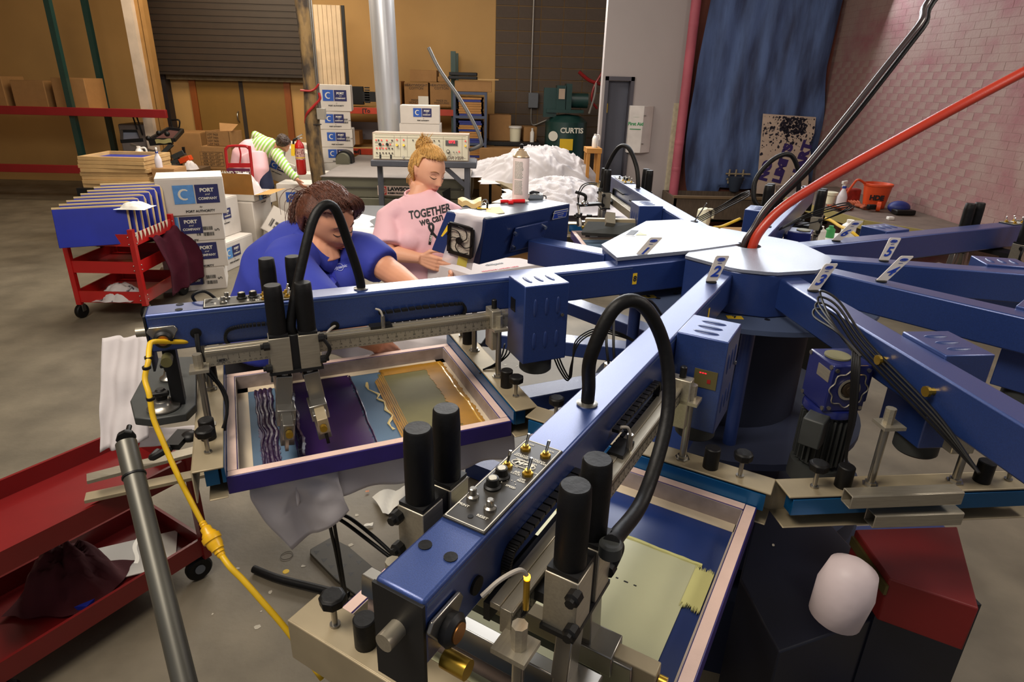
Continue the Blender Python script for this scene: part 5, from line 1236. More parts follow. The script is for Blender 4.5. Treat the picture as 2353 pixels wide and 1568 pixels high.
# ---------------------------------------------------------------- print arms
R0 = .30
class AB(MB):
    """arm builder: vertices are (r, n, Z) in press coordinates"""
    def out(s, name, m, parent, **k):
        s.v = [(p[0]-R0, p[1], p[2]-(H-.1)) for p in s.v]
        return s.build(name, m, parent, **k)
OFFM = Matrix.Translation((-R0, 0, -(H-.1)))
def arm_thing(name, k, label, cat): 
    return thing(name, label, cat, pol(k, R0, 0, H-.1), ang(k))
def hexknob(r, n, z):  # octagonal knob on a bolt
    return AB().lathe([(.017, .045), (.021, .048), (.022, .062), (.017, .066)], (r, n, z), n=8), AB().lathe([(.009, 0), (.009, .004), (.005, .004), (.005, .046)], (r, n, z), n=12)
def clamp(t, rc, inner=True, holes=None):
    s = 1 if inner else -1
    b = AB(); z = 1.13
    b.bb((rc-.033, -.315, z-.005), (rc+.033, .315, z)); b.bb((rc-s*.033-.002, -.315, z-.085), (rc-s*.033+.002, .315, z)); b.bb((rc-.033, -.315, z-.087), (rc+.012*s+.02, .315, z-.083))
    b.out('screen_clamp', ALUD, t, bevel=.002)
    b = AB(); b.bb((rc+s*.008-.012, -.30, z-.055), (rc+s*.008+.018*1, .30, z-.012)); b.bb((rc+s*.03-.004, -.305, z-.05), (rc+s*.03+.004, .305, z-.008)); b.out('clamp_jaw', TEAL, t, bevel=.001)
    for sgn in (-1, 1):
        AB().lathe([(.018, 0), (.018, .052), (.016, .054)], (rc, sgn*.172, z), n=24).out('rubber_stop', BLACKR, t)
        kk, bb_ = hexknob(rc, sgn*.24, z); kk.out('clamp_knob', BLACKR, t, bevel=.001); bb_.out('knob_bolt', STEEL, t)
        n_ = sgn*.105
        AB().cyl((rc, n_, z), (rc, n_, H-.10), .0085, n=14).out('lift_rod', STEEL, t)
        AB().lathe([(.018, 0), (.018, .003), (.013, .003), (.013, .01)], (rc, n_, z), n=6).out('hex_nut', STEEL, t)
        AB().bb((rc-.022, n_-.03 if sgn > 0 else n_-.02, H-.135), (rc+.022, n_+.02 if sgn > 0 else n_+.03, H-.127)).out('lug_plate', ALU, t)
        AB().cyl((rc, n_, H-.127), (rc, n_, H-.09), .011, n=8).out('lift_nut', ALU, t)
def panel(t, r0, r1):
    """switch panel; local x = n, y = inward"""
    L_ = r1-r0; P = OFFM @ fm(((r0+r1)/2, 0, H), (0, 1, 0), (-1, 0, 0))
    o = MB().box((0, 0, .002), (.068, L_, .004), M=P).build('control_panel', PANEL, t, bevel=.0015)
    b = MB(); w_, l_ = .031, L_/2-.003
    for (x0, y0, x1, y1) in ((-w_, -l_, w_, -l_), (w_, -l_, w_, l_), (w_, l_, -w_, l_), (-w_, l_, -w_, -l_)): b.bar((x0, y0, .0043), (x1, y1, .0043), .0014, .0004)
    b.build('panel_outline', INKWHT, o) if False else b.add([], []) 
    ob_ = MB().add([tuple(P @ Vector(p)) for p in b.v], b.f).build('panel_outline', INKWHT, o)
    def tog(x, y):
        MB().lathe([(.0085, 0), (.0085, .004), (.005, .005), (.005, .009)], (x, y, .004), n=6, M=P).build('switch_nut', BRASS, o)
        MB().rings([((x, y, .010), .002), ((x+.002, y+.006, .030), .0028), ((x+.002, y+.0062, .031), .002)], 8, M=P).build('toggle_switch', CHROME, o)
    for x in (-.018, .018): tog(x, .085); tog(x, .028)
    for x, y in ((-.012, .002), (-.010, -.026)):
        MB().lathe([(.013, 0), (.013, .003), (.010, .005), (.009, .016), (.007, .0165)], (x, y, .004), n=18, M=P).build('speed_knob', BLACK, o)
        MB().lathe([(.0065, .0205), (.006, .021)], (x, y, 0), n=14, M=P).build('knob_cap', ALU, o)
    for x, y in ((-.020, -.062), (.014, -.070)):
        MB().lathe([(.009, 0), (.009, .004), (.0055, .006), (.0055, .016), (.004, .017)], (x, y, .004), n=12, M=P).build('push_button', STEEL, o)
    MB().cyl((0, -.097, .0042), (0, -.097, .0048), .004, n=12, M=P).build('screw_hole', BLACK, o)
    mbt = MB(); z = .0045
    def tt(s, x, y, sz, sh=0): merge_text(mbt, s, sz, P @ Matrix.Translation((x, y, z)), extrude=.0001, shear=sh, bold=.0001)
    tt('UNLOCK\nSQUEEGEE', -.014, .066, .0052); tt('UNLOCK\nFLOOD BAR', .016, .066, .0052); tt('LOCK', -.018, .102, .005); tt('LOCK', .018, .102, .005)
    tt('MADE IN THE USA', 0, .056, .0045); tt('ON', -.008, .036, .005); tt('ON', .027, .036, .005); tt('AIR\nLOCK', .002, .022, .006); tt('OFF', -.008, .012, .005); tt('OFF\nREAR', .018, .010, .0055)
    tt('SPEED', .012, -.012, .006); tt('PRINT', -.022, -.082, .0065); tt('RESET', .014, -.09, .0065)
    for k in range(8): mbt.bb((.004+.012*math.cos(k*.5), -.012+.014*math.sin(k*.6), z), (.0055+.012*math.cos(k*.5), -.0105+.014*math.sin(k*.6), z+.0002), M=P)
    mbt.build('panel_lettering', INKWHT, o)
    e = MB(); e.rings([((.020*math.cos(a), .047+.0085*math.sin(a), z), .001) for a in [k*math.pi/12 for k in range(24)]], 4, M=P, closed=True); merge_text(e, 'M&R', .012, P @ Matrix.Translation((0, .047, z)), extrude=.0002, bold=.0006, shear=.3, sx=1.2); e.build('oval_emblem', INKWHT, o)
def motor(t, display=False, window=False):
    b = AB(); b.bb((.80, .038, H-.235), (.944, .158, H+.008)); b.out('motor_cover', BLUE, t, bevel=.003)
    for k in range(3):
        AB().ball((.835+k*.037, .098, H+.008), .012, (.75, 2.6, .28), 12, 8).out('louver', BLUE2, t)
        for z in (H-.06, H-.165): AB().ball((.835+k*.037, .158, z), .012, (.55, .25, 2.3), 12, 8).out('louver', BLUE2, t)
    AB().lathe([(.045, -.05), (.05, -.045), (.05, 0)], (.872, .098, H-.235), n=28).out('motor_base', DGREY, t)
    AB().lathe([(.005, 0), (.005, .004)], (.80+.02, .159, H-.09), (0, 1, 0), n=10).out('screw', STEEL, t)
    if window: AB().bb((.944, .062, H-.09), (.9455, .095, H-.05)).out('cable_window', BLACK, t)
    if display:
        AB().bb((.944, .092, H-.118), (.946, .146, H-.072)).out('keypad', mat('olive_keypad', (84, 76, 44), rough=.4, var=.1), t)
        b = AB(); 
        for k in range(3): b.bb((.9462, .104+k*.006, H-.081), (.9468, .108+k*.006, H-.079))
        b.out('red_digits', LED, t)
        AB().bb((.946, .124, H-.104), (.9468, .132, H-.094)).out('red_key', RED, t)
def rail(t, ticks=True, near=False):
    b = AB(); b.bb((.962, .066, H-.138), (1.785, .084, H-.096)); b.bb((.962, .050, H-.104), (1.785, .066, H-.094)); b.bb((.962, .084, H-.101), (1.785, .0865, H-.094)); o = b.out('guide_rail', ALU, t, bevel=.001)
    AB().bb((.962, .040, H-.13), (1.785, .050, H-.10)).out('rail_backing', BLACKM, t)
    if ticks:
        b = MB(); r0 = 1.784
        for i in range(0, 32*8):
            r = r0-i*.0254/8; h_ = .012 if i % 8 == 0 else .008 if i % 4 == 0 else .005
            b.bb((r-.0003, .0845, H-.106-h_), (r+.0003, .0849, H-.106))
        for i in range(1, 32):
            r = r0-i*.0254
            merge_text(b, str(i+1), .0068, fm((r, .0849, H-.122), (-1, 0, 0), (0, 0, 1)), extrude=.0001)
        for i in range(0, 64):
            r = r0-i*.0127; b.rings([((r+.003*math.cos(a), .0847, H-.1335+.003*math.sin(a)), .0004) for a in (0, .8, 1.57, 2.3, 3.14)], 4)
        e = fm((1.748, .0849, H-.124), (-1, 0, 0), (0, 0, 1)); b.rings([(tuple(e @ Vector((.012*math.cos(a), .0045*math.sin(a), 0))), .0006) for a in [k*.5236 for k in range(12)]], 4, closed=True); merge_text(b, 'M&R', .007, e, bold=.0004)
        b.v = [(p[0]-R0, p[1], p[2]-(H-.1)) for p in b.v]; b.build('ruler_marks', INKBLK, o)
    AB().bb((.992, .05, H-.20), (1.022, .105, H-.075)).out('rail_bracket', ALU, t, bevel=.003)
    AB().lathe([(.008, 0), (.008, .026), (.006, .028)], (1.006, .080, H-.075), n=14).out('bracket_plunger', BLACK, t)
def chain(t, ra, rb, z0, z1, n0=.045):
    """energy chain loop: closed end at rb, open end at ra"""
    c = (z0+z1)/2; h_ = (z1-z0)/2; s_ = 1 if rb > ra else -1
    pts = [(ra, n0, z1), ((ra+rb)/2, n0, z1+.002), (rb-s_*h_, n0, z1), (rb-s_*h_*.3, n0, c+h_*.75), (rb, n0, c), (rb-s_*h_*.3, n0, c-h_*.75), (rb-s_*h_, n0, z0), ((ra+rb)/2, n0, z0), (ra, n0, z0)]
    P_ = spline(pts, 6); b = AB()
    for i in range(len(P_)-1):
        if (P_[i+1]-P_[i]).length > 1e-5: b.bar(P_[i], P_[i]+(P_[i+1]-P_[i])*.8, .007, .014, up=(0, 1, 0))
    b.out('cable_chain', BLACK, t)
def clampset(t): clamp(t, 1.0, True); clamp(t, 1.80, False)
def numtag(t, s, r, yaw, lean=.25):
    k = 1
    AB().lathe([(.016, 0), (.016, .003), (.010, .004)], (r, 0, H), n=20).out('rubber_grommet', BLACKR, t)
    # card: yaw is the world direction of its width
    th = t.rotation_euler.z; a = yaw-(W[t].to_euler().z)
    xd = Vector((math.cos(a), math.sin(a), 0)); yd = (Vector((0, 0, 1))+xd*lean).normalized(); zd = xd.cross(yd).normalized()
    M = OFFM @ Matrix.Translation((r, 0, H)) @ Matrix((xd, yd, zd)).transposed().to_4x4()
    hh = .083/yd.z
    o = MB().prism([(-.019, .006), (-.006, .001), (.006, .001), (.017, .006), (.021, hh-.004), (.018, hh), (-.017, hh), (-.02, hh-.004)], -.0012, .0012, M=M).build('number_tag', mat('tag_white', (214, 206, 196), rough=.4, var=0), t)
    text(s, .048, INKBLUE, o, M @ Matrix.Translation((0, hh*.40, .002)), bold=.0012, shear=.1)
    e = MB(); e.rings([((.012*math.cos(a_), hh*.86+.0055*math.sin(a_), .0018), .0009) for a_ in [q*.5236 for q in range(12)]], 4, M=M, closed=True); merge_text(e, 'M&R', .009, M @ Matrix.Translation((0, hh*.86, .002)), bold=.0004, shear=.2); merge_text(e, 'equipment', .003, M @ Matrix.Translation((0, hh*.73, .002))); e.build('tag_emblem', INKBLUE, o)
def gearmotor(t, full=True):
    c = (.80, -.105, H-.12)
    b = AB(); b.box(c, (.105, .10, .125)); b.box((c[0], c[1]+.05, c[2]), (.08, .03, .09)); b.out('gearbox', DBLUE, t, bevel=.004)
    P = [(.046*(1+.09*math.cos(8*a)), a) for a in [k*math.pi/24 for k in range(48)]]
    b = AB(); M = fm((c[0]+.054, c[1], c[2]), (0, 1, 0), (0, 0, 1))
    b.rings([(tuple(M @ Vector((r_*math.cos(a), r_*math.sin(a), 0))), .0018) for r_, a in P], 4, closed=True); b.lathe([(.026, 0), (.028, .004), (.022, .004), (.022, -.0)], (c[0]+.053, c[1], c[2]), (1, 0, 0), 24); b.out('flange_ring', ALU, t)
    AB().lathe([(.018, 0), (.018, .006), (.010, .007), (.010, .010), (.006, .010)], (c[0]+.053, c[1], c[2]), (1, 0, 0), 20).out('output_shaft', mat('dark_bronze_shaft', (70, 58, 44), rough=.4, metal=.7), t)
    AB().lathe([(.030, 0), (.030, .004)], (c[0]-.0, c[1]-.01, c[2]+.0635), n=24).out('inspection_cap', mat('olive_cap', (110, 106, 76), rough=.5), t)
    b = AB()
    for dx in (-.045, .045):
        for dz in (-.055, .055): b.cyl((c[0]+dx, c[1]-.052, c[2]+dz), (c[0]+dx, c[1]-.046, c[2]+dz), .006, n=8)
    for dy in (-.04, .04): 
        for dz in (-.05, .05): b.cyl((c[0]+.052, c[1]+dy, c[2]+dz), (c[0]+.057, c[1]+dy, c[2]+dz), .005, n=8)
    b.out('screws', STEEL, t)
    AB().box((c[0]+.02, c[1]-.0505, c[2]+.03), (.05, .002, .03)).out('name_plate', ALU, t)
    if full:
        AB().lathe([(.060, -.0), (.063, -.008), (.063, -.018), (.052, -.022)], (c[0], c[1], c[2]-.062), n=30).out('motor_flange', DBLUE, t)
        b = AB(); b.lathe([(.050, 0), (.050, -.15), (.040, -.16)], (c[0], c[1], c[2]-.08), n=30)
        for k in range(26):
            a = k*2*math.pi/26; b.bar((c[0]+.055*math.cos(a), c[1]+.055*math.sin(a), c[2]-.09), (c[0]+.055*math.cos(a), c[1]+.055*math.sin(a), c[2]-.22), .003, .014, up=(math.cos(a), math.sin(a), 0))
        b.out('finned_motor', DGREY, t)
        AB().box((c[0]+.05, c[1]-.06, c[2]-.11), (.07, .05, .075), R=Matrix.Rotation(-.8, 3, 'Z')).out('terminal_box', DGREY, t, bevel=.004)
        AB().lathe([(.064, 0), (.066, -.05), (.05, -.06)], (c[0], c[1], c[2]-.235), n=30).out('fan_cowl', DGREY, t)
names = ['one', 'two', 'three', 'four', 'five', 'six', 'seven', 'eight']
alab = ['blue print arm with number tag 1, running to the left edge past the women',
        'blue print arm with number tag 2, running down towards the viewer',
        'blue print arm with number tag 3 and the finned gear motor at right',
        'blue print arm with number tag 4, low at the right edge',
        'blue print arm with number tag 5 at the right edge',
        'blue print arm with number tag 6, pointing right behind the hub',
        'blue print arm pointing away to the tarp, crossed by the big hoses',
        'blue print arm pointing away to the slate door, black hose arched over it']
tyaw = [.0, .05, .1, .0, .0, -.1]; tlean = [.75, .28, .48, .75, .25, .8]
clab = ['squeegee carriage with four blurred black cylinders on arm number 1', 'squeegee carriage with four black cylinders on arm number 2, in front',
        '', '', '', 'squeegee carriage on arm number 6 at the right edge', 'squeegee carriage on the arm pointing to the tarp', 'squeegee carriage on the arm pointing to the slate door']
arms = []
for k in range(8):
    t = arm_thing('print_arm', k, alab[k], 'machine arm'); arms.append(t)
    t['group'] = 'print arms of the carousel press'
    bmo = AB().bb((.245, -.0372, H-.1), (1.905, .0372, H)).out('beam', BLUE, t, bevel=.005)
    AB().bb((1.904, -.038, H-.15), (1.909, .038, H-.004)).out('end_plate', BLACKM, t)
    b = AB()
    for n_ in (-.02, .02): b.cyl((1.83, n_, H-.001), (1.83, n_, H+.0012), .009, n=14)
    b.out('bolt_holes', BLACKR, t)
    # ridge weld line on the face
    AB().bb((.5, .0372, H-.012), (1.9, .0378, H-.009)).out('weld_seam', mat('weld_grey', (80, 96, 130), rough=.4, metal=.4), t)
    if k < 6: numtag(t, str(k+1), .466, tyaw[k], tlean[k])
    else:
        AB().lathe([(.016, 0), (.016, .003), (.010, .004)], (.49, 0, H), n=20).out('rubber_grommet', BLACKR, t)
        if k == 7: AB().rings([((.49, 0, H), .003), ((.47, -.035, H+.085), .003)], 8).out('tag_rod', STEEL, t)
    panel(t, *((1.545, 1.775) if k != 0 else (1.54, 1.775)))
    motor(t, display=(k == 1), window=(k == 0)); rail(t, ticks=k in (0, 1))
    chain(t, 1.60 if k == 0 else 1.5, 1.735, H-.108, H-.055); chain(t, 1.34, 1.085, H-.10, H-.06, .047)
    if k in (0, 1, 2, 7): clampset(t)
    if k in (0, 1):
        AB().cyl((1.335, .075, H-.10), (1.335, .075, H-.06), .006, n=10).out('proximity_sensor', STEEL, t)
        AB().cyl((1.335, .075, H-.103), (1.335, .075, H-.108), .0062, n=10).out('sensor_tip', mat('green_tip', (30, 130, 90), rough=.4), t)
        AB().tube([(1.335, .075, H-.06), (1.34, .07, H-.045), (1.35, .06, H-.042)], .003).out('sensor_cable', mat('pale_cable', (160, 152, 140), rough=.5), t)
        AB().box((1.34, .062, H-.095), (.06, .03, .014)).out('sensor_bracket', BLACKM, t)
        AB().lathe([(.012, 0), (.012, .004), (.007, .005)], (1.46, .037, H-.085), (0, 1, 0), 18).out('cable_grommet', BLACKR, t)
        AB().tube([(1.46, .04, H-.085), (1.475, .055, H-.088), (1.49, .06, H-.1), (1.51, .062, H-.1)], .0035).out('grey_cable', mat('pale_cable', (160, 152, 140)), t)
        AB().lathe([(.013, 0), (.013, .004), (.008, .005)], (1.80, .037, H-.06), (0, 1, 0), 18).out('cable_grommet', BLACKR, t)
    if k in (0, 1):
        M = fm((1.872, .042, H-.055), (-1, 0, 0), (0, 0, 1)); b = AB(); b.prism([(-.035, .012), (-.028, .024), (.028, .024), (.035, .012), (.012, -.024), (-.012, -.024)], -.003, .003, M=M); b.out('flange_plate', STEEL, t, bevel=.002)
        AB().lathe([(.020, 0), (.022, .010), (.016, .016), (.012, .016), (.010, .010)], (1.872, .045, H-.062), (0, 1, 0), 24).out('bearing', BLACKM, t)
        AB().lathe([(.013, .0), (.013, .015), (.009, .015)], (1.872, .048, H-.062), (0, 1, 0), 20).out('bronze_ring', mat('bronze', (150, 100, 50), rough=.35, metal=.8), t)
        AB().cyl((1.872, .04, H-.115), (1.872, .075, H-.115), .013, n=20).out('pin', BRASS if k else mat('olive_pin', (130, 124, 80), rough=.4, metal=.6), t)
        AB().cyl((1.905, .0, H-.055), (1.935, .0, H-.055), .012, n=18).out('stub_shaft', ALU, t)
    if k == 0:
        o = AB().box((.488, .0378, H-.048), (.016, .001, .038)).out('yellow_number_sticker', YEL, t); text('8', .026, INKBLK, o, OFFM @ fm((.488, .0388, H-.048), (-1, 0, 0), (0, 0, 1)), bold=.0008)
        AB().tube([(1.79, -.05, H-.02), (1.80, -.045, H+.012), (1.77, -.042, H+.022), (1.74, -.045, H-.01)], .004).out('cable_loop', BLACK, t)
        # outer end plate with bell knobs
        pl = AB(); pl.prism([(1.84, -.30), (1.96, -.33), (1.99, -.05), (1.97, .05), (1.93, .075), (1.85, .075), (1.83, .03)], 1.135, 1.158); o = pl.out('end_mounting_plate', DGREY, t, bevel=.003)
        for (r_, n_, s_) in ((1.90, -.158, .85), (1.905, .025, 1.15)):
            AB().lathe([(.034*s_, 0), (.034*s_, .004), (.026*s_, .008), (.020*s_, .014), (.018*s_, .022), (.012*s_, .026)], (r_, n_, 1.16), n=26).out('bell_knob', STEEL, t)
            AB().lathe([(.012, .022), (.014, .03), (.013, .05), (.009, .055)], (r_, n_, 1.16), n=12).out('knob_grip', BLACK, t)
            AB().box((r_, n_+.01, 1.205), (.04, .016, .012)).out('cross_grip', BLACK, t, bevel=.003)
        AB().lathe([(.02, 0), (.022, .012), (.02, .016)], (1.98, .12, 1.145), (0, 1, 0), n=8).cyl((1.98, .07, 1.145), (1.98, .12, 1.145), .006).out('side_knob', BLACKR, t)
        AB().bb((1.855, -.02, 1.158), (1.885, .02, H-.1)).out('end_bracket', BLACKM, t)
        AB().tube([(1.80, .045, H-.06), (1.80, .06, H-.09), (1.795, .07, H-.14), (1.76, .09, H-.20), (1.755, .12, H-.26), (1.79, .14, H-.33)], .004).out('black_cable', BLACK, t)
        AB().tube([(1.795, .045, H-.06), (1.795, .065, H-.10), (1.78, .075, H-.15), (1.75, .10, H-.22), (1.765, .13, H-.30)], .0035).out('black_cable', BLACK, t)
    if k == 1:
        o = AB().box((.62, .0378, H-.05), (.016, .001, .038)).out('yellow_number_sticker', YEL, t)
    if k in (2, 6): gearmotor(t, full=True)
    if k == 1:
        for dn in (0, .006): AB().tube([(1.05, -.06, H-.12), (1.02, -.09, H-.02), (.93, -.12, H+.045), (.82, -.08, H+.03), (.78, -.04, H-.03)], .0035).out('loose_wire', BLACK, t) if dn == 0 else AB().tube([(1.06, -.06, H-.14), (1.04, -.10, H-.02), (.94, -.13, H+.035), (.83, -.09, H+.022), (.79, -.045, H-.04)], .0035).out('loose_wire', BLACK, t)
    if k == 2:
        for j in range(4):
            AB().tube([(.83+.01*j, -.10, H-.03), (.74+.015*j, -.10-.006*j, H+.0), (.62+.014*j, -.07-.012*j, H+.03-.012*j), (.60+.013*j, -.06-.01*j, H+.045-.012*j), (.66+.01*j, -.045-.008*j, H+.035-.01*j), (.80, -.045-.005*j, H-.02-.008*j), (1.05, -.05, H-.07-.01*j), (1.2, -.06, H-.12)], .0032, n=6).out('loose_wire', BLACK, t)
        for j in range(4): AB().tube([(.83+.008*j, -.10, H-.03), (.87+.008*j, -.12, H-.06), (.90+.006*j, -.12, H-.16), (.93, -.12, H-.28), (.98+.01*j, -.1, H-.33)], .0035, n=6).out('motor_cable', BLACK, t)
        for r_, n_ in ((.86, -.05), (1.02, -.06)): AB().lathe([(.008, 0), (.008, .012), (.012, .013), (.012, .02)], (r_, -.037, H-.04), (0, -1, 0), 10).out('brass_fitting', BRASS, t)
    if k in (6, 7):
        for j in range(3): AB().tube([(.55+.02*j, -.04, H-.02), (.52, -.14, H+.05+.008*j), (.56, -.26, H+.10+.01*j), (.68, -.30+.01*j, H+.09), (.72, -.2, H+.02), (.66, -.08, H-.02)], .0026, n=6).out('loose_wire', BLACK, t)
for j in range(3):
    MB().tube([at(1160+j*8, 790+j*4, D=2.02), at(1152+j*6, 820, D=1.98), at(1135-j*6, 838+j*6, D=1.95), at(1110-j*4, 850+j*4, D=1.93)], .0028, n=6).build('loose_wire', BLACK, arms[0], world=True, smooth=9)
    MB().tube([at(1270+j*6, 815, D=2.1), at(1285+j*6, 850, D=2.1), at(1305+j*3, 875-j*3, D=2.1), at(1312+j*2, 840-j*4, D=2.12), at(1330-j*3, 790-j*4, D=2.15), at(1370, 765-j*5, D=2.2), at(1420, 772-j*4, D=2.2), at(1470, 790, D=2.2)], .0028, n=6).build('loose_wire', BLACK, arms[1], world=True, smooth=9)
# micro-registration gear at the end of arm eight, and its dark flood bar
mr = thing('registration_clamp', 'chrome and black clamp with lever handle beside the heap of shirts', 'clamp', at(1345, 470, D=3.55))
MB().tube([at(1322, 441, D=3.5), at(1344, 449, D=3.5), at(1345, 462, D=3.52)], .009, n=8).build('lever_handle', BLACK, mr, world=True, smooth=9)
c_ = at(1344, 468, D=3.52); MB().ball(c_, .022, (1, 1, .8)).build('dome_nut', CHROME, mr, world=True, smooth=9)
MB().bar(at(1329, 471, D=3.52), at(1378, 468, D=3.56), .05, .014).build('clamp_plate', BLACKM, mr, world=True)
MB().cyl(at(1329, 471, D=3.53), at(1332, 505, D=3.53), .007).cyl(at(1332, 505, D=3.53), at(1333, 520, D=3.53), .012).build('clamp_rod', STEEL, mr, world=True)
for j in range(2): MB().tube([at(1329, 470, D=3.53), at(1328+j*3, 450, D=3.5), at(1336+j*4, 428+j*3, D=3.48), at(1352, 420+j*4, D=3.46), at(1372, 421+j*4, D=3.45)], .003, n=6).build('air_tube', BLACK, mr, world=True, smooth=9)
MB().cyl(at(1327, 494, D=3.4), at(1327, 500, D=3.4), .02).cyl(at(1327, 500, D=3.4), at(1328, 520, D=3.4), .006).build('clamp_knob', BLACKR, mr, world=True)
sqb = thing('flood_bar', 'wide dark grey flood bar hanging in the arm before the slate door', 'blade', at(1420, 520, D=3.1))
P8 = [at(x, y, D=d) for x, y, d in ((1352, 516, 3.12), (1462, 520, 3.02), (1460, 548, 2.98), (1337, 541, 3.08))]
nn_ = (P8[1]-P8[0]).cross(P8[3]-P8[0]).normalized()*.02
MB().add(P8+[p-nn_ for p in P8], [(0, 1, 2, 3), (7, 6, 5, 4), (0, 4, 5, 1), (1, 5, 6, 2), (2, 6, 7, 3), (3, 7, 4, 0)]).build('blade_body', DGREY, sqb, world=True, fix=True, smooth=.5)
MB().bar(at(1346, 508, D=3.14), at(1462, 511, D=3.04), .03, .03).build('blade_holder', ALUD, sqb, world=True)
MB().bar(at(1402, 492, D=3.05), at(1402, 517, D=3.02), .045, .03, up=(0, 1, 0)).build('blade_bracket', ALU, sqb, world=True)
# square steel bars at right over arm three's clamp
for lab, (x0, y0), (x1, y1), zz_ in (('upper square steel tube crossing the clamp at lower right', (1945, 1146), (2200, 1136), 1.135), ('lower square steel tube below the clamp at lower right', (1998, 1190), (2200, 1183), 1.08)):
    a, b_ = at(x0, y0, Z=zz_), at(x1, y1, Z=zz_)
    o = MB(); d = (b_-a); L_ = d.length; M = fm(a, d, (0, 0, 1)); w_ = .0155
    for (cy, cz, sy, sz) in ((w_, 0, .003, 2*w_), (-w_, 0, .003, 2*w_), (0, w_, 2*w_, .003), (0, -w_, 2*w_, .003)): o.box((L_/2, cy, cz), (L_, sy, sz), M=M)
    tag(o.build('square_tube', ALU, bevel=.001), lab, 'tube')
# ---------------------------------------------------------------- squeegee carriages
def carriage(k, rc, label, hose=None, hl=None):
    t = arm_thing('squeegee_carriage', k, label, 'carriage')
    for s in (1, -1):
        for dr in (-.035, .035):
            AB().box((rc+dr, s*.128, H-.103), (.050, .050, .092)).out('aluminium_block', ALU, t, bevel=.0015)
            AB().lathe([(.0225, -.055), (.0225, .045), (.021, .072), (.019, .075), (.0, .075)], (rc+dr, s*.128, H), n=26).out('air_cylinder', BLACKR, t)
            AB().box((rc+dr, s*.128, H-.054), (.046, .046, .008)).out('cylinder_base', BLACKM, t)
        AB().box((rc, s*.128, H-.103), (.022, .04, .09)).box((rc, s*.128, H-.152), (.13, .052, .008)).out('spine_plate', BLACKM, t)
        for dx_, dz_ in ((-.066, -.07), (-.066, -.13), (.066, -.075), (.066, -.135)): AB().lathe([(.011, -.008), (.011, .006), (.007, .008), (.007, .014)], (rc+dx_, s*.15, H+dz_), (math.copysign(1, dx_), 0, 0), n=8).out('pipe_fitting', BLACK, t)
        AB().tube([(rc-.07, s*.155, H-.07), (rc-.083, s*.16, H-.1), (rc-.07, s*.155, H-.13)], .005).out('air_line', BLACK, t)
    AB().box((rc, 0, H-.118), (.10, .20, .018)).out('bridge_plate', BLACKM, t)
    for dr, nm in ((-.037, 'squeegee_holder'), (.037, 'flood_bar_holder')):
        tl = .12*(1 if dr < 0 else -1)
        for s in (1, -1):
            b = AB(); b.rings([((rc+dr*.8, s*.128, H-.15), .013), ((rc+dr, s*.135, H-.24), .013)], 10)
            b.box((rc+dr, s*.135, H-.205), (.040, .026, .08), R=Matrix.Rotation(tl, 3, 'Y')); b.box((rc+dr*1.1, s*.155, H-.265), (.046, .06, .045), R=Matrix.Rotation(tl, 3, 'Y')); b.box((rc+dr*1.15, s*.19, H-.29), (.034, .05, .075), R=Matrix.Rotation(tl, 3, 'Y'))
            b.out(nm, STEEL, t, bevel=.002)
        AB().box((rc+dr*1.15, 0, H-.27), (.026, .50, .042), R=Matrix.Rotation(tl, 3, 'Y')).out('squeegee_bar', ALUD if dr < 0 else STEEL, t, bevel=.002)
        AB().box((rc+dr*1.3, 0, H-.305), (.008, .48, .045), R=Matrix.Rotation(tl, 3, 'Y')).out('blade', BLACKR if dr < 0 else STEEL, t)
        AB().lathe([(.009, 0), (.009, .012)], (rc+dr*1.1, .252, H-.27), (0, 1, 0), 12).out('wing_knob', BRASS, t)
    if hose:
        AB().tube(hose, .0125, n=12, sub=8).out('corrugated_hose', BLACKR, t)
        r_, n_, z_ = hose[-1]; AB().lathe([(.014, -.02), (.0165, -.018), (.0165, .0), (.013, .003)], (r_, n_, z_), n=20).out('hose_collar', DGREY, t)
        r_, n_, z_ = hose[0]; AB().lathe([(.019, 0), (.020, .003), (.014, .005)], (r_, n_, H), n=22).out('hose_grommet', STEEL, t)
    return t
carriage(0, 1.575, clab[0], [(1.376, 0, H-.02), (1.378, 0, H+.03), (1.402, .01, H+.13), (1.437, .03, H+.238), (1.485, .05, H+.225), (1.532, .09, H+.115), (1.575, .125, H-.02), (1.575, .128, H-.06)])
c1_ = carriage(1, 1.672, clab[1], [(1.376, 0, H-.02), (1.374, 0, H+.03), (1.400, .01, H+.11), (1.37, .035, H+.195), (1.33, .07, H+.195), (1.30, .11, H+.11), (1.34, .14, H-.0), (1.46, .15, H-.09), (1.60, .155, H-.07), (1.655, .165, H-.04)])
AB().cyl((1.765, .094, H-.10), (1.765, .094, H-.050), .0045, n=10).out('sensor_body', BRASS, c1_); AB().tube([(1.765, .094, H-.044), (1.775, .088, H-.030), (1.80, .075, H-.032), (1.82, .06, H-.05)], .0032, n=8).out('sensor_cable', mat('pale_cable', (160, 152, 140)), c1_); AB().ball((1.765, .094, H-.046), .0048, nu=10, nv=8).out('amber_lamp', AMB, c1_)
carriage(7, 1.62, clab[7], [(1.376, 0, H-.02), (1.376, 0, H+.03), (1.41, .01, H+.12), (1.50, .04, H+.21), (1.58, .08, H+.20), (1.63, .125, H+.08), (1.63, .15, H-.04)])
carriage(6, 1.25, clab[6], [(1.376, 0, H-.02), (1.376, 0, H+.05), (1.37, .02, H+.15), (1.34, .07, H+.225), (1.28, .14, H+.20), (1.23, .20, H+.10), (1.20, .19, H-.0), (1.21, .15, H-.05)])
carriage(5, 1.5, clab[5])
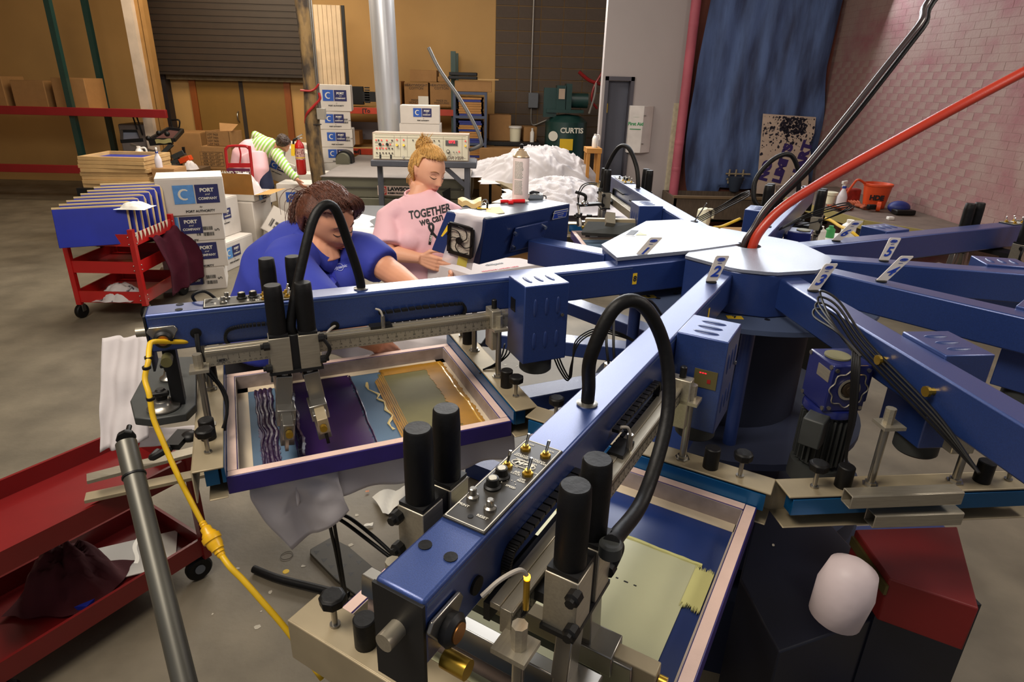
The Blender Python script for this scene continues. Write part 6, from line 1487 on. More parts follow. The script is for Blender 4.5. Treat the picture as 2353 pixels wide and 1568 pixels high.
# ---------------------------------------------------------------- screens in the arms
def screen(k, label, ink):
    t = arm_thing('print_screen', k, label, 'screen'); r0, r1, w_ = 1.033, 1.767, .293; z0, z1 = 1.037, 1.085; fw = .026
    b = AB(); b.bb((r0, -w_, z0), (r1, -w_+fw, z1)); b.bb((r0, w_-fw, z0), (r1, w_, z1)); b.bb((r0, -w_+fw, z0), (r0+fw, w_-fw, z1)); b.bb((r1-fw, -w_+fw, z0), (r1, w_-fw, z1)); b.out('frame', PURP, t, bevel=.002)
    b = AB(); e = .0012
    for (a0, b0, a1, b1) in ((r0+.004, -w_+.003, r1-.004, -w_+fw-.002), (r0+.004, w_-fw+.002, r1-.004, w_-.003), (r0+.003, -w_+fw, r0+fw-.002, w_-fw), (r1-fw+.002, -w_+fw, r1-.003, w_-fw)): b.bb((a0, b0, z1), (a1, b1, z1+e))
    b.out('frame_tape', TAPE, t)
    b = AB()
    for (a0, b0, a1, b1) in ((r0+fw, -w_+fw, r1-fw, -w_+fw+.002), (r0+fw, w_-fw-.002, r1-fw, w_-fw), (r0+fw, -w_+fw, r0+fw+.002, w_-fw), (r1-fw-.002, -w_+fw, r1-fw, w_-fw)): b.bb((a0, b0, z0), (a1, b1, z1-.001))
    b.out('smeared_inner_wall', GREYTAPE, t)
    b = AB(); b.bb((r0+fw, -w_+fw, z0+.002), (r1-fw, w_-fw, z0+.003)); b.out('screen_mesh', MESHD if ink == 'cream' else MESHB, t)
    m_ = .032; b = AB(); zz = z0+.0032
    for (a0, b0, a1, b1) in ((r0+fw, -w_+fw, r1-fw, -w_+fw+m_), (r0+fw, w_-fw-m_*.3, r1-fw, w_-fw), (r0+fw, -w_+fw, r0+fw+m_, w_-fw), (r1-fw-m_, -w_+fw, r1-fw, w_-fw)): b.bb((a0, b0, zz), (a1, b1, zz+.0008))
    b.out('inner_tape', TAPEW, t)
    zi = zz+.0012; rs = random.Random(k*7+1)
    def blob(name, r_a, r_b, n_a, n_b, m, th=.0012, jag=.004, nn=70, up=0, ja=True, jb=True):
        N_ = nn; A_ = [(r_a+(rs.uniform(-jag, jag) if ja else 0), n_a+(n_b-n_a)*i/N_) for i in range(N_+1)]; B_ = [(r_b+(rs.uniform(-jag, jag) if jb else 0), n_b+(n_a-n_b)*i/N_) for i in range(N_+1)]
        vs = []; 
        top = [(p[0], p[1], zi+up+th) for p in A_]+[(p[0], p[1], zi+up+th) for p in B_]; bot = [(p[0], p[1], zi+up) for p in A_]+[(p[0], p[1], zi+up) for p in B_]
        n0 = len(top); fs = []
        for i in range(N_): fs.append((i, i+1, n0-2-i, n0-1-i))
        for i in range(n0): fs.append((i, n0+i, n0+(i+1) % n0, (i+1) % n0))
        AB().add(top+bot, fs).out(name, m, t, fix=True, smooth=.3)
    def ridge(name, r_, n_a, n_b, m, rad_=.006, wob=.006, z=0):
        AB().rings([((r_+wob*noise.noise(Vector((i*.13, r_*9, 0))), n_a+(n_b-n_a)*i/46, zi+z+.001), (rad_*(.7+.6*abs(noise.noise(Vector((i*.7, r_*30, 3))))), rad_*(.5+.6*abs(noise.noise(Vector((i*.9, 5, r_*20))))))) for i in range(47)], 7).out(name, m, t)
    if ink == 'purple_gold':
        blob('purple_ink', 1.40, 1.60, -w_+fw+.022, w_-fw-.012, INKP, jag=.003, jb=False)
        blob('thin_purple_film', 1.642, 1.688, -w_+fw+.035, w_-fw-.02, mat('thin_purple_film', (70, 62, 92), rough=.45), th=.0006, jag=.003)
        ridge('ink_ridge', 1.395, -w_+fw+.03, w_-fw-.012, INKPD, .004, .004)
        for r_, rr_ in ((1.660, .008), (1.645, .007), (1.672, .007), (1.685, .005)): ridge('ink_ridge', r_, -w_+fw+.035, w_-fw-.02, INKPD, rr_, .014)
        ridge('ink_ridge', 1.585, -w_+fw+.05, w_-fw-.01, INKPD, .012, .01)
        GO = mat('olive_ink_film', (104, 98, 54), rough=.65, var=.14, vs=8)
        blob('gold_ink_film', 1.135, 1.305, -w_+fw+.05, w_-fw-.012, GO, th=.0009, jag=.0012, up=.0)
        blob('gold_ink', 1.075, 1.145, -w_+fw+.022, w_-fw-.02, INKG, th=.0016, jag=.004, up=.0002)
        blob('gold_ink', 1.15, 1.27, w_-fw-.085, w_-fw-.02, INKG, th=.0015, jag=.006, up=.0002)
        blob('gold_ink', 1.14, 1.29, -w_+fw+.02, -w_+fw+.07, INKG, th=.0015, jag=.008, up=.0002)
        for q in range(6): blob('gold_streak', 1.29+.006*q, 1.293+.0065*q, -w_+fw+.05+.01*q, w_-fw-.01, INKG, th=.0013, jag=.0008, nn=20, up=.0002)
        ridge('ink_ridge', 1.088, -w_+fw+.03, w_-fw-.03, mat('bright_gold', (206, 160, 60), rough=.2, coat=.8, var=.1), .005, .01)
        Z_ = [(1.405-.045, -.17), (1.365, -.12), (1.34, -.075), (1.352, -.05), (1.335, -.02), (1.342, .03), (1.33, .07), (1.352, .11), (1.345, .15)]
        AB().rings([((p[0]-.01, p[1]-.0, zi+.001), (.0035+.002*math.sin(i*2), .0008)) for i, p in enumerate(spline([(a, b_, 0) for a, b_ in Z_], 2))], 6).out('pale_ink_line', mat('pale_gold_line', (206, 184, 120), rough=.5, var=0), t)
    if ink == 'cream':
        # pool of cream ink in the outer half
        blob('cream_ink', 1.238, r1-fw-.02, -w_+fw+.02, w_-fw-.045, INKC, th=.0018, jag=.002)
        ridge('ink_ridge', 1.236, -w_+fw+.02, w_-fw-.04, mat('bright_cream_ink', (214, 210, 140), rough=.4, var=.05), .007, .004)
        blob('cream_ink', 1.245, 1.36, w_-fw-.05, w_-fw-.012, mat('bright_cream_ink', (214, 210, 140)), th=.003, jag=.01, up=.0005)
        rs2 = random.Random(4); b = AB()
        for q in range(14): b.box((1.36+rs2.uniform(-.004, .004), -.12+q*.019, zi+.002), (.003*rs2.uniform(.5, 1.6), .008*rs2.uniform(.4, 1.2), .0006))
        b.out('dark_stencil_marks', INKBLK, t)
    return t
screen(0, 'screen with purple and gold ink under arm number 1', 'purple_gold')
screen(1, 'screen with dark blue mesh and cream ink under arm number 2', 'cream')
screen(7, 'screen under the arm pointing to the slate door', 'none')
# ---------------------------------------------------------------- pallets and garments
for k in (0, 1, 7, 8, 9):
    t = thing('pallet', {0: 'pallet on its blue carousel arm under the purple and gold ink screen', 1: 'pallet on its blue carousel arm under the cream ink screen', 2: 'pallet on its blue carousel arm beneath the finned gear motor', 3: 'pallet on its blue carousel arm at the lower right edge', 7: 'pallet under the arm pointing to the slate door', 8: 'pallet on its carousel arm under the control box', 9: 'pallet on its carousel arm in front of the woman in blue'}[k], 'pallet', pol(k, .9, 0, 1.0), ang(k))
    MB().bb((-.55, -.045, -.06), (.55, .045, 0)).build('carousel_arm', BLUE2, t, bevel=.004)
    MB().bb((.03, -.19, .0), (.66, .19, .018)).build('platen', BLACKM if k not in (8,) else ALUD, t, bevel=.004)
    MB().bb((.2, -.03, -.075), (.32, .03, -.06)).build('platen_bracket', STEEL, t)
    MB().lathe([(.03, 0), (.03, .02), (.01, .03)], (.40, .0, -.10), n=8).build('lock_knob', BLACKR, t)
def drape(k, label, r0, r1, w_, z, dropn, dropr, seed, name='draped_shirt', skew=0, m=SHIRT, dropm=None):
    o = pol(k, 1.3, 0, z); t = thing(name, label, 'clothes', o, ang(k))
    dropm = dropn if dropm is None else dropm
    def f(u, v):
        n_ = (v*2-1); r = r0+(r1+dropr-r0)*u; tot = w_+(dropn if n_ > 0 else dropm); s = abs(n_)*tot
        zz = 0; nn = n_*tot
        if s > w_:
            zz -= (s-w_)*.97; nn = math.copysign(w_+.012+(s-w_)*.10, n_)+.018*math.sin(r*38+seed)*min(1, (s-w_)*6)
        if r > r1: zz = min(zz, -(r-r1)*.97); r = r1+.01+(r-r1)*.1+.015*math.sin(nn*30+seed)*min(1, (r-r1)*6)
        q = .006*noise.noise(Vector((r*9, nn*9, seed)))
        return (r-1.3+q, nn+q+skew*max(0, -zz), zz+.004+q)
    o_ = MB().sheet(f, 70, 60).build('cotton_cloth', m, t, smooth=9)
    md = o_.modifiers.new('thickness', 'SOLIDIFY'); md.thickness = .003
    return t
dr0 = drape(0, 'white shirt on the pallet under arm number 1, its corner hanging towards the floor', 1.0, 1.60, .22, 1.022, .10, .06, 1, dropm=.12)
dr9 = drape(9, 'white shirt on the pallet below the pink-shirted woman\'s hands', 1.0, 1.57, .21, 1.022, .12, .14, 2)
# hanging tail in front of screen one
TL = spline([at(x, y, Y=yy) for x, y, yy in ((583, 1085, -.80), (577, 1128, -.84), (600, 1175, -.84), (671, 1262, -.82))], 10)
TR = spline([at(x, y, Y=yy) for x, y, yy in ((775, 1060, -.78), (783, 1110, -.80), (799, 1178, -.80))], 15)
def tail(u, v):
    a = TL[int(v*(len(TL)-1)+.5)]; b = TR[int(v*(len(TR)-1)+.5)]
    return a.lerp(b, u)+Vector((0, -.018*math.sin(u*7+v*3)*v-.012*noise.noise(Vector((u*4, v*4, 9))), 0))
tl = MB().sheet(tail, 30, 30).build('shirt_tail', SHIRT, smooth=9); tl.modifiers.new('t', 'SOLIDIFY').thickness = .003
tag(tl, 'pointed white shirt tail hanging below the purple ink screen', 'clothes')
# shirt on pallet k8 : the one with print under the control box
a1, a2, a3, a4 = [at(x, y, Z=1.12) for x, y in ((1030, 588), (983, 602), (1080, 632), (1252, 606))]; a5 = at(1195, 593, Z=1.12)
pt = thing('printed_white_shirt', 'white shirt with red lettering on the pallet below the control box', 'clothes', a3)
b = MB(); top_ = [(p.x, p.y) for p in (a1, a2, a3, a4, a5)]
top_ = [top_[1], top_[2], top_[3], top_[4], top_[0]]
def drp(u, v):
    n_ = len(top_); 
    L_ = [Vector((*p, 1.12)) for p in (top_[0], top_[1], top_[2])]
    q = L_[0].lerp(L_[1], u*2) if u < .5 else L_[1].lerp(L_[2], u*2-1)
    out = Vector((-.3, -1, 0)).normalized() if u < .5 else Vector((.2, -1, 0)).normalized()
    return q+out*(.02*math.sin(u*30)*v+.03*v)+Vector((0, 0, -v*.28))
b.prism(top_, 1.112, 1.12); b.build('shirt_top', SHIRT, pt, world=True, bevel=.004)
MB().sheet(drp, 40, 10).build('shirt_front_drape', SHIRT, pt, world=True, smooth=9)
q = at(1135, 607, Z=1.122); me = text('Gilligans', .03, mat('dark_print', (60, 60, 66), var=0), pt, Matrix(), bold=.001, shear=.2); me.data.transform(W[pt].inverted() @ fm(q, a4-a3, a5-a4))
q = at(1150, 618, Z=1.122); me = text('PRINTING LANDED HERE', .018, mat('red_print', (190, 40, 50), var=0), pt, Matrix(), bold=.0006); me.data.transform(W[pt].inverted() @ fm(q, a4-a3, a5-a4))
q = at(1078, 602, Z=1.122); MB().box((q.x, q.y, 1.122), (.05, .03, .001)).build('dark_print_patch', INKBLK, pt, world=True)
# ---------------------------------------------------------------- the two big supply hoses
HB = mat('black_supply_hose', (52, 42, 42), rough=.3, var=.08, coat=.4); HR_ = mat('orange_red_supply_hose', (176, 48, 24), rough=.38, var=.05, coat=.2, bump=.05, bs=220)
pa = [hc+Vector((-.012, .008, -.1)), hc+Vector((-.012, .008, 0)), at(1731, 525, D=2.22), at(1765, 472, D=2.2), at(1850, 385, D=2.17), at(1945, 268, D=2.13), at(2030, 160, D=2.1), at(2110, 60, D=2.08), at(2260, -130, D=2.05), Vector((1.5, -.5, 3.6)), Vector((1.8, -.4, 4.6))]
tag(MB().tube(pa, .0105, n=14, sub=8).build('supply_hose', HB), 'thick black hose rising from the hub hole to the upper right', 'hose')
pb = [hc+Vector((.014, -.01, -.1)), hc+Vector((.014, -.01, 0)), at(1752, 524, D=2.2), at(1800, 476, D=2.18), at(1880, 424, D=2.15), at(1965, 375, D=2.12), at(2050, 328, D=2.1), at(2200, 246, D=2.06), at(2370, 156, D=2.04), at(2600, 36, D=2.0), Vector((1.9, -.9, 3.4)), Vector((2.3, -.9, 4.6))]
tag(MB().tube(pb, .0165, n=16, sub=8).build('supply_hose', HR_), 'thick orange-red hose rising from the hub hole to the right edge', 'hose')
pc = [hc+Vector((.0, .016, -.1)), hc+Vector((.0, .016, 0)), at(1745, 522, D=2.25), at(1778, 472, D=2.23), at(1861, 390, D=2.2), at(1956, 276, D=2.16), at(2041, 168, D=2.13), at(2120, 66, D=2.11), at(2270, -124, D=2.08), Vector((1.54, -.46, 3.6)), Vector((1.84, -.36, 4.6))]
tag(MB().tube(pc, .008, n=12, sub=8).build('supply_hose', BLACKR), 'thinner black hose running right beside the thick black one', 'hose')
# ---------------------------------------------------------------- people
def sm(t): t = max(0, min(1, t)); return t*t*(3-2*t)
def G_(v, c, s): return math.exp(-((v-c)/s)**2)
def head_pt(d, s=1.0, chub=0):
    x, y, z = d.x*.072*(1+chub*.10), d.y*.092, d.z*.112
    t = sm((-z-.012)/.095)
    x *= 1-.40*t*(1-chub*.3); y *= (1-.08*t) if y > 0 else (1-.52*t)
    if z > .03: x *= 1-.10*sm((z-.03)/.08)
    f = sm(d.y*1.6)
    if d.y > 0:
        ax = abs(x)
        nz = max(0, min(1, (.026-z)/.056)) if z > -.030 else max(0, 1-(-.030-z)/.012)
        y += f*.024*math.exp(-(x/(.0085+.006*nz))**2)*nz
        y += f*.004*G_(ax, .012, .006)*G_(z, -.034, .007)
        y -= f*.011*G_(ax, .031, .015)*G_(z, .006, .012)
        y += f*.007*G_(ax, .031, .011)*G_(z, .001, .008)
        y += f*.004*G_(ax, .028, .02)*G_(z, .025, .008)
        y += f*(.007+chub*.004)*G_(ax, .040, .02)*G_(z, -.030, .024)
        y += f*.0075*G_(x, 0, .021)*(G_(z, -.0535, .0042)+1.1*G_(z, -.0635, .005))
        y -= f*.004*G_(x, 0, .024)*G_(z, -.0585, .0022)
        y -= f*.004*G_(x, 0, .03)*G_(z, -.076, .007)
        y += f*.009*G_(x, 0, .020)*G_(z, -.094, .014)
        y += f*.012*G_(z, -.06, .03)*G_(x, 0, .035)
    return Vector((x, y, z))*s
def head_mb(mb, M, s=1, chub=0, nu=72, nv=56):
    vs = []; fs = []
    for i in range(nv+1):
        p = math.pi*i/nv
        for j in range(nu):
            t = 2*math.pi*j/nu; vs.append(head_pt(Vector((math.sin(p)*math.sin(t), math.sin(p)*math.cos(t), math.cos(p))), s, chub))
    for i in range(nv):
        for j in range(nu): fs.append((i*nu+j, i*nu+(j+1) % nu, (i+1)*nu+(j+1) % nu, (i+1)*nu+j))
    mb.add(vs, fs, M)
    return BVHTree.FromPolygons([tuple(v) for v in vs], fs)
def decal(bvh, name, pts, r, m, par, M, ry=None):
    out = []
    for x, z in pts:
        h = bvh.ray_cast(Vector((x, .3, z)), Vector((0, -1, 0)))
        if h[0] is not None: out.append(h[0]+Vector((0, .0006, 0)))
    P_ = spline(out, 4); n = len(P_)
    rr = [((r if not isinstance(r, (list, tuple)) else r[0]+(r[1]-r[0])*abs(2*i/(n-1)-1))) for i in range(n)]
    return MB().rings([(M @ p, q) for p, q in zip(P_, rr)], 6).build(name, m, par, world=True, smooth=9)
def hand(mb, w, d, side, up, s=1.0, curl=.5, mirror=1):
    """palm from wrist w along d; side points toward the thumb"""
    d = Vector(d).normalized(); side = (Vector(side)-d*Vector(side).dot(d)).normalized(); up = d.cross(side)*mirror
    if up.dot(Vector(up)) < 0: pass
    w = Vector(w); L = .085*s
    mb.rings([(w-d*.02*s, (.024*s, .019*s)), (w+d*.01*s, (.029*s, .016*s)), (w+d*.05*s, (.038*s, .015*s)), (w+d*L, (.037*s, .012*s))], 12) if False else None
    for i in range(4): 
        o = side*(.028-.019*i)*s
        mb.rings([(w-d*.01*s+o*.5, .014*s), (w+d*.045*s+o*.9, .0135*s), (w+d*L+o, .0115*s)], 10)
    for i, l in enumerate((.070, .078, .073, .058)):
        o = side*(.028-.019*i)*s; p = w+d*L*.92+o; pts = [(p, .0100*s)]; a = 0
        for seg in (.45, .3, .25):
            a += curl*.75; dd = d*math.cos(a)-up*math.sin(a)+side*(.06-.04*i); p = p+dd*l*seg*s; pts.append((p, (.0092 if seg > .26 else .0075)*s))
        mb.rings(pts, 8)
    p = w+d*.015*s+side*.022*s; pts = [(p, .013*s)]
    for k, (dd, l) in enumerate(((d*.6+side*.75, .035), (d*.85+side*.35-up*.2, .03), (d*.9+side*.05-up*.4, .024))): p = p+dd.normalized()*l*s; pts.append((p, (.0115, .0098, .008)[k]*s))
    mb.rings(pts, 8)
def remesh(o, vox, smooth=4):
    r = o.modifiers.new('remesh', 'REMESH'); r.mode = 'VOXEL'; r.voxel_size = vox; r.use_smooth_shade = True
    if smooth: q = o.modifiers.new('smooth', 'SMOOTH'); q.iterations = smooth; q.factor = .5
    return o
def bake(o):
    """apply the modifiers so later parts can be laid on the surface"""
    dg = bpy.context.evaluated_depsgraph_get(); dg.update(); e = o.evaluated_get(dg)
    me = bpy.data.meshes.new_from_object(e); me.name = o.name
    o.modifiers.clear(); old = o.data; mats = [m for m in old.materials]; o.data = me
    me.materials.clear(); [me.materials.append(m) for m in mats]; me.shade_smooth(); bpy.data.meshes.remove(old)
    return o
def wbvh(o):
    M = W[o]; me = o.data
    return BVHTree.FromPolygons([tuple(M @ v.co) for v in me.vertices], [tuple(p.vertices) for p in me.polygons])
def project_text(s, size, m, par, bvh, M, dirv, name='lettering', lift=.0015, **kw):
    me = text_mesh(s, size, extrude=0, **kw)
    bmm = bmesh.new(); bmm.from_mesh(me); bmesh.ops.triangulate(bmm, faces=bmm.faces)
    for _ in range(1): bmesh.ops.subdivide_edges(bmm, edges=[e for e in bmm.edges if e.calc_length() > size*.15], cuts=2)
    I = W[par].inverted(); dirv = Vector(dirv).normalized()
    for v in bmm.verts:
        p = M @ v.co; h = bvh.ray_cast(p-dirv*.3, dirv)
        v.co = I @ ((h[0] if h[0] is not None else p)-dirv*lift)
    bmm.to_mesh(me); bmm.free(); me.materials.clear(); me.materials.append(m)
    return link(name, me, par)
def project_poly(polys, m, par, bvh, M, dirv, name, lift=.0015):
    mb = MB(); dirv = Vector(dirv).normalized()
    for quad in polys:
        N_ = 6; a, b, c, d = [Vector((*p, 0)) for p in quad]; o = len(mb.v)
        for i in range(N_+1):
            for j in range(3):
                q = (a.lerp(b, i/N_)).lerp(d.lerp(c, i/N_), j/2); p = M @ q; h = bvh.ray_cast(p-dirv*.3, dirv); mb.v.append((h[0] if h[0] is not None else p)-dirv*lift)
        for i in range(N_):
            for j in range(2): mb.f.append((o+i*3+j, o+(i+1)*3+j, o+(i+1)*3+j+1, o+i*3+j+1))
    return mb.build(name, m, par, world=True, smooth=None)
def face_parts(t, bvh, M, s=1, lips=LIP, brow=None):
    for sx in (-1, 1):
        decal(bvh, 'eyelash', [(sx*x*s, z*s) for x, z in ((.018, .0005), (.025, -.0038), (.033, -.0052), (.041, -.0028), (.046, .001))], (.0022*s, .0010*s), LASH, t, M)
        decal(bvh, 'eyebrow', [(sx*x*s, z*s) for x, z in ((.013, .024), (.024, .029), (.036, .029), (.047, .022))], (.0028*s, .0012*s), brow or LASH, t, M)
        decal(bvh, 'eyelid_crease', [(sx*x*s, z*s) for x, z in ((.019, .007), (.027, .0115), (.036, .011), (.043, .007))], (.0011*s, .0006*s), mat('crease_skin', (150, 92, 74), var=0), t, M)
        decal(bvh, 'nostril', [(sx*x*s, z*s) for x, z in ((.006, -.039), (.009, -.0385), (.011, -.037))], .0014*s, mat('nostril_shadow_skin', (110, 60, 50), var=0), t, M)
    decal(bvh, 'upper_lip', [(x*s, z*s) for x, z in ((-.021, -.0575), (-.010, -.0545), (-.004, -.0530), (0, -.0540), (.004, -.0530), (.010, -.0545), (.021, -.0575))], (.0028*s, .0012*s), lips, t, M)
    decal(bvh, 'lower_lip', [(x*s, z*s) for x, z in ((-.018, -.0600), (-.008, -.0635), (0, -.0645), (.008, -.0635), (.018, -.0600))], (.0036*s, .0014*s), lips, t, M)
def ears(mb, M, s=1):
    for sx in (-1, 1):
        mb.ball(M @ Vector((sx*.070*s, -.006*s, -.004*s)), 1, (.010*s, .017*s, .030*s), 12, 10)
        mb.rings([(M @ (Vector((sx*(.074), -.010+.016*math.cos(a), -.002+.027*math.sin(a)))*s), .004*s) for a in [k*.55-.9 for k in range(9)]], 6)
def hair_cap(t, M, m, s=1, th=.014, seed=0, hairline=.062, nu=80, nv=50, back=.30, nz=.6, name='hair', extra=None, chub=0, side_y=.012):
    vs = []; fs = []; keep = []
    for i in range(nv+1):
        p = math.pi*i/nv*.86
        for j in range(nu):
            a = 2*math.pi*j/nu; d = Vector((math.sin(p)*math.sin(a), math.sin(p)*math.cos(a), math.cos(p)))
            q = head_pt(Vector((d.x, min(d.y, .55) if d.y > 0 else d.y, d.z)).normalized() if False else d, s, chub)
            k = th*s*(1+nz*noise.noise(Vector((a*3+seed, p*3, seed)))+.3*nz*noise.noise(Vector((a*14, p*2, seed))))
            vs.append(q+d.normalized()*k)
            ok = (q.z > hairline*s-.024*s*(abs(q.x)/(.07*s))**2) or (q.y < side_y*s and q.z > -.075*s) or (q.y < (side_y+.022)*s and q.z > .018*s)
            keep.append(ok)
    for i in range(nv):
        for j in range(nu):
            f = (i*nu+j, i*nu+(j+1) % nu, (i+1)*nu+(j+1) % nu, (i+1)*nu+j)
            if all(keep[k] for k in f): fs.append(f)
    mb = MB().add(vs, fs, M)
    if extra: extra(mb)
    o = mb.build(name, m, t, world=True, smooth=9)
    sd = o.modifiers.new('thickness', 'SOLIDIFY'); sd.thickness = .010*s; sd.offset = -1
    return o
def strands(t, M, m, starts, ends, n, s=1, r=.0016, seed=0, lift=.018, name='hair_strands', sag=0, spread=.4):
    """locks running over the skull from start to end directions"""
    rs = random.Random(seed); mb = MB()
    for k in range(n):
        u = rs.random(); A = Vector(starts(u, rs)).normalized(); B = Vector(ends(u, rs)).normalized(); pts = []
        for q in range(9):
            f = q/8; d = (A*(1-f)+B*f).normalized()
            p = head_pt(d, s)+d*(lift*s*(.75+.25*rs.random())+ .004*s*math.sin(f*9+k))
            pts.append((M @ p, r*s*(1.3-.5*abs(2*f-1))*(.7+.6*rs.random())))
        mb.rings(pts, 5)
    return mb.build(name, m, t, world=True, smooth=9)
def mR(loc, rz, rx=0, ry=0): return Matrix.Translation(loc) @ Matrix.Rotation(rz, 4, 'Z') @ Matrix.Rotation(rx, 4, 'X') @ Matrix.Rotation(ry, 4, 'Y')

# ---- woman in pink
pc_ = at(976, 560, D=3.12); PR = rad(196)
t = thing('person', 'woman with blond pinned-up hair in a pink lettered t-shirt, looking down at her work', 'person', (pc_.x-.02, pc_.y+.06, 0), PR)
pink = t; Wp = W[t]
def w_(x, y, z): return Wp @ Vector((x, y, z*1.022))
hcn = at(983, 391, D=3.10)
MH = mR(hcn, rad(226), rad(-20), rad(-6))
# skin: head, neck, arms, hands, legs core
mb = MB(); bv = head_mb(mb, MH, 1.03); ears(mb, MH, 1.03)
ztop_n = hcn+Vector((0, 0, 0)); nb = w_(.01, -.02, 1.375)
mb.rings([(MH @ Vector((0, -.03, -.04)), .052), (MH @ Vector((0, -.035, -.09)), .050), (nb.lerp(hcn, .28), .052), (nb, .062), (nb-Vector((0, 0, .06)), .09)], 20)
sr, er, wr_ = w_(.165, -.01, 1.295), w_(.225, -.005, 1.0), at(966, 594, D=3.04)
sl_, el, wl_ = w_(-.160, -.01, 1.30), w_(-.21, .02, 1.06), w_(-.10, .26, 1.05)
er = at(890, 580, D=3.05)
for a_, b_, c_ in ((sr, er, wr_), (sl_, el, wl_)):
    mb.rings([(a_, .050), (a_.lerp(b_, .5), .047), (b_, .041), (b_.lerp(c_, .3), .041), (b_.lerp(c_, .7), .033), (c_, .026)], 16)
    d_ = (c_-b_).normalized(); hand(mb, c_, d_+Vector((0, 0, -.15)), Vector((0, 0, 1)), None, 1.0, .35)
body = mb.build('body', SKIN, t, world=True, fix=True); remesh(body, .0042, 3)
mb = MB()
mb.rings([(w_(0, 0, .78), (.135, .185)), (w_(0, 0, .90), (.130, .185)), (w_(0, .0, 1.0), (.118, .172)), (w_(0, .01, 1.14), (.125, .178)), (w_(0, .01, 1.25), (.120, .185)), (w_(0, -.01, 1.345), (.092, .155)), (w_(0.005, -.02, 1.395), (.074, .095)), (w_(0.01, -.02, 1.412), (.064, .068))], 36)
for sx in (-1, 1): mb.ball(w_(sx*.075, .085, 1.20), .062, (1, 1, 1))
for a_, b_ in ((sr, er), (sl_, el)):
    mb.rings([(a_+(w_(0, 0, 1.36)-a_)*.45+Vector((0, 0, .012)), .056), (a_+Vector((0, 0, -.005)), .062), (a_.lerp(b_, .5), .072), (a_.lerp(b_, .82), .078)], 22)
sh = mb.build('t_shirt', PINKT, t, world=True, fix=True); remesh(sh, .007, 16); bake(sh)
me = sh.data
for v in me.vertices:
    p = v.co; k = noise.noise(Vector((p.x*5, p.y*5, p.z*9)))+.6*noise.noise(Vector((p.x*14+p.z*9, p.y*9, p.z*6))); v.co += v.normal*(.007*k)
MB().rings([(nb+Vector((.066*math.cos(a)*.98, .070*math.sin(a), .030+.012*math.sin(a)))-Vector((0, 0, 0)), .006) for a in [k*math.pi/12 for k in range(24)]], 8, closed=True).build('collar', PINKT, t, world=True, smooth=9)
bvs = wbvh(sh); dv = Vector((-.02, 1, -.05))
def cm_(x, y): q = at(x, y, D=2.98); return q
o_ = cm_(985, 492); Mx = fm(o_, cm_(1010, 488)-o_, Vector((0, 0, 1)))
project_text('TOGETHER', .052, INKBLK, t, bvs, Mx, dv, bold=.0018, sx=.76)
o_ = cm_(989, 509); project_text('we can', .052, INKBLK, t, bvs, fm(o_, cm_(1010, 504)-o_, Vector((0, 0, 1))), dv, bold=.0014, sx=.78)
RB = fm(cm_(991, 540), cm_(1010, 536)-cm_(991, 540), Vector((0, 0, 1)))
L_ = [(-.026, -.055), (-.012, -.02), (.006, .012), (.012, .032), (.002, .046), (-.008, .032), (-.004, .012), (.010, -.018), (.026, -.05)]
LP_ = spline([(a, b, 0) for a, b in L_], 5)
qs = []
for i in range(len(LP_)-1):
    a, b = LP_[i], LP_[i+1]; d = (b-a).normalized(); n_ = Vector((-d.y, d.x, 0))*.0058
    qs.append(((a-n_)[:2], (b-n_)[:2], (b+n_)[:2], (a+n_)[:2]))
project_poly(qs, INKBLK, t, bvs, RB, dv, 'ribbon_print')
project_text('CURE', .013, INKWHT, t, bvs, RB @ Matrix.Translation((-.012, -.026, 0)) @ Matrix.Rotation(1.1, 4, 'Z'), dv, bold=.0006, lift=.003)
# trousers and shoes (below the machine)
mb = MB()
mb.rings([(w_(0, 0, 1.0), (.11, .16)), (w_(0, 0, .86), (.12, .175)), (w_(0, 0, .78), (.11, .17))], 28)
for sx in (-1, 1): mb.rings([(w_(sx*.085, 0, .84), .092), (w_(sx*.09, .01, .48), .062), (w_(sx*.09, -.01, .10), .046)], 18)
remesh(mb.build('trousers', JEAN, t, world=True, fix=True), .009, 4)
for sx in (-1, 1): MB().rings([(w_(sx*.09, -.05, .045), (.045, .04)), (w_(sx*.09, .05, .045), (.045, .04)), (w_(sx*.09, .17, .03), (.04, .03))], 14).build('shoe', BLACKR, t, world=True, smooth=9)
face_parts(t, bv_ if False else bv, MH, 1.03, brow=mat('light_brow', (150, 104, 62), var=0))
hair_cap(t, MH, BLOND, 1.03, .011, 3, hairline=.080, side_y=-.010, nz=.3)
bun = Vector((0, -.070, .098))
def st1(u, rs): a = -1.9+3.8*u; return (math.sin(a)*.9, math.cos(a)*.75, .62+.25*rs.random())
def en1(u, rs): return (.1*rs.uniform(-1, 1), -.62+.1*rs.uniform(-1, 1), .80)
strands(t, MH, BLOND, st1, en1, 300, 1.03, .0012, 1, .013)
def st2(u, rs): a = (1 if rs.random() < .5 else -1)*(1.55+1.3*u); return (math.sin(a), math.cos(a), -.55+.9*rs.random())
strands(t, MH, BLOND, st2, en1, 260, 1.03, .0012, 2, .013)
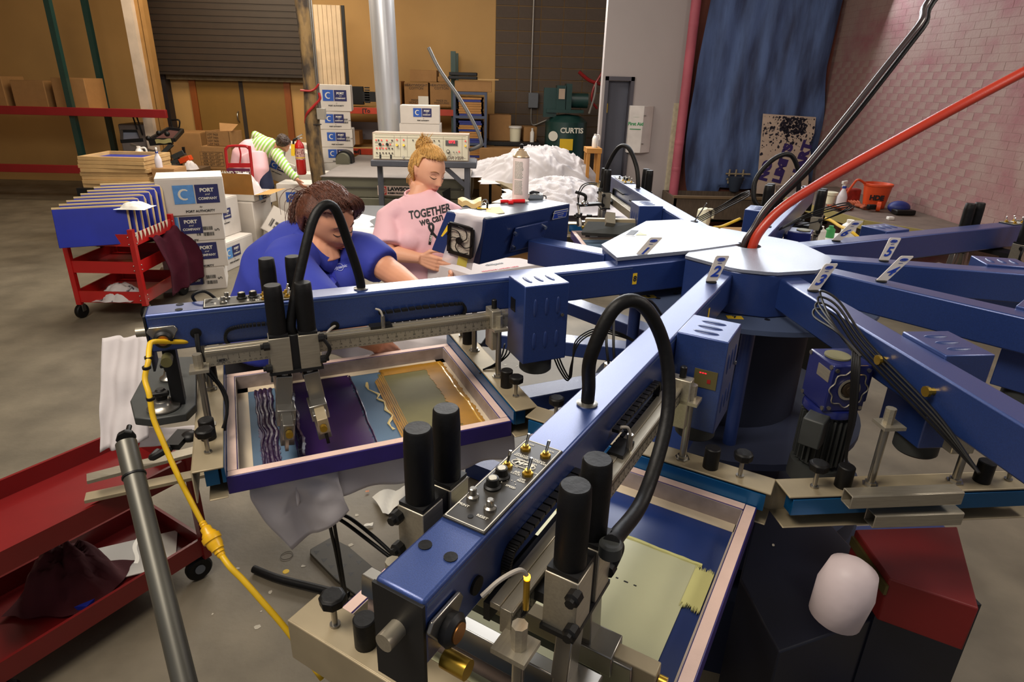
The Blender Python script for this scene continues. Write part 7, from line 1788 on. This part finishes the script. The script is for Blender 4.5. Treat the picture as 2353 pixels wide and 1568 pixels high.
def bunx():
    rs = random.Random(12); mb = MB()
    c = bun*1.0
    mb.ball(MH @ c, .037, (1.1, .9, 1.0), 16, 12)
    for k in range(150):
        a0 = rs.uniform(0, 6.28); tl = rs.uniform(.6, 1.5); ph = rs.uniform(0, 6.28); R_ = .039*rs.uniform(.85, 1.18); pts = []
        ax = Vector((rs.uniform(-1, 1), rs.uniform(-1, 1), rs.uniform(-.6, 1))).normalized(); u_ = ax.orthogonal().normalized(); v_ = ax.cross(u_)
        for q in range(8): a = a0+q*.42; pts.append((MH @ (c+(u_*math.cos(a)+v_*math.sin(a))*R_), .0014))
        mb.rings(pts, 5)
    for k in range(16):
        a = rs.uniform(-1.2, 1.2); p0 = c+Vector((.02*math.sin(a), -.005, .02)); p1 = c+Vector((.045*math.sin(a), -.01, .045+.02*rs.random())); mb.rings([(MH @ p0, .002), (MH @ p0.lerp(p1, .5)+Vector((0, 0, .004)), .0018), (MH @ p1, .0007)], 5)
    mb.build('hair_bun', BLOND, t, world=True, smooth=9)
bunx()
mb = MB(); rs = random.Random(4)
for k in range(14):
    x = rs.choice((-1, 1))*(.062+.01*rs.random()); p0 = Vector((x, -.02-.03*rs.random(), -.04)); mb.rings([(MH @ p0, .0014), (MH @ (p0+Vector((.004, -.008, -.03))), .0012), (MH @ (p0+Vector((-.003*(k % 3), -.004, -.055))), .0006)], 4)
mb.build('loose_strands', BLOND, t, world=True, kind='stuff')

# ---- woman in blue, bending over the pallet
t = thing('person', 'dark-haired woman in a royal blue polo shirt bending over behind arm number 1', 'person', (at(600, 720, D=2.6).x-.02, at(600, 720, D=2.6).y+.12, 0))
hb = at(752, 503, D=2.25)
MHb = mR(hb, rad(240), rad(-27), rad(4))
N0 = at(728, 560, D=2.27); SR = at(655, 612, D=2.12); SL = at(838, 580, D=2.36); PV = at(612, 790, D=2.52)
mb = MB(); bvb = head_mb(mb, MHb, 1.06, 1.0); ears(mb, MHb, 1.06)
mb.rings([(MHb @ Vector((0, -.03, -.03)), .058), (MHb @ Vector((0, -.045, -.085)), .056), (N0.lerp(hb, .30), .062), (N0, .075), (N0-Vector((0, 0, .05)), .09)], 20)
eL = at(893, 622, D=2.30); wL = at(962, 668, D=2.12); eR = at(770, 742, D=1.98); wR = at(868, 792, D=2.14)
for a_, b_, c_, sgn in ((SL, eL, wL, 1), (SR, eR, wR, -1)):
    mb.rings([(a_, .060), (a_.lerp(b_, .5), .055), (b_, .047), (b_.lerp(c_, .3), .045), (b_.lerp(c_, .7), .036), (c_, .029)], 16)
    hand(mb, c_, (c_-b_).normalized()+Vector((0, 0, -.2)), Vector((0, 0, 1)), None, 1.0, .3)
remesh(mb.build('body', SKIN2, t, world=True, fix=True), .0042, 3)
mb = MB()
sp_ = [PV, PV.lerp(N0, .3)+Vector((-.03, .02, .03)), PV.lerp(N0, .62)+Vector((-.045, .02, .05)), PV.lerp(N0, .86)+Vector((-.03, .01, .03)), N0+Vector((-.005, .005, .0))]
mb.rings([(p, r) for p, r in zip(sp_, ((.19, .16), (.19, .16), (.195, .155), (.15, .125), (.085, .085)))], 36)
ch_ = PV.lerp(N0, .58)
fdir = (MHb.to_3x3() @ Vector((0, 1, 0))); fdir.z = 0; fdir.normalize()
for sx in (-1, 1):
    q = (SL if sx > 0 else SR).lerp(N0, .45).lerp(PV, .30)+fdir*.10; mb.ball(q, .088)
for a_, b_, f_ in ((SR, eR, 1), (SL, eL, .86)):
    mb.rings([(a_.lerp(N0, .55), .080*f_), (a_.lerp(N0, .15), .092*f_), (a_, .094*f_), (a_.lerp(b_, .45), .088*f_), (a_.lerp(b_, .80), .082*f_)], 22)
shb = mb.build('polo_shirt', BLUET, t, world=True, fix=True); remesh(shb, .008, 16); bake(shb)
for v in shb.data.vertices:
    p = v.co; k = noise.noise(Vector((p.x*4, p.y*4, p.z*6)))+.5*noise.noise(Vector((p.x*11+p.z*9, p.y*9, p.z*5))); v.co += v.normal*(.009*k)
bvs = wbvh(shb)
# collar, placket, embroidered badge
u_ = (hb-N0).normalized(); x_ = u_.orthogonal().normalized(); y_ = u_.cross(x_); mb = MB()
cvs = []; cfs = []
for k in range(25):
    a = 2*math.pi*k/24; d = x_*math.cos(a)+y_*math.sin(a); fr = max(0, d.dot(fdir))
    op = .012*fr
    cvs += [N0+d*(.079+op)+u_*(.030-.05*fr**2), N0+d*(.098+op)+u_*(.0-.075*fr**3)]
for k in range(24): cfs.append((2*k, 2*k+1, 2*k+3, 2*k+2))
co = MB().add(cvs, cfs).build('collar', BLUET, t, world=True, smooth=9); co.modifiers.new('t', 'SOLIDIFY').thickness = .005
dv = at(755, 590, D=2.3)-C0; dv.normalize()
Mz = fm(at(752, 600, D=2.1), at(765, 598, D=2.1)-at(752, 600, D=2.1), (0, 0, 1))
project_poly([((-.006, .05), (-.006, -.08), (.016, -.08), (.010, .05))], mat('placket_blue', (34, 44, 160), rough=.8), t, bvs, Mz, dv, 'placket', .003)
for k, (x, y) in enumerate(((754, 604),)):
    h = bvs.ray_cast(C0, ray(x, y).normalized()); 
    if h[0] is not None: MB().ball(h[0]-dv*.004, .004).build('button', WHITE, t, world=True)
Mz = fm(at(783, 616, D=2.1), at(800, 612, D=2.1)-at(783, 616, D=2.1), (0, 0, 1))
EMB = mat('pale_embroidery', (170, 176, 214), rough=.8, var=0)
project_text('Dynamic', .015, EMB, t, bvs, Mz, dv, name='embroidered_badge', lift=.003, shear=.25, bold=.0004)
qs = []
for k in range(20):
    a, b = k*.314, (k+1)*.314; qs.append(((.013*math.cos(a), .014*math.sin(a)), (.013*math.cos(b), .014*math.sin(b)), (.0117*math.cos(b), .0125*math.sin(b)), (.0117*math.cos(a), .0125*math.sin(a))))
project_poly(qs, EMB, t, bvs, Mz, dv, 'badge_ring', .003)
mb = MB(); PVd = Vector((PV.x, PV.y, 0))
mb.rings([(PV+Vector((0, 0, .06)), (.165, .15)), (PV+Vector((-.03, .05, -.06)), (.18, .165)), (PV+Vector((-.05, .08, -.16)), (.16, .16))], 28)
for sx in (-1, 1):
    b0 = PV+Vector((-.06, .09+sx*.09, -.14)); mb.rings([(b0, .10), (Vector((b0.x-.12, b0.y+.32, .46)), .072), (Vector((b0.x-.22, b0.y+.62, .09)), .05)], 18)
remesh(mb.build('trousers', mat('black_trousers', (24, 24, 28), rough=.9), t, world=True, fix=True), .010, 4)
for sx in (-1, 1):
    b0 = PV+Vector((-.28, .71+sx*.09, 0)); MB().rings([((b0.x-.06, b0.y+.03, .045), (.045, .04)), ((b0.x+.05, b0.y-.03, .045), (.045, .04)), ((b0.x+.16, b0.y-.08, .03), (.04, .03))], 14).build('shoe', BLACKR, t, world=True, smooth=9)
face_parts(t, bvb, MHb, 1.06, lips=mat('soft_lips', (186, 104, 92), var=0), brow=mat('dark_brow', (84, 52, 38), var=0))
hair_cap(t, MHb, BRUN, 1.06, .016, 8, hairline=.074, side_y=-.008, chub=1, nz=.25)
tie = Vector((-.01, -.098, .018))
def st3(u, rs): a = -1.7+3.4*u; return (math.sin(a)*.95, math.cos(a)*.8, .80+.3*rs.random())
def en3(u, rs): return (.12*rs.uniform(-1, 1), -.95, .22+.1*rs.uniform(-1, 1))
strands(t, MHb, BRUN, st3, en3, 420, 1.06, .0013, 5, .020)
def st4(u, rs): a = (1 if rs.random() < .5 else -1)*(1.5+1.2*u); return (math.sin(a), math.cos(a), -.5+.8*rs.random())
strands(t, MHb, BRUN, st4, en3, 300, 1.06, .0013, 6, .019)
# swept fringe and ponytail
mb = MB(); rs = random.Random(3)
for k in range(150):
    x0 = rs.uniform(-.03, .02); p = [Vector((x0+.0, .02, .122)), Vector((x0*1.2-.02, .075, .108+.01*rs.random())), Vector((x0-.045, .085-.01*rs.random(), .075)), Vector((x0*.6-.078, .060-.02*rs.random(), .040-.02*rs.random())), Vector((x0*.4-.088, .035-.02*rs.random(), .005-.03*rs.random()))]
    mb.rings([(MHb @ (q*1.04), .0013*(1 if i < 3 else .7)) for i, q in enumerate(spline(p, 3))], 5)
mb.build('fringe', BRUN, t, world=True, smooth=9)
mb = MB(); T0 = MHb @ (tie*1.08); dT = (T0-C0).dot(FW); tipP = [T0, at(698, 458, D=dT+.02), at(683, 482, D=dT+.01), at(677, 506, D=dT)]
for k in range(180):
    o1 = Vector([rs.gauss(0, .006) for _ in range(3)]); o2 = Vector([rs.gauss(0, .016) for _ in range(3)])
    P_ = spline([tipP[0]+o1*.6, tipP[1]+o1+o2*.8, tipP[2]+o2*1.1, tipP[3]+o2*.9-Vector((0, 0, rs.random()*.03))], 4)
    mb.rings([(q, .0018*(1-.7*i/len(P_))) for i, q in enumerate(P_)], 5)
mb.ball(tipP[0].lerp(tipP[1], .6), .024, (1, 1, 1.1)); mb.ball(tipP[1].lerp(tipP[2], .5), .024, (.8, .8, 1.2)); mb.build('ponytail', BRUN, t, world=True, smooth=9)
mb = MB()
for k in range(7):
    a = at(698+k*3, 478-k*3.0, D=dT-.03); mb.rings([(a+Vector((0, 0, .03)), .003), (a+Vector((.006, -.012, .0)), .004), (a+Vector((-.004, -.004, -.035)), .002)], 6)
mb.bar(at(697, 470, D=dT-.02), at(719, 450, D=dT-.02), .012, .014); mb.build('hair_claw', BLACK, t, world=True, smooth=.6)
mb = MB()
for k in range(4): a = at(701+k*4, 474-k*4, D=dT-.045); mb.rings([(a+Vector((0, 0, .012)), .0018), (a+Vector((.002, -.003, -.012)), .0018)], 5)
mb.build('claw_highlights', STEEL, t, world=True)

# ---- woman in stripes bending far behind
D3 = 8.2
t = thing('person', 'short-haired woman in green striped sweater and pink shirt bending to the cartons', 'person', (at(600, 520, D=D3).x, at(600, 520, D=8.3).y, 0))
h3 = at(652, 330, D=D3-.05); MH3 = mR(h3, rad(215), rad(-50), rad(20))
mb = MB(); bv3 = head_mb(mb, MH3, 1.0); ears(mb, MH3)
Sh = at(632, 338, D=D3); mb.rings([(MH3 @ Vector((0, -.03, -.06)), .05), (Sh.lerp(h3, .3), .052), (Sh, .06)], 16)
s3, e3, w3 = at(640, 362, D=D3-.15), at(664, 394, D=D3-.2), at(684, 414, D=D3-.2)
mb.rings([(s3, .045), (e3, .038), (w3, .028)], 14); hand(mb, w3, (w3-e3).normalized()+Vector((0, 0, -.3)), Vector((.3, -.5, .5)), None, 1.0, .5)
s4, e4, w4 = at(618, 330, D=D3+.15), at(585, 310, D=D3+.2), at(583, 325, D=D3+.25)
mb.rings([(s4, .045), (e4, .04), (w4, .03)], 14)
remesh(mb.build('body', SKIN2, t, world=True, fix=True), .006, 2)
STR = mat('green_white_stripes', (222, 222, 196), rough=.85, var=0)
nt = STR.node_tree; tcn = nt.nodes.new('ShaderNodeTexCoord'); mpn = nt.nodes.new('ShaderNodeMapping'); wv_ = nt.nodes.new('ShaderNodeTexWave'); rp = nt.nodes.new('ShaderNodeValToRGB')
mpn.inputs['Rotation'].default_value = (0, rad(-32), 0); wv_.inputs['Scale'].default_value = 7.5; wv_.inputs['Distortion'].default_value = .4
nt.links.new(tcn.outputs['Object'], mpn.inputs[0]); nt.links.new(mpn.outputs[0], wv_.inputs['Vector']); nt.links.new(wv_.outputs[0], rp.inputs[0]); nt.links.new(rp.outputs[0], nt.nodes['Principled BSDF'].inputs['Base Color'])
rp.color_ramp.elements[0].position = .42; rp.color_ramp.elements[0].color = lin((226, 222, 204)); rp.color_ramp.elements[1].position = .5; rp.color_ramp.elements[1].color = lin((150, 196, 92))
hip = at(572, 352, D=D3+.1); mid = at(598, 332, D=D3+.05)
mb = MB(); mb.rings([(at(585, 345, D=D3), (.15, .13)), (at(603, 336, D=D3), (.17, .14)), (at(622, 340, D=D3), (.17, .13)), (at(634, 342, D=D3), (.09, .09))], 28)
mb.rings([(s3.lerp(Sh, .4), .085), (s3, .075), (e3, .056), (w3.lerp(e3, .12), .046)], 18); mb.rings([(s4.lerp(Sh, .4), .08), (s4, .072), (e4, .058), (w4, .045)], 18)
sw = mb.build('striped_sweater', STR, t, world=True, fix=True); remesh(sw, .012, 4)
mb = MB(); mb.rings([(at(545, 392, D=D3), (.10, .10)), (at(560, 365, D=D3), (.19, .17)), (at(580, 350, D=D3), (.20, .18)), (at(597, 346, D=D3), (.175, .155))], 28)
mb.rings([(at(588, 355, D=D3-.12), .14), (at(596, 395, D=D3-.14), .13), (at(602, 430, D=D3-.12), .04)], 20)
mb.rings([(at(575, 360, D=D3-.1), .14), (at(585, 400, D=D3-.1), .11), (at(596, 432, D=D3-.1), .05)], 20)
remesh(mb.build('pink_shirt', PINKT, t, world=True, fix=True), .014, 14)
mb = MB()
for x0, x1, x2, dd in ((596, 614, 604, -.1), (590, 600, 592, .15)):
    mb.rings([(at(x0, 378, D=D3+dd), .12), (at(x1, 430, D=D3+dd), .095), (at(x2, 512, D=D3+dd), .07)], 18)
remesh(mb.build('jeans', JEAN, t, world=True, fix=True), .015, 4)
for x, y, dd in ((604, 522, -.15), (592, 520, .1)):
    q = at(x, y, D=D3+dd); MB().rings([((q.x-.06, q.y, .05), (.045, .04)), ((q.x+.1, q.y-.05, .045), (.045, .035)), ((q.x+.18, q.y-.08, .03), (.03, .025))], 12).build('shoe', BLACKR, t, world=True, smooth=9)
hair_cap(t, MH3, DARKH, 1.0, .022, 11, hairline=.06, side_y=.0)
strands(t, MH3, DARKH, st3, lambda u, rs: (math.sin(u*6.28), -.7, .0+.5*rs.random()), 50, 1.0, .005, 9, .024)
# ---------------------------------------------------------------- foreground floor level, lower left
yc = [(440, 785), (400, 786), (352, 786), (343, 800), (341, 830), (333, 870), (343, 908), (352, 960), (372, 1010), (405, 1085), (440, 1155), (466, 1205)]
dpt = [1.575, 1.54, 1.48, 1.46, 1.44, 1.43, 1.42, 1.42, 1.42, 1.42, 1.42, 1.42]
P_ = [at(x, y, D=d) for (x, y), d in zip(yc, dpt)]
cd = thing('extension_cord', 'yellow extension cord with plug connector hanging past the end of arm number 1', 'cord', P_[-1])
MB().tube(P_, .0062, n=10).build('upper_cord', YELC, cd, world=True, smooth=9)
Q2 = [at(x, y, D=d) for (x, y), d in zip([(510, 1278), (530, 1305), (560, 1335), (600, 1380), (660, 1450), (740, 1560)], [1.40, 1.39, 1.39, 1.39, 1.40, 1.42])]
MB().tube(Q2, .0070, n=10).build('lower_cord', YELC, cd, world=True, smooth=9)
A_, B_ = at(464, 1200, D=1.42), at(512, 1282, D=1.40); d_ = (B_-A_)
L_ = d_.length
MB().lathe([(.0065, 0), (.0085, L_*.04), (.0075, L_*.07), (.0085, L_*.10), (.0075, L_*.13), (.012, L_*.17), (.012, L_*.27), (.0165, L_*.34), (.0165, L_*.38), (.0205, L_*.40), (.021, L_*.50), (.0205, L_*.53), (.0175, L_*.54), (.017, L_*.66), (.014, L_*.74), (.0145, L_*.77), (.011, L_*.80), (.0115, L_*.86), (.009, L_*.88), (.0095, L_*.93), (.007, L_*.98)], A_, d_, n=22).build('plug_connector', mat('yellow_plug', (222, 170, 20), rough=.35), cd, world=True)
b = MB()
for k in (345, 352): pass
for (x, y, D_) in ((342, 822, 1.445), (337, 845, 1.435), (346, 916, 1.42)): q = at(x, y, D=D_); b.cyl(q-Vector((0, 0, .003)), q+Vector((0, 0, .003)), .0095, n=12)
b.build('cable_tie', BLACK, cd, world=True)
# white shirts on a pallet at the left edge
def lsheet(pts, nu=20, nv=20, amp=.01, seed=0):
    a, b, c, d = pts
    return lambda u, v: (a.lerp(b, u)).lerp(d.lerp(c, u), v)+Vector((0, -1, 0))*amp*(math.sin(u*14+seed+v*2)+noise.noise(Vector((u*4, v*4, seed))))
o = MB().sheet(lsheet([at(240, 775, D=2.2), at(345, 772, D=2.15), at(338, 1010, D=2.12), at(230, 1040, D=2.15)], amp=.012, seed=1), 24, 24).build('left_white_cloth', SHIRT, smooth=9); o.modifiers.new('t', 'SOLIDIFY').thickness = .003
tag(o, 'white shirt hanging at the left edge behind the yellow cord', 'clothes')
o = MB().sheet(lsheet([at(325, 985, D=2.2), at(520, 975, D=2.3), at(525, 1002, D=2.3), at(318, 1028, D=2.2)], amp=.004, seed=3), 24, 8, th=.004).build('folded_cloth', SHIRT, smooth=9); tag(o, 'creased white shirt edge under the black end plate', 'clothes')
# near pole
pole = at(306, 1085, D=1.32); pb_ = at(366, 1331, D=1.22)
dp = (pb_-pole); 
tag(MB().cyl(pole-dp*.3, pole+dp*2.2, .021, n=22).build('steel_pole', mat('dull_steel_pole', (90, 88, 80), rough=.4, metal=.6)), 'grey steel pole leaning in the lower left corner', 'pole')
q = pole+dp*.04; tag(MB().lathe([(.0212, -.002), (.0235, -.002), (.0235, .002), (.0212, .002)], q, dp, n=20).build('black_tie', BLACK), 'thin black tie round the grey steel pole', 'tie')
# red cart lower left
cz = .62
A_ = at(505, 1150, Z=.45); Wt = [at(425, 1145, Z=.62)]
c = at(520, 1215, Z=.30); wq = at(478, 1296, Z=0.06)
dd = Vector((-.55, -.83, 0)).normalized()
CRD = mat('dark_cart_red', (116, 20, 20), rough=.4, coat=.2)
ct = thing('utility_cart', 'dark red utility cart with scraps on its shelves at the lower left', 'cart', (wq.x, wq.y, 0), R=Matrix((Vector((dd.x, dd.y, 0)), Vector((-dd.y, dd.x, 0)), Vector((0, 0, 1)))).transposed())
# local x: towards viewer-left, y: away to the right side
Lx, Ly = .75, .42
zt_ = (.20, .46)
for (x, y) in ((0, 0), (Lx, 0), (0, Ly*-1), (Lx, -Ly)): MB().bb((x-.015, y-.015, .10), (x+.015, y+.015, .60)).build('leg', CRD, ct)
for z in (.12, .50):
    b = MB(); b.bb((0, -.006, z), (Lx, .006, z+.08)); b.bb((0, -Ly-.006, z), (Lx, -Ly+.006, z+.08)); b.bb((-.006, -Ly, z), (.006, 0, z+.08)); b.bb((Lx-.006, -Ly, z), (Lx+.006, 0, z+.08)); b.bb((0, -Ly, z), (Lx, 0, z+.008)); b.build('shelf_tray', CRD, ct)
for (x, y) in ((.03, -.02), (Lx-.03, -.02), (.03, -Ly+.02)): 
    MB().lathe([(.015, -.014), (.045, -.018), (.052, -.01), (.052, .01), (.045, .018), (.015, .014)], (x, y, .053), (.2, 1, 0), 22).build('caster', BLACKR, ct); MB().lathe([(.02, -.019), (.02, .019)], (x, y, .053), (.2, 1, 0), 14).build('wheel_hub', GREY, ct)
Wct = W[ct]
def onct(x, y, z): return Wct @ Vector((x, y, z))
tag(MB().box((0, 0, 0), (.34, .22, .004), R=Matrix.Rotation(.4, 3, 'Z')).build('white_board', PAPER), 'white sheet lying on the lower shelf of the dark red cart', 'sheet').location = onct(.2, -.2, .14)
tag(MB().prism([(-.1, -.09), (.1, -.07), (.12, .03), (.07, .09), (-.09, .10)], 0, .03).build('blue_cloth', mat('deep_blue_cloth', (24, 40, 150), rough=.6)), 'folded deep blue cloth on the lower shelf of the dark red cart', 'cloth').location = onct(.42, -.18, .13)
cloth_heap('dark_red_cloth', 'dark red garment heaped inside the utility cart', tuple(onct(.4, -.22, .14)), .16, .14, .2, mat('dark_red_cloth', (70, 14, 20), rough=.9), 44, n=24)
tag(MB().box((0, 0, 0), (.5, .05, .012), R=Matrix.Rotation(.55, 3, 'Z')).build('aluminium_strip', ALU), 'aluminium squeegee strip on the upper shelf of the dark red cart', 'strip').location = at(390, 1052, Z=.68)
tag(MB().box((0, 0, 0), (.5, .05, .012), R=Matrix.Rotation(.42, 3, 'Z')).build('tan_strip', ALUD), 'tan stained strip below the aluminium one on the dark red cart', 'strip').location = at(385, 1105, Z=.60)
q = at(410, 1010, Z=.80); tag(MB().box(q, (.05, .10, .02)).ball(q+Vector((.03, .02, 0)), .03, (1, 1, .6)).tube([q+Vector((0, -.05, 0)), q+Vector((-.05, -.08, -.02)), q+Vector((-.06, -.03, -.03))], .012).build('black_clamp', BLACK), 'black plastic clamp lying above the dark red cart', 'clamp')
sk = MB().sheet(lambda u, v: at(313-8*v+10*u, 1215+80*v, D=1.3)+Vector((.004*math.sin(v*9), 0, 0)), 6, 14); tag(sk.build('paper_scrap', PAPER, smooth=9), 'torn white scrap at the lower left edge behind the pole', 'scrap')
# foot pedal with perforated plate, tubes
pd = at(745, 1250, Z=.02); e1 = at(715, 1270, Z=.02); 
fp = thing('floor_pedal', 'dark perforated foot plate on the floor below arm number 2', 'pedal', (e1.x, e1.y, 0))
pts = [at(x, y, Z=.02) for x, y in ((713, 1262), (712, 1272), (770, 1331), (860, 1400), (900, 1340), (800, 1255), (760, 1235))]
MB().prism([(p.x-e1.x, p.y-e1.y) for p in pts], .008, .02).build('foot_plate', mat('dark_olive_plate', (58, 54, 44), rough=.6), fp, bevel=.003)
b = MB()
for x, y in ((728, 1267), (745, 1285), (762, 1300), (755, 1250), (775, 1262), (790, 1298), (806, 1317), (775, 1322), (806, 1275), (825, 1290)):
    q = at(x, y, Z=.0202)-e1; b.add([(q.x-.014, q.y, .0206), (q.x+.014, q.y+.003, .0206), (q.x+.002, q.y-.022, .0206)], [(0, 2, 1)])
b.build('triangular_holes', BLACK, fp, smooth=None, kind='stuff')
for k, (off, lab) in enumerate(((0, 'first bent black tube rising from the foot plate'), (10, 'second bent black tube beside the first above the foot plate'))):
    tag(MB().tube([at(796+off*.5, 1400, Z=.02), at(786+off*.5, 1345, D=2.12), at(772+off*.7, 1270, D=2.0), at(758+off, 1205-off*.4, D=1.9), at(764+off, 1190-off*.6, D=1.88), at(790+off*1.2, 1200-off, D=1.85), at(850+off, 1245-off, D=1.8), at(900+off*.6, 1283-off*.6, D=1.78), at(930, 1300, D=1.78)], .0055, n=10).build('bent_tube', BLACKR), lab, 'tube')
tag(MB().tube([at(583, 1308, Z=.02), at(640, 1330, Z=.02), at(720, 1350, Z=.02), at(800, 1370, Z=.02)], .016, n=12).build('black_floor_hose', BLACKR), 'black hose end lying on the floor near the yellow cord', 'hose')
# paper scraps
def scrap(label, pts, Z=.01, amp=.02, m=PAPER):
    P = [at(x, y, Z=Z) for x, y in pts]
    a, b, c, d = P
    o = MB().sheet(lambda u, v: (a.lerp(b, u)).lerp(d.lerp(c, u), v)+Vector((0, 0, amp*abs(math.sin(u*5+v*2)))), 10, 6).build('paper_scrap', m, smooth=9); tag(o, label, 'scrap')
scrap('crumpled white tissue on the floor left of the front carriage', [(855, 1143), (945, 1122), (940, 1162), (880, 1190)], amp=.03)
scrap('small white paper bit on the floor below the tissue', [(838, 1205), (858, 1202), (856, 1209), (836, 1210)], amp=.003)
scrap('tiny orange and white bit on the floor by the shirt tail', [(839, 1129), (848, 1127), (848, 1131), (840, 1132)], amp=.002, m=mat('orange_bit', (200, 120, 60)))
tag(MB().lathe([(.014, 0), (.012, .0015)], at(657, 1314, Z=0), n=12).build('yellow_blot', YEL), 'yellow paint blot on the floor near the bottom edge', 'spot')
tag(MB().tube([at(x, y, Z=.004) for x, y in ((645, 1278), (655, 1270), (668, 1268), (673, 1275), (665, 1284), (650, 1286))], .0012, closed=True).build('elastic_loop', mat('brown_elastic', (70, 60, 40))), 'thin brown elastic loop on the floor below the shirt tail', 'loop')
# dark cabinet at lower right, red box, white bin
cb = thing('control_cabinet', 'very dark navy machine cabinet at the lower right', 'cabinet', (at(1900, 1200, Z=.55).x, at(1900, 1200, Z=.55).y, 0))
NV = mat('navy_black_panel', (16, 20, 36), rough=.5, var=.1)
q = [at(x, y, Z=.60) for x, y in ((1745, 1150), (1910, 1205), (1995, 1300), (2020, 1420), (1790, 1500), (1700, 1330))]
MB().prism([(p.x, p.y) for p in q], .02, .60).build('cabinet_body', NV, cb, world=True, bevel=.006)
MB().cyl(at(1777, 1253, Z=.602), at(1777, 1253, Z=.606), .004).build('rivet', ALU, cb, world=True)
ps = [at(x, y, Z=.98) for x, y in ((1818, 1165), (2200, 1175), (2200, 1195), (1850, 1203), (1836, 1202))]
o = MB().prism([(p.x, p.y) for p in ps], .976, .98); ps2 = thing('angle_plate', 'grey drilled angle plate below the clamp at lower right', 'plate', ps[0]); o.build('plate', DGREY, ps2, world=True)
b = MB()
for x in (1842, 1860, 1878): q = at(x, 1190, Z=.981); b.cyl(q, q+Vector((0, 0, .001)), .005, n=12)
b.build('plate_holes', BLACK, ps2, world=True)
zr = .80
q = [at(x, y, Z=zr) for x, y in ((1965, 1217), (2200, 1210), (2250, 1400), (2045, 1331))]
rb = thing('red_case', 'dark red case with yellowed metal edge in the lower right corner', 'case', (q[0].x, q[0].y, zr-.14))
MB().prism([(p.x, p.y) for p in q], zr-.14, zr).build('case_body', mat('dark_red_case', (112, 22, 20), rough=.5), rb, world=True, bevel=.004)
e0, e1_ = q[0], q[3]; MB().bar(e0-Vector((.004, .004, .035)), e1_-Vector((.004, .004, .035)), .008, .03).build('metal_edge', mat('yellowed_metal', (100, 90, 48), rough=.4, metal=.5), rb, world=True)
tag(MB().bb((q[0].x+.02, q[3].y+.05, 0), (q[1].x, q[0].y-.04, zr-.14)).build('case_stand', NV), 'dark stand under the red case at lower right', 'stand')
wb_ = at(1935, 1300, D=1.35)
tag(MB().lathe([(.03, -.12), (.055, -.10), (.06, -.02), (.05, .035), (.02, .055)], wb_+Vector((.025, 0, -.045)), (.1, 0, 1), n=28).build('white_bag', mat('pale_pink_bag', (206, 190, 190), rough=.5, bump=.4, bs=9), smooth=9), 'pale rounded plastic bag below the red case', 'bag')
# things past the right of the photograph carried on by the arms end here
# white shirts and tools behind the hub on arm seven's side
sb_ = thing('parts_tray', 'cluttered white tray of bottles behind tag number 6', 'tray', at(1890, 540, D=4.2))
MB().box((0, 0, -.03), (.5, .3, .02)).build('tray_board', WHITE, sb_)
for x, y, h, m_, r in ((-.16, 0, .12, BLACKM, .03), (-.05, -.05, .09, WHITE, .04), (.06, .02, .08, mat('green_cap', (60, 150, 80)), .03), (.16, -.02, .13, WHITE, .045)):
    MB().lathe([(r, 0), (r, h*.7), (r*.5, h*.85), (r*.5, h)], (x, y, -.02)).build('bottle', m_, sb_)
MB().bb((-.2, -.1, -W[sb_].translation.z), (.2, .1, -.04)).build('tray_stand', BLACKM, sb_)
tag(MB().tube([at(1640, 523, D=3.2), at(1660, 520, D=3.3), at(1700, 503, D=3.4)], .008).build('yellow_hose', YELC), 'short yellow hose between the hub cover and the blue motor cover behind', 'hose')
tag(MB().tube([at(1870, 500, D=4.3), at(1905, 505, D=4.2), at(1930, 520, D=4.1), at(1955, 532, D=4.0), at(1990, 560, D=3.9)], .010).build('yellow_hose', YELC), 'yellow hose passing behind tag number 6', 'hose')
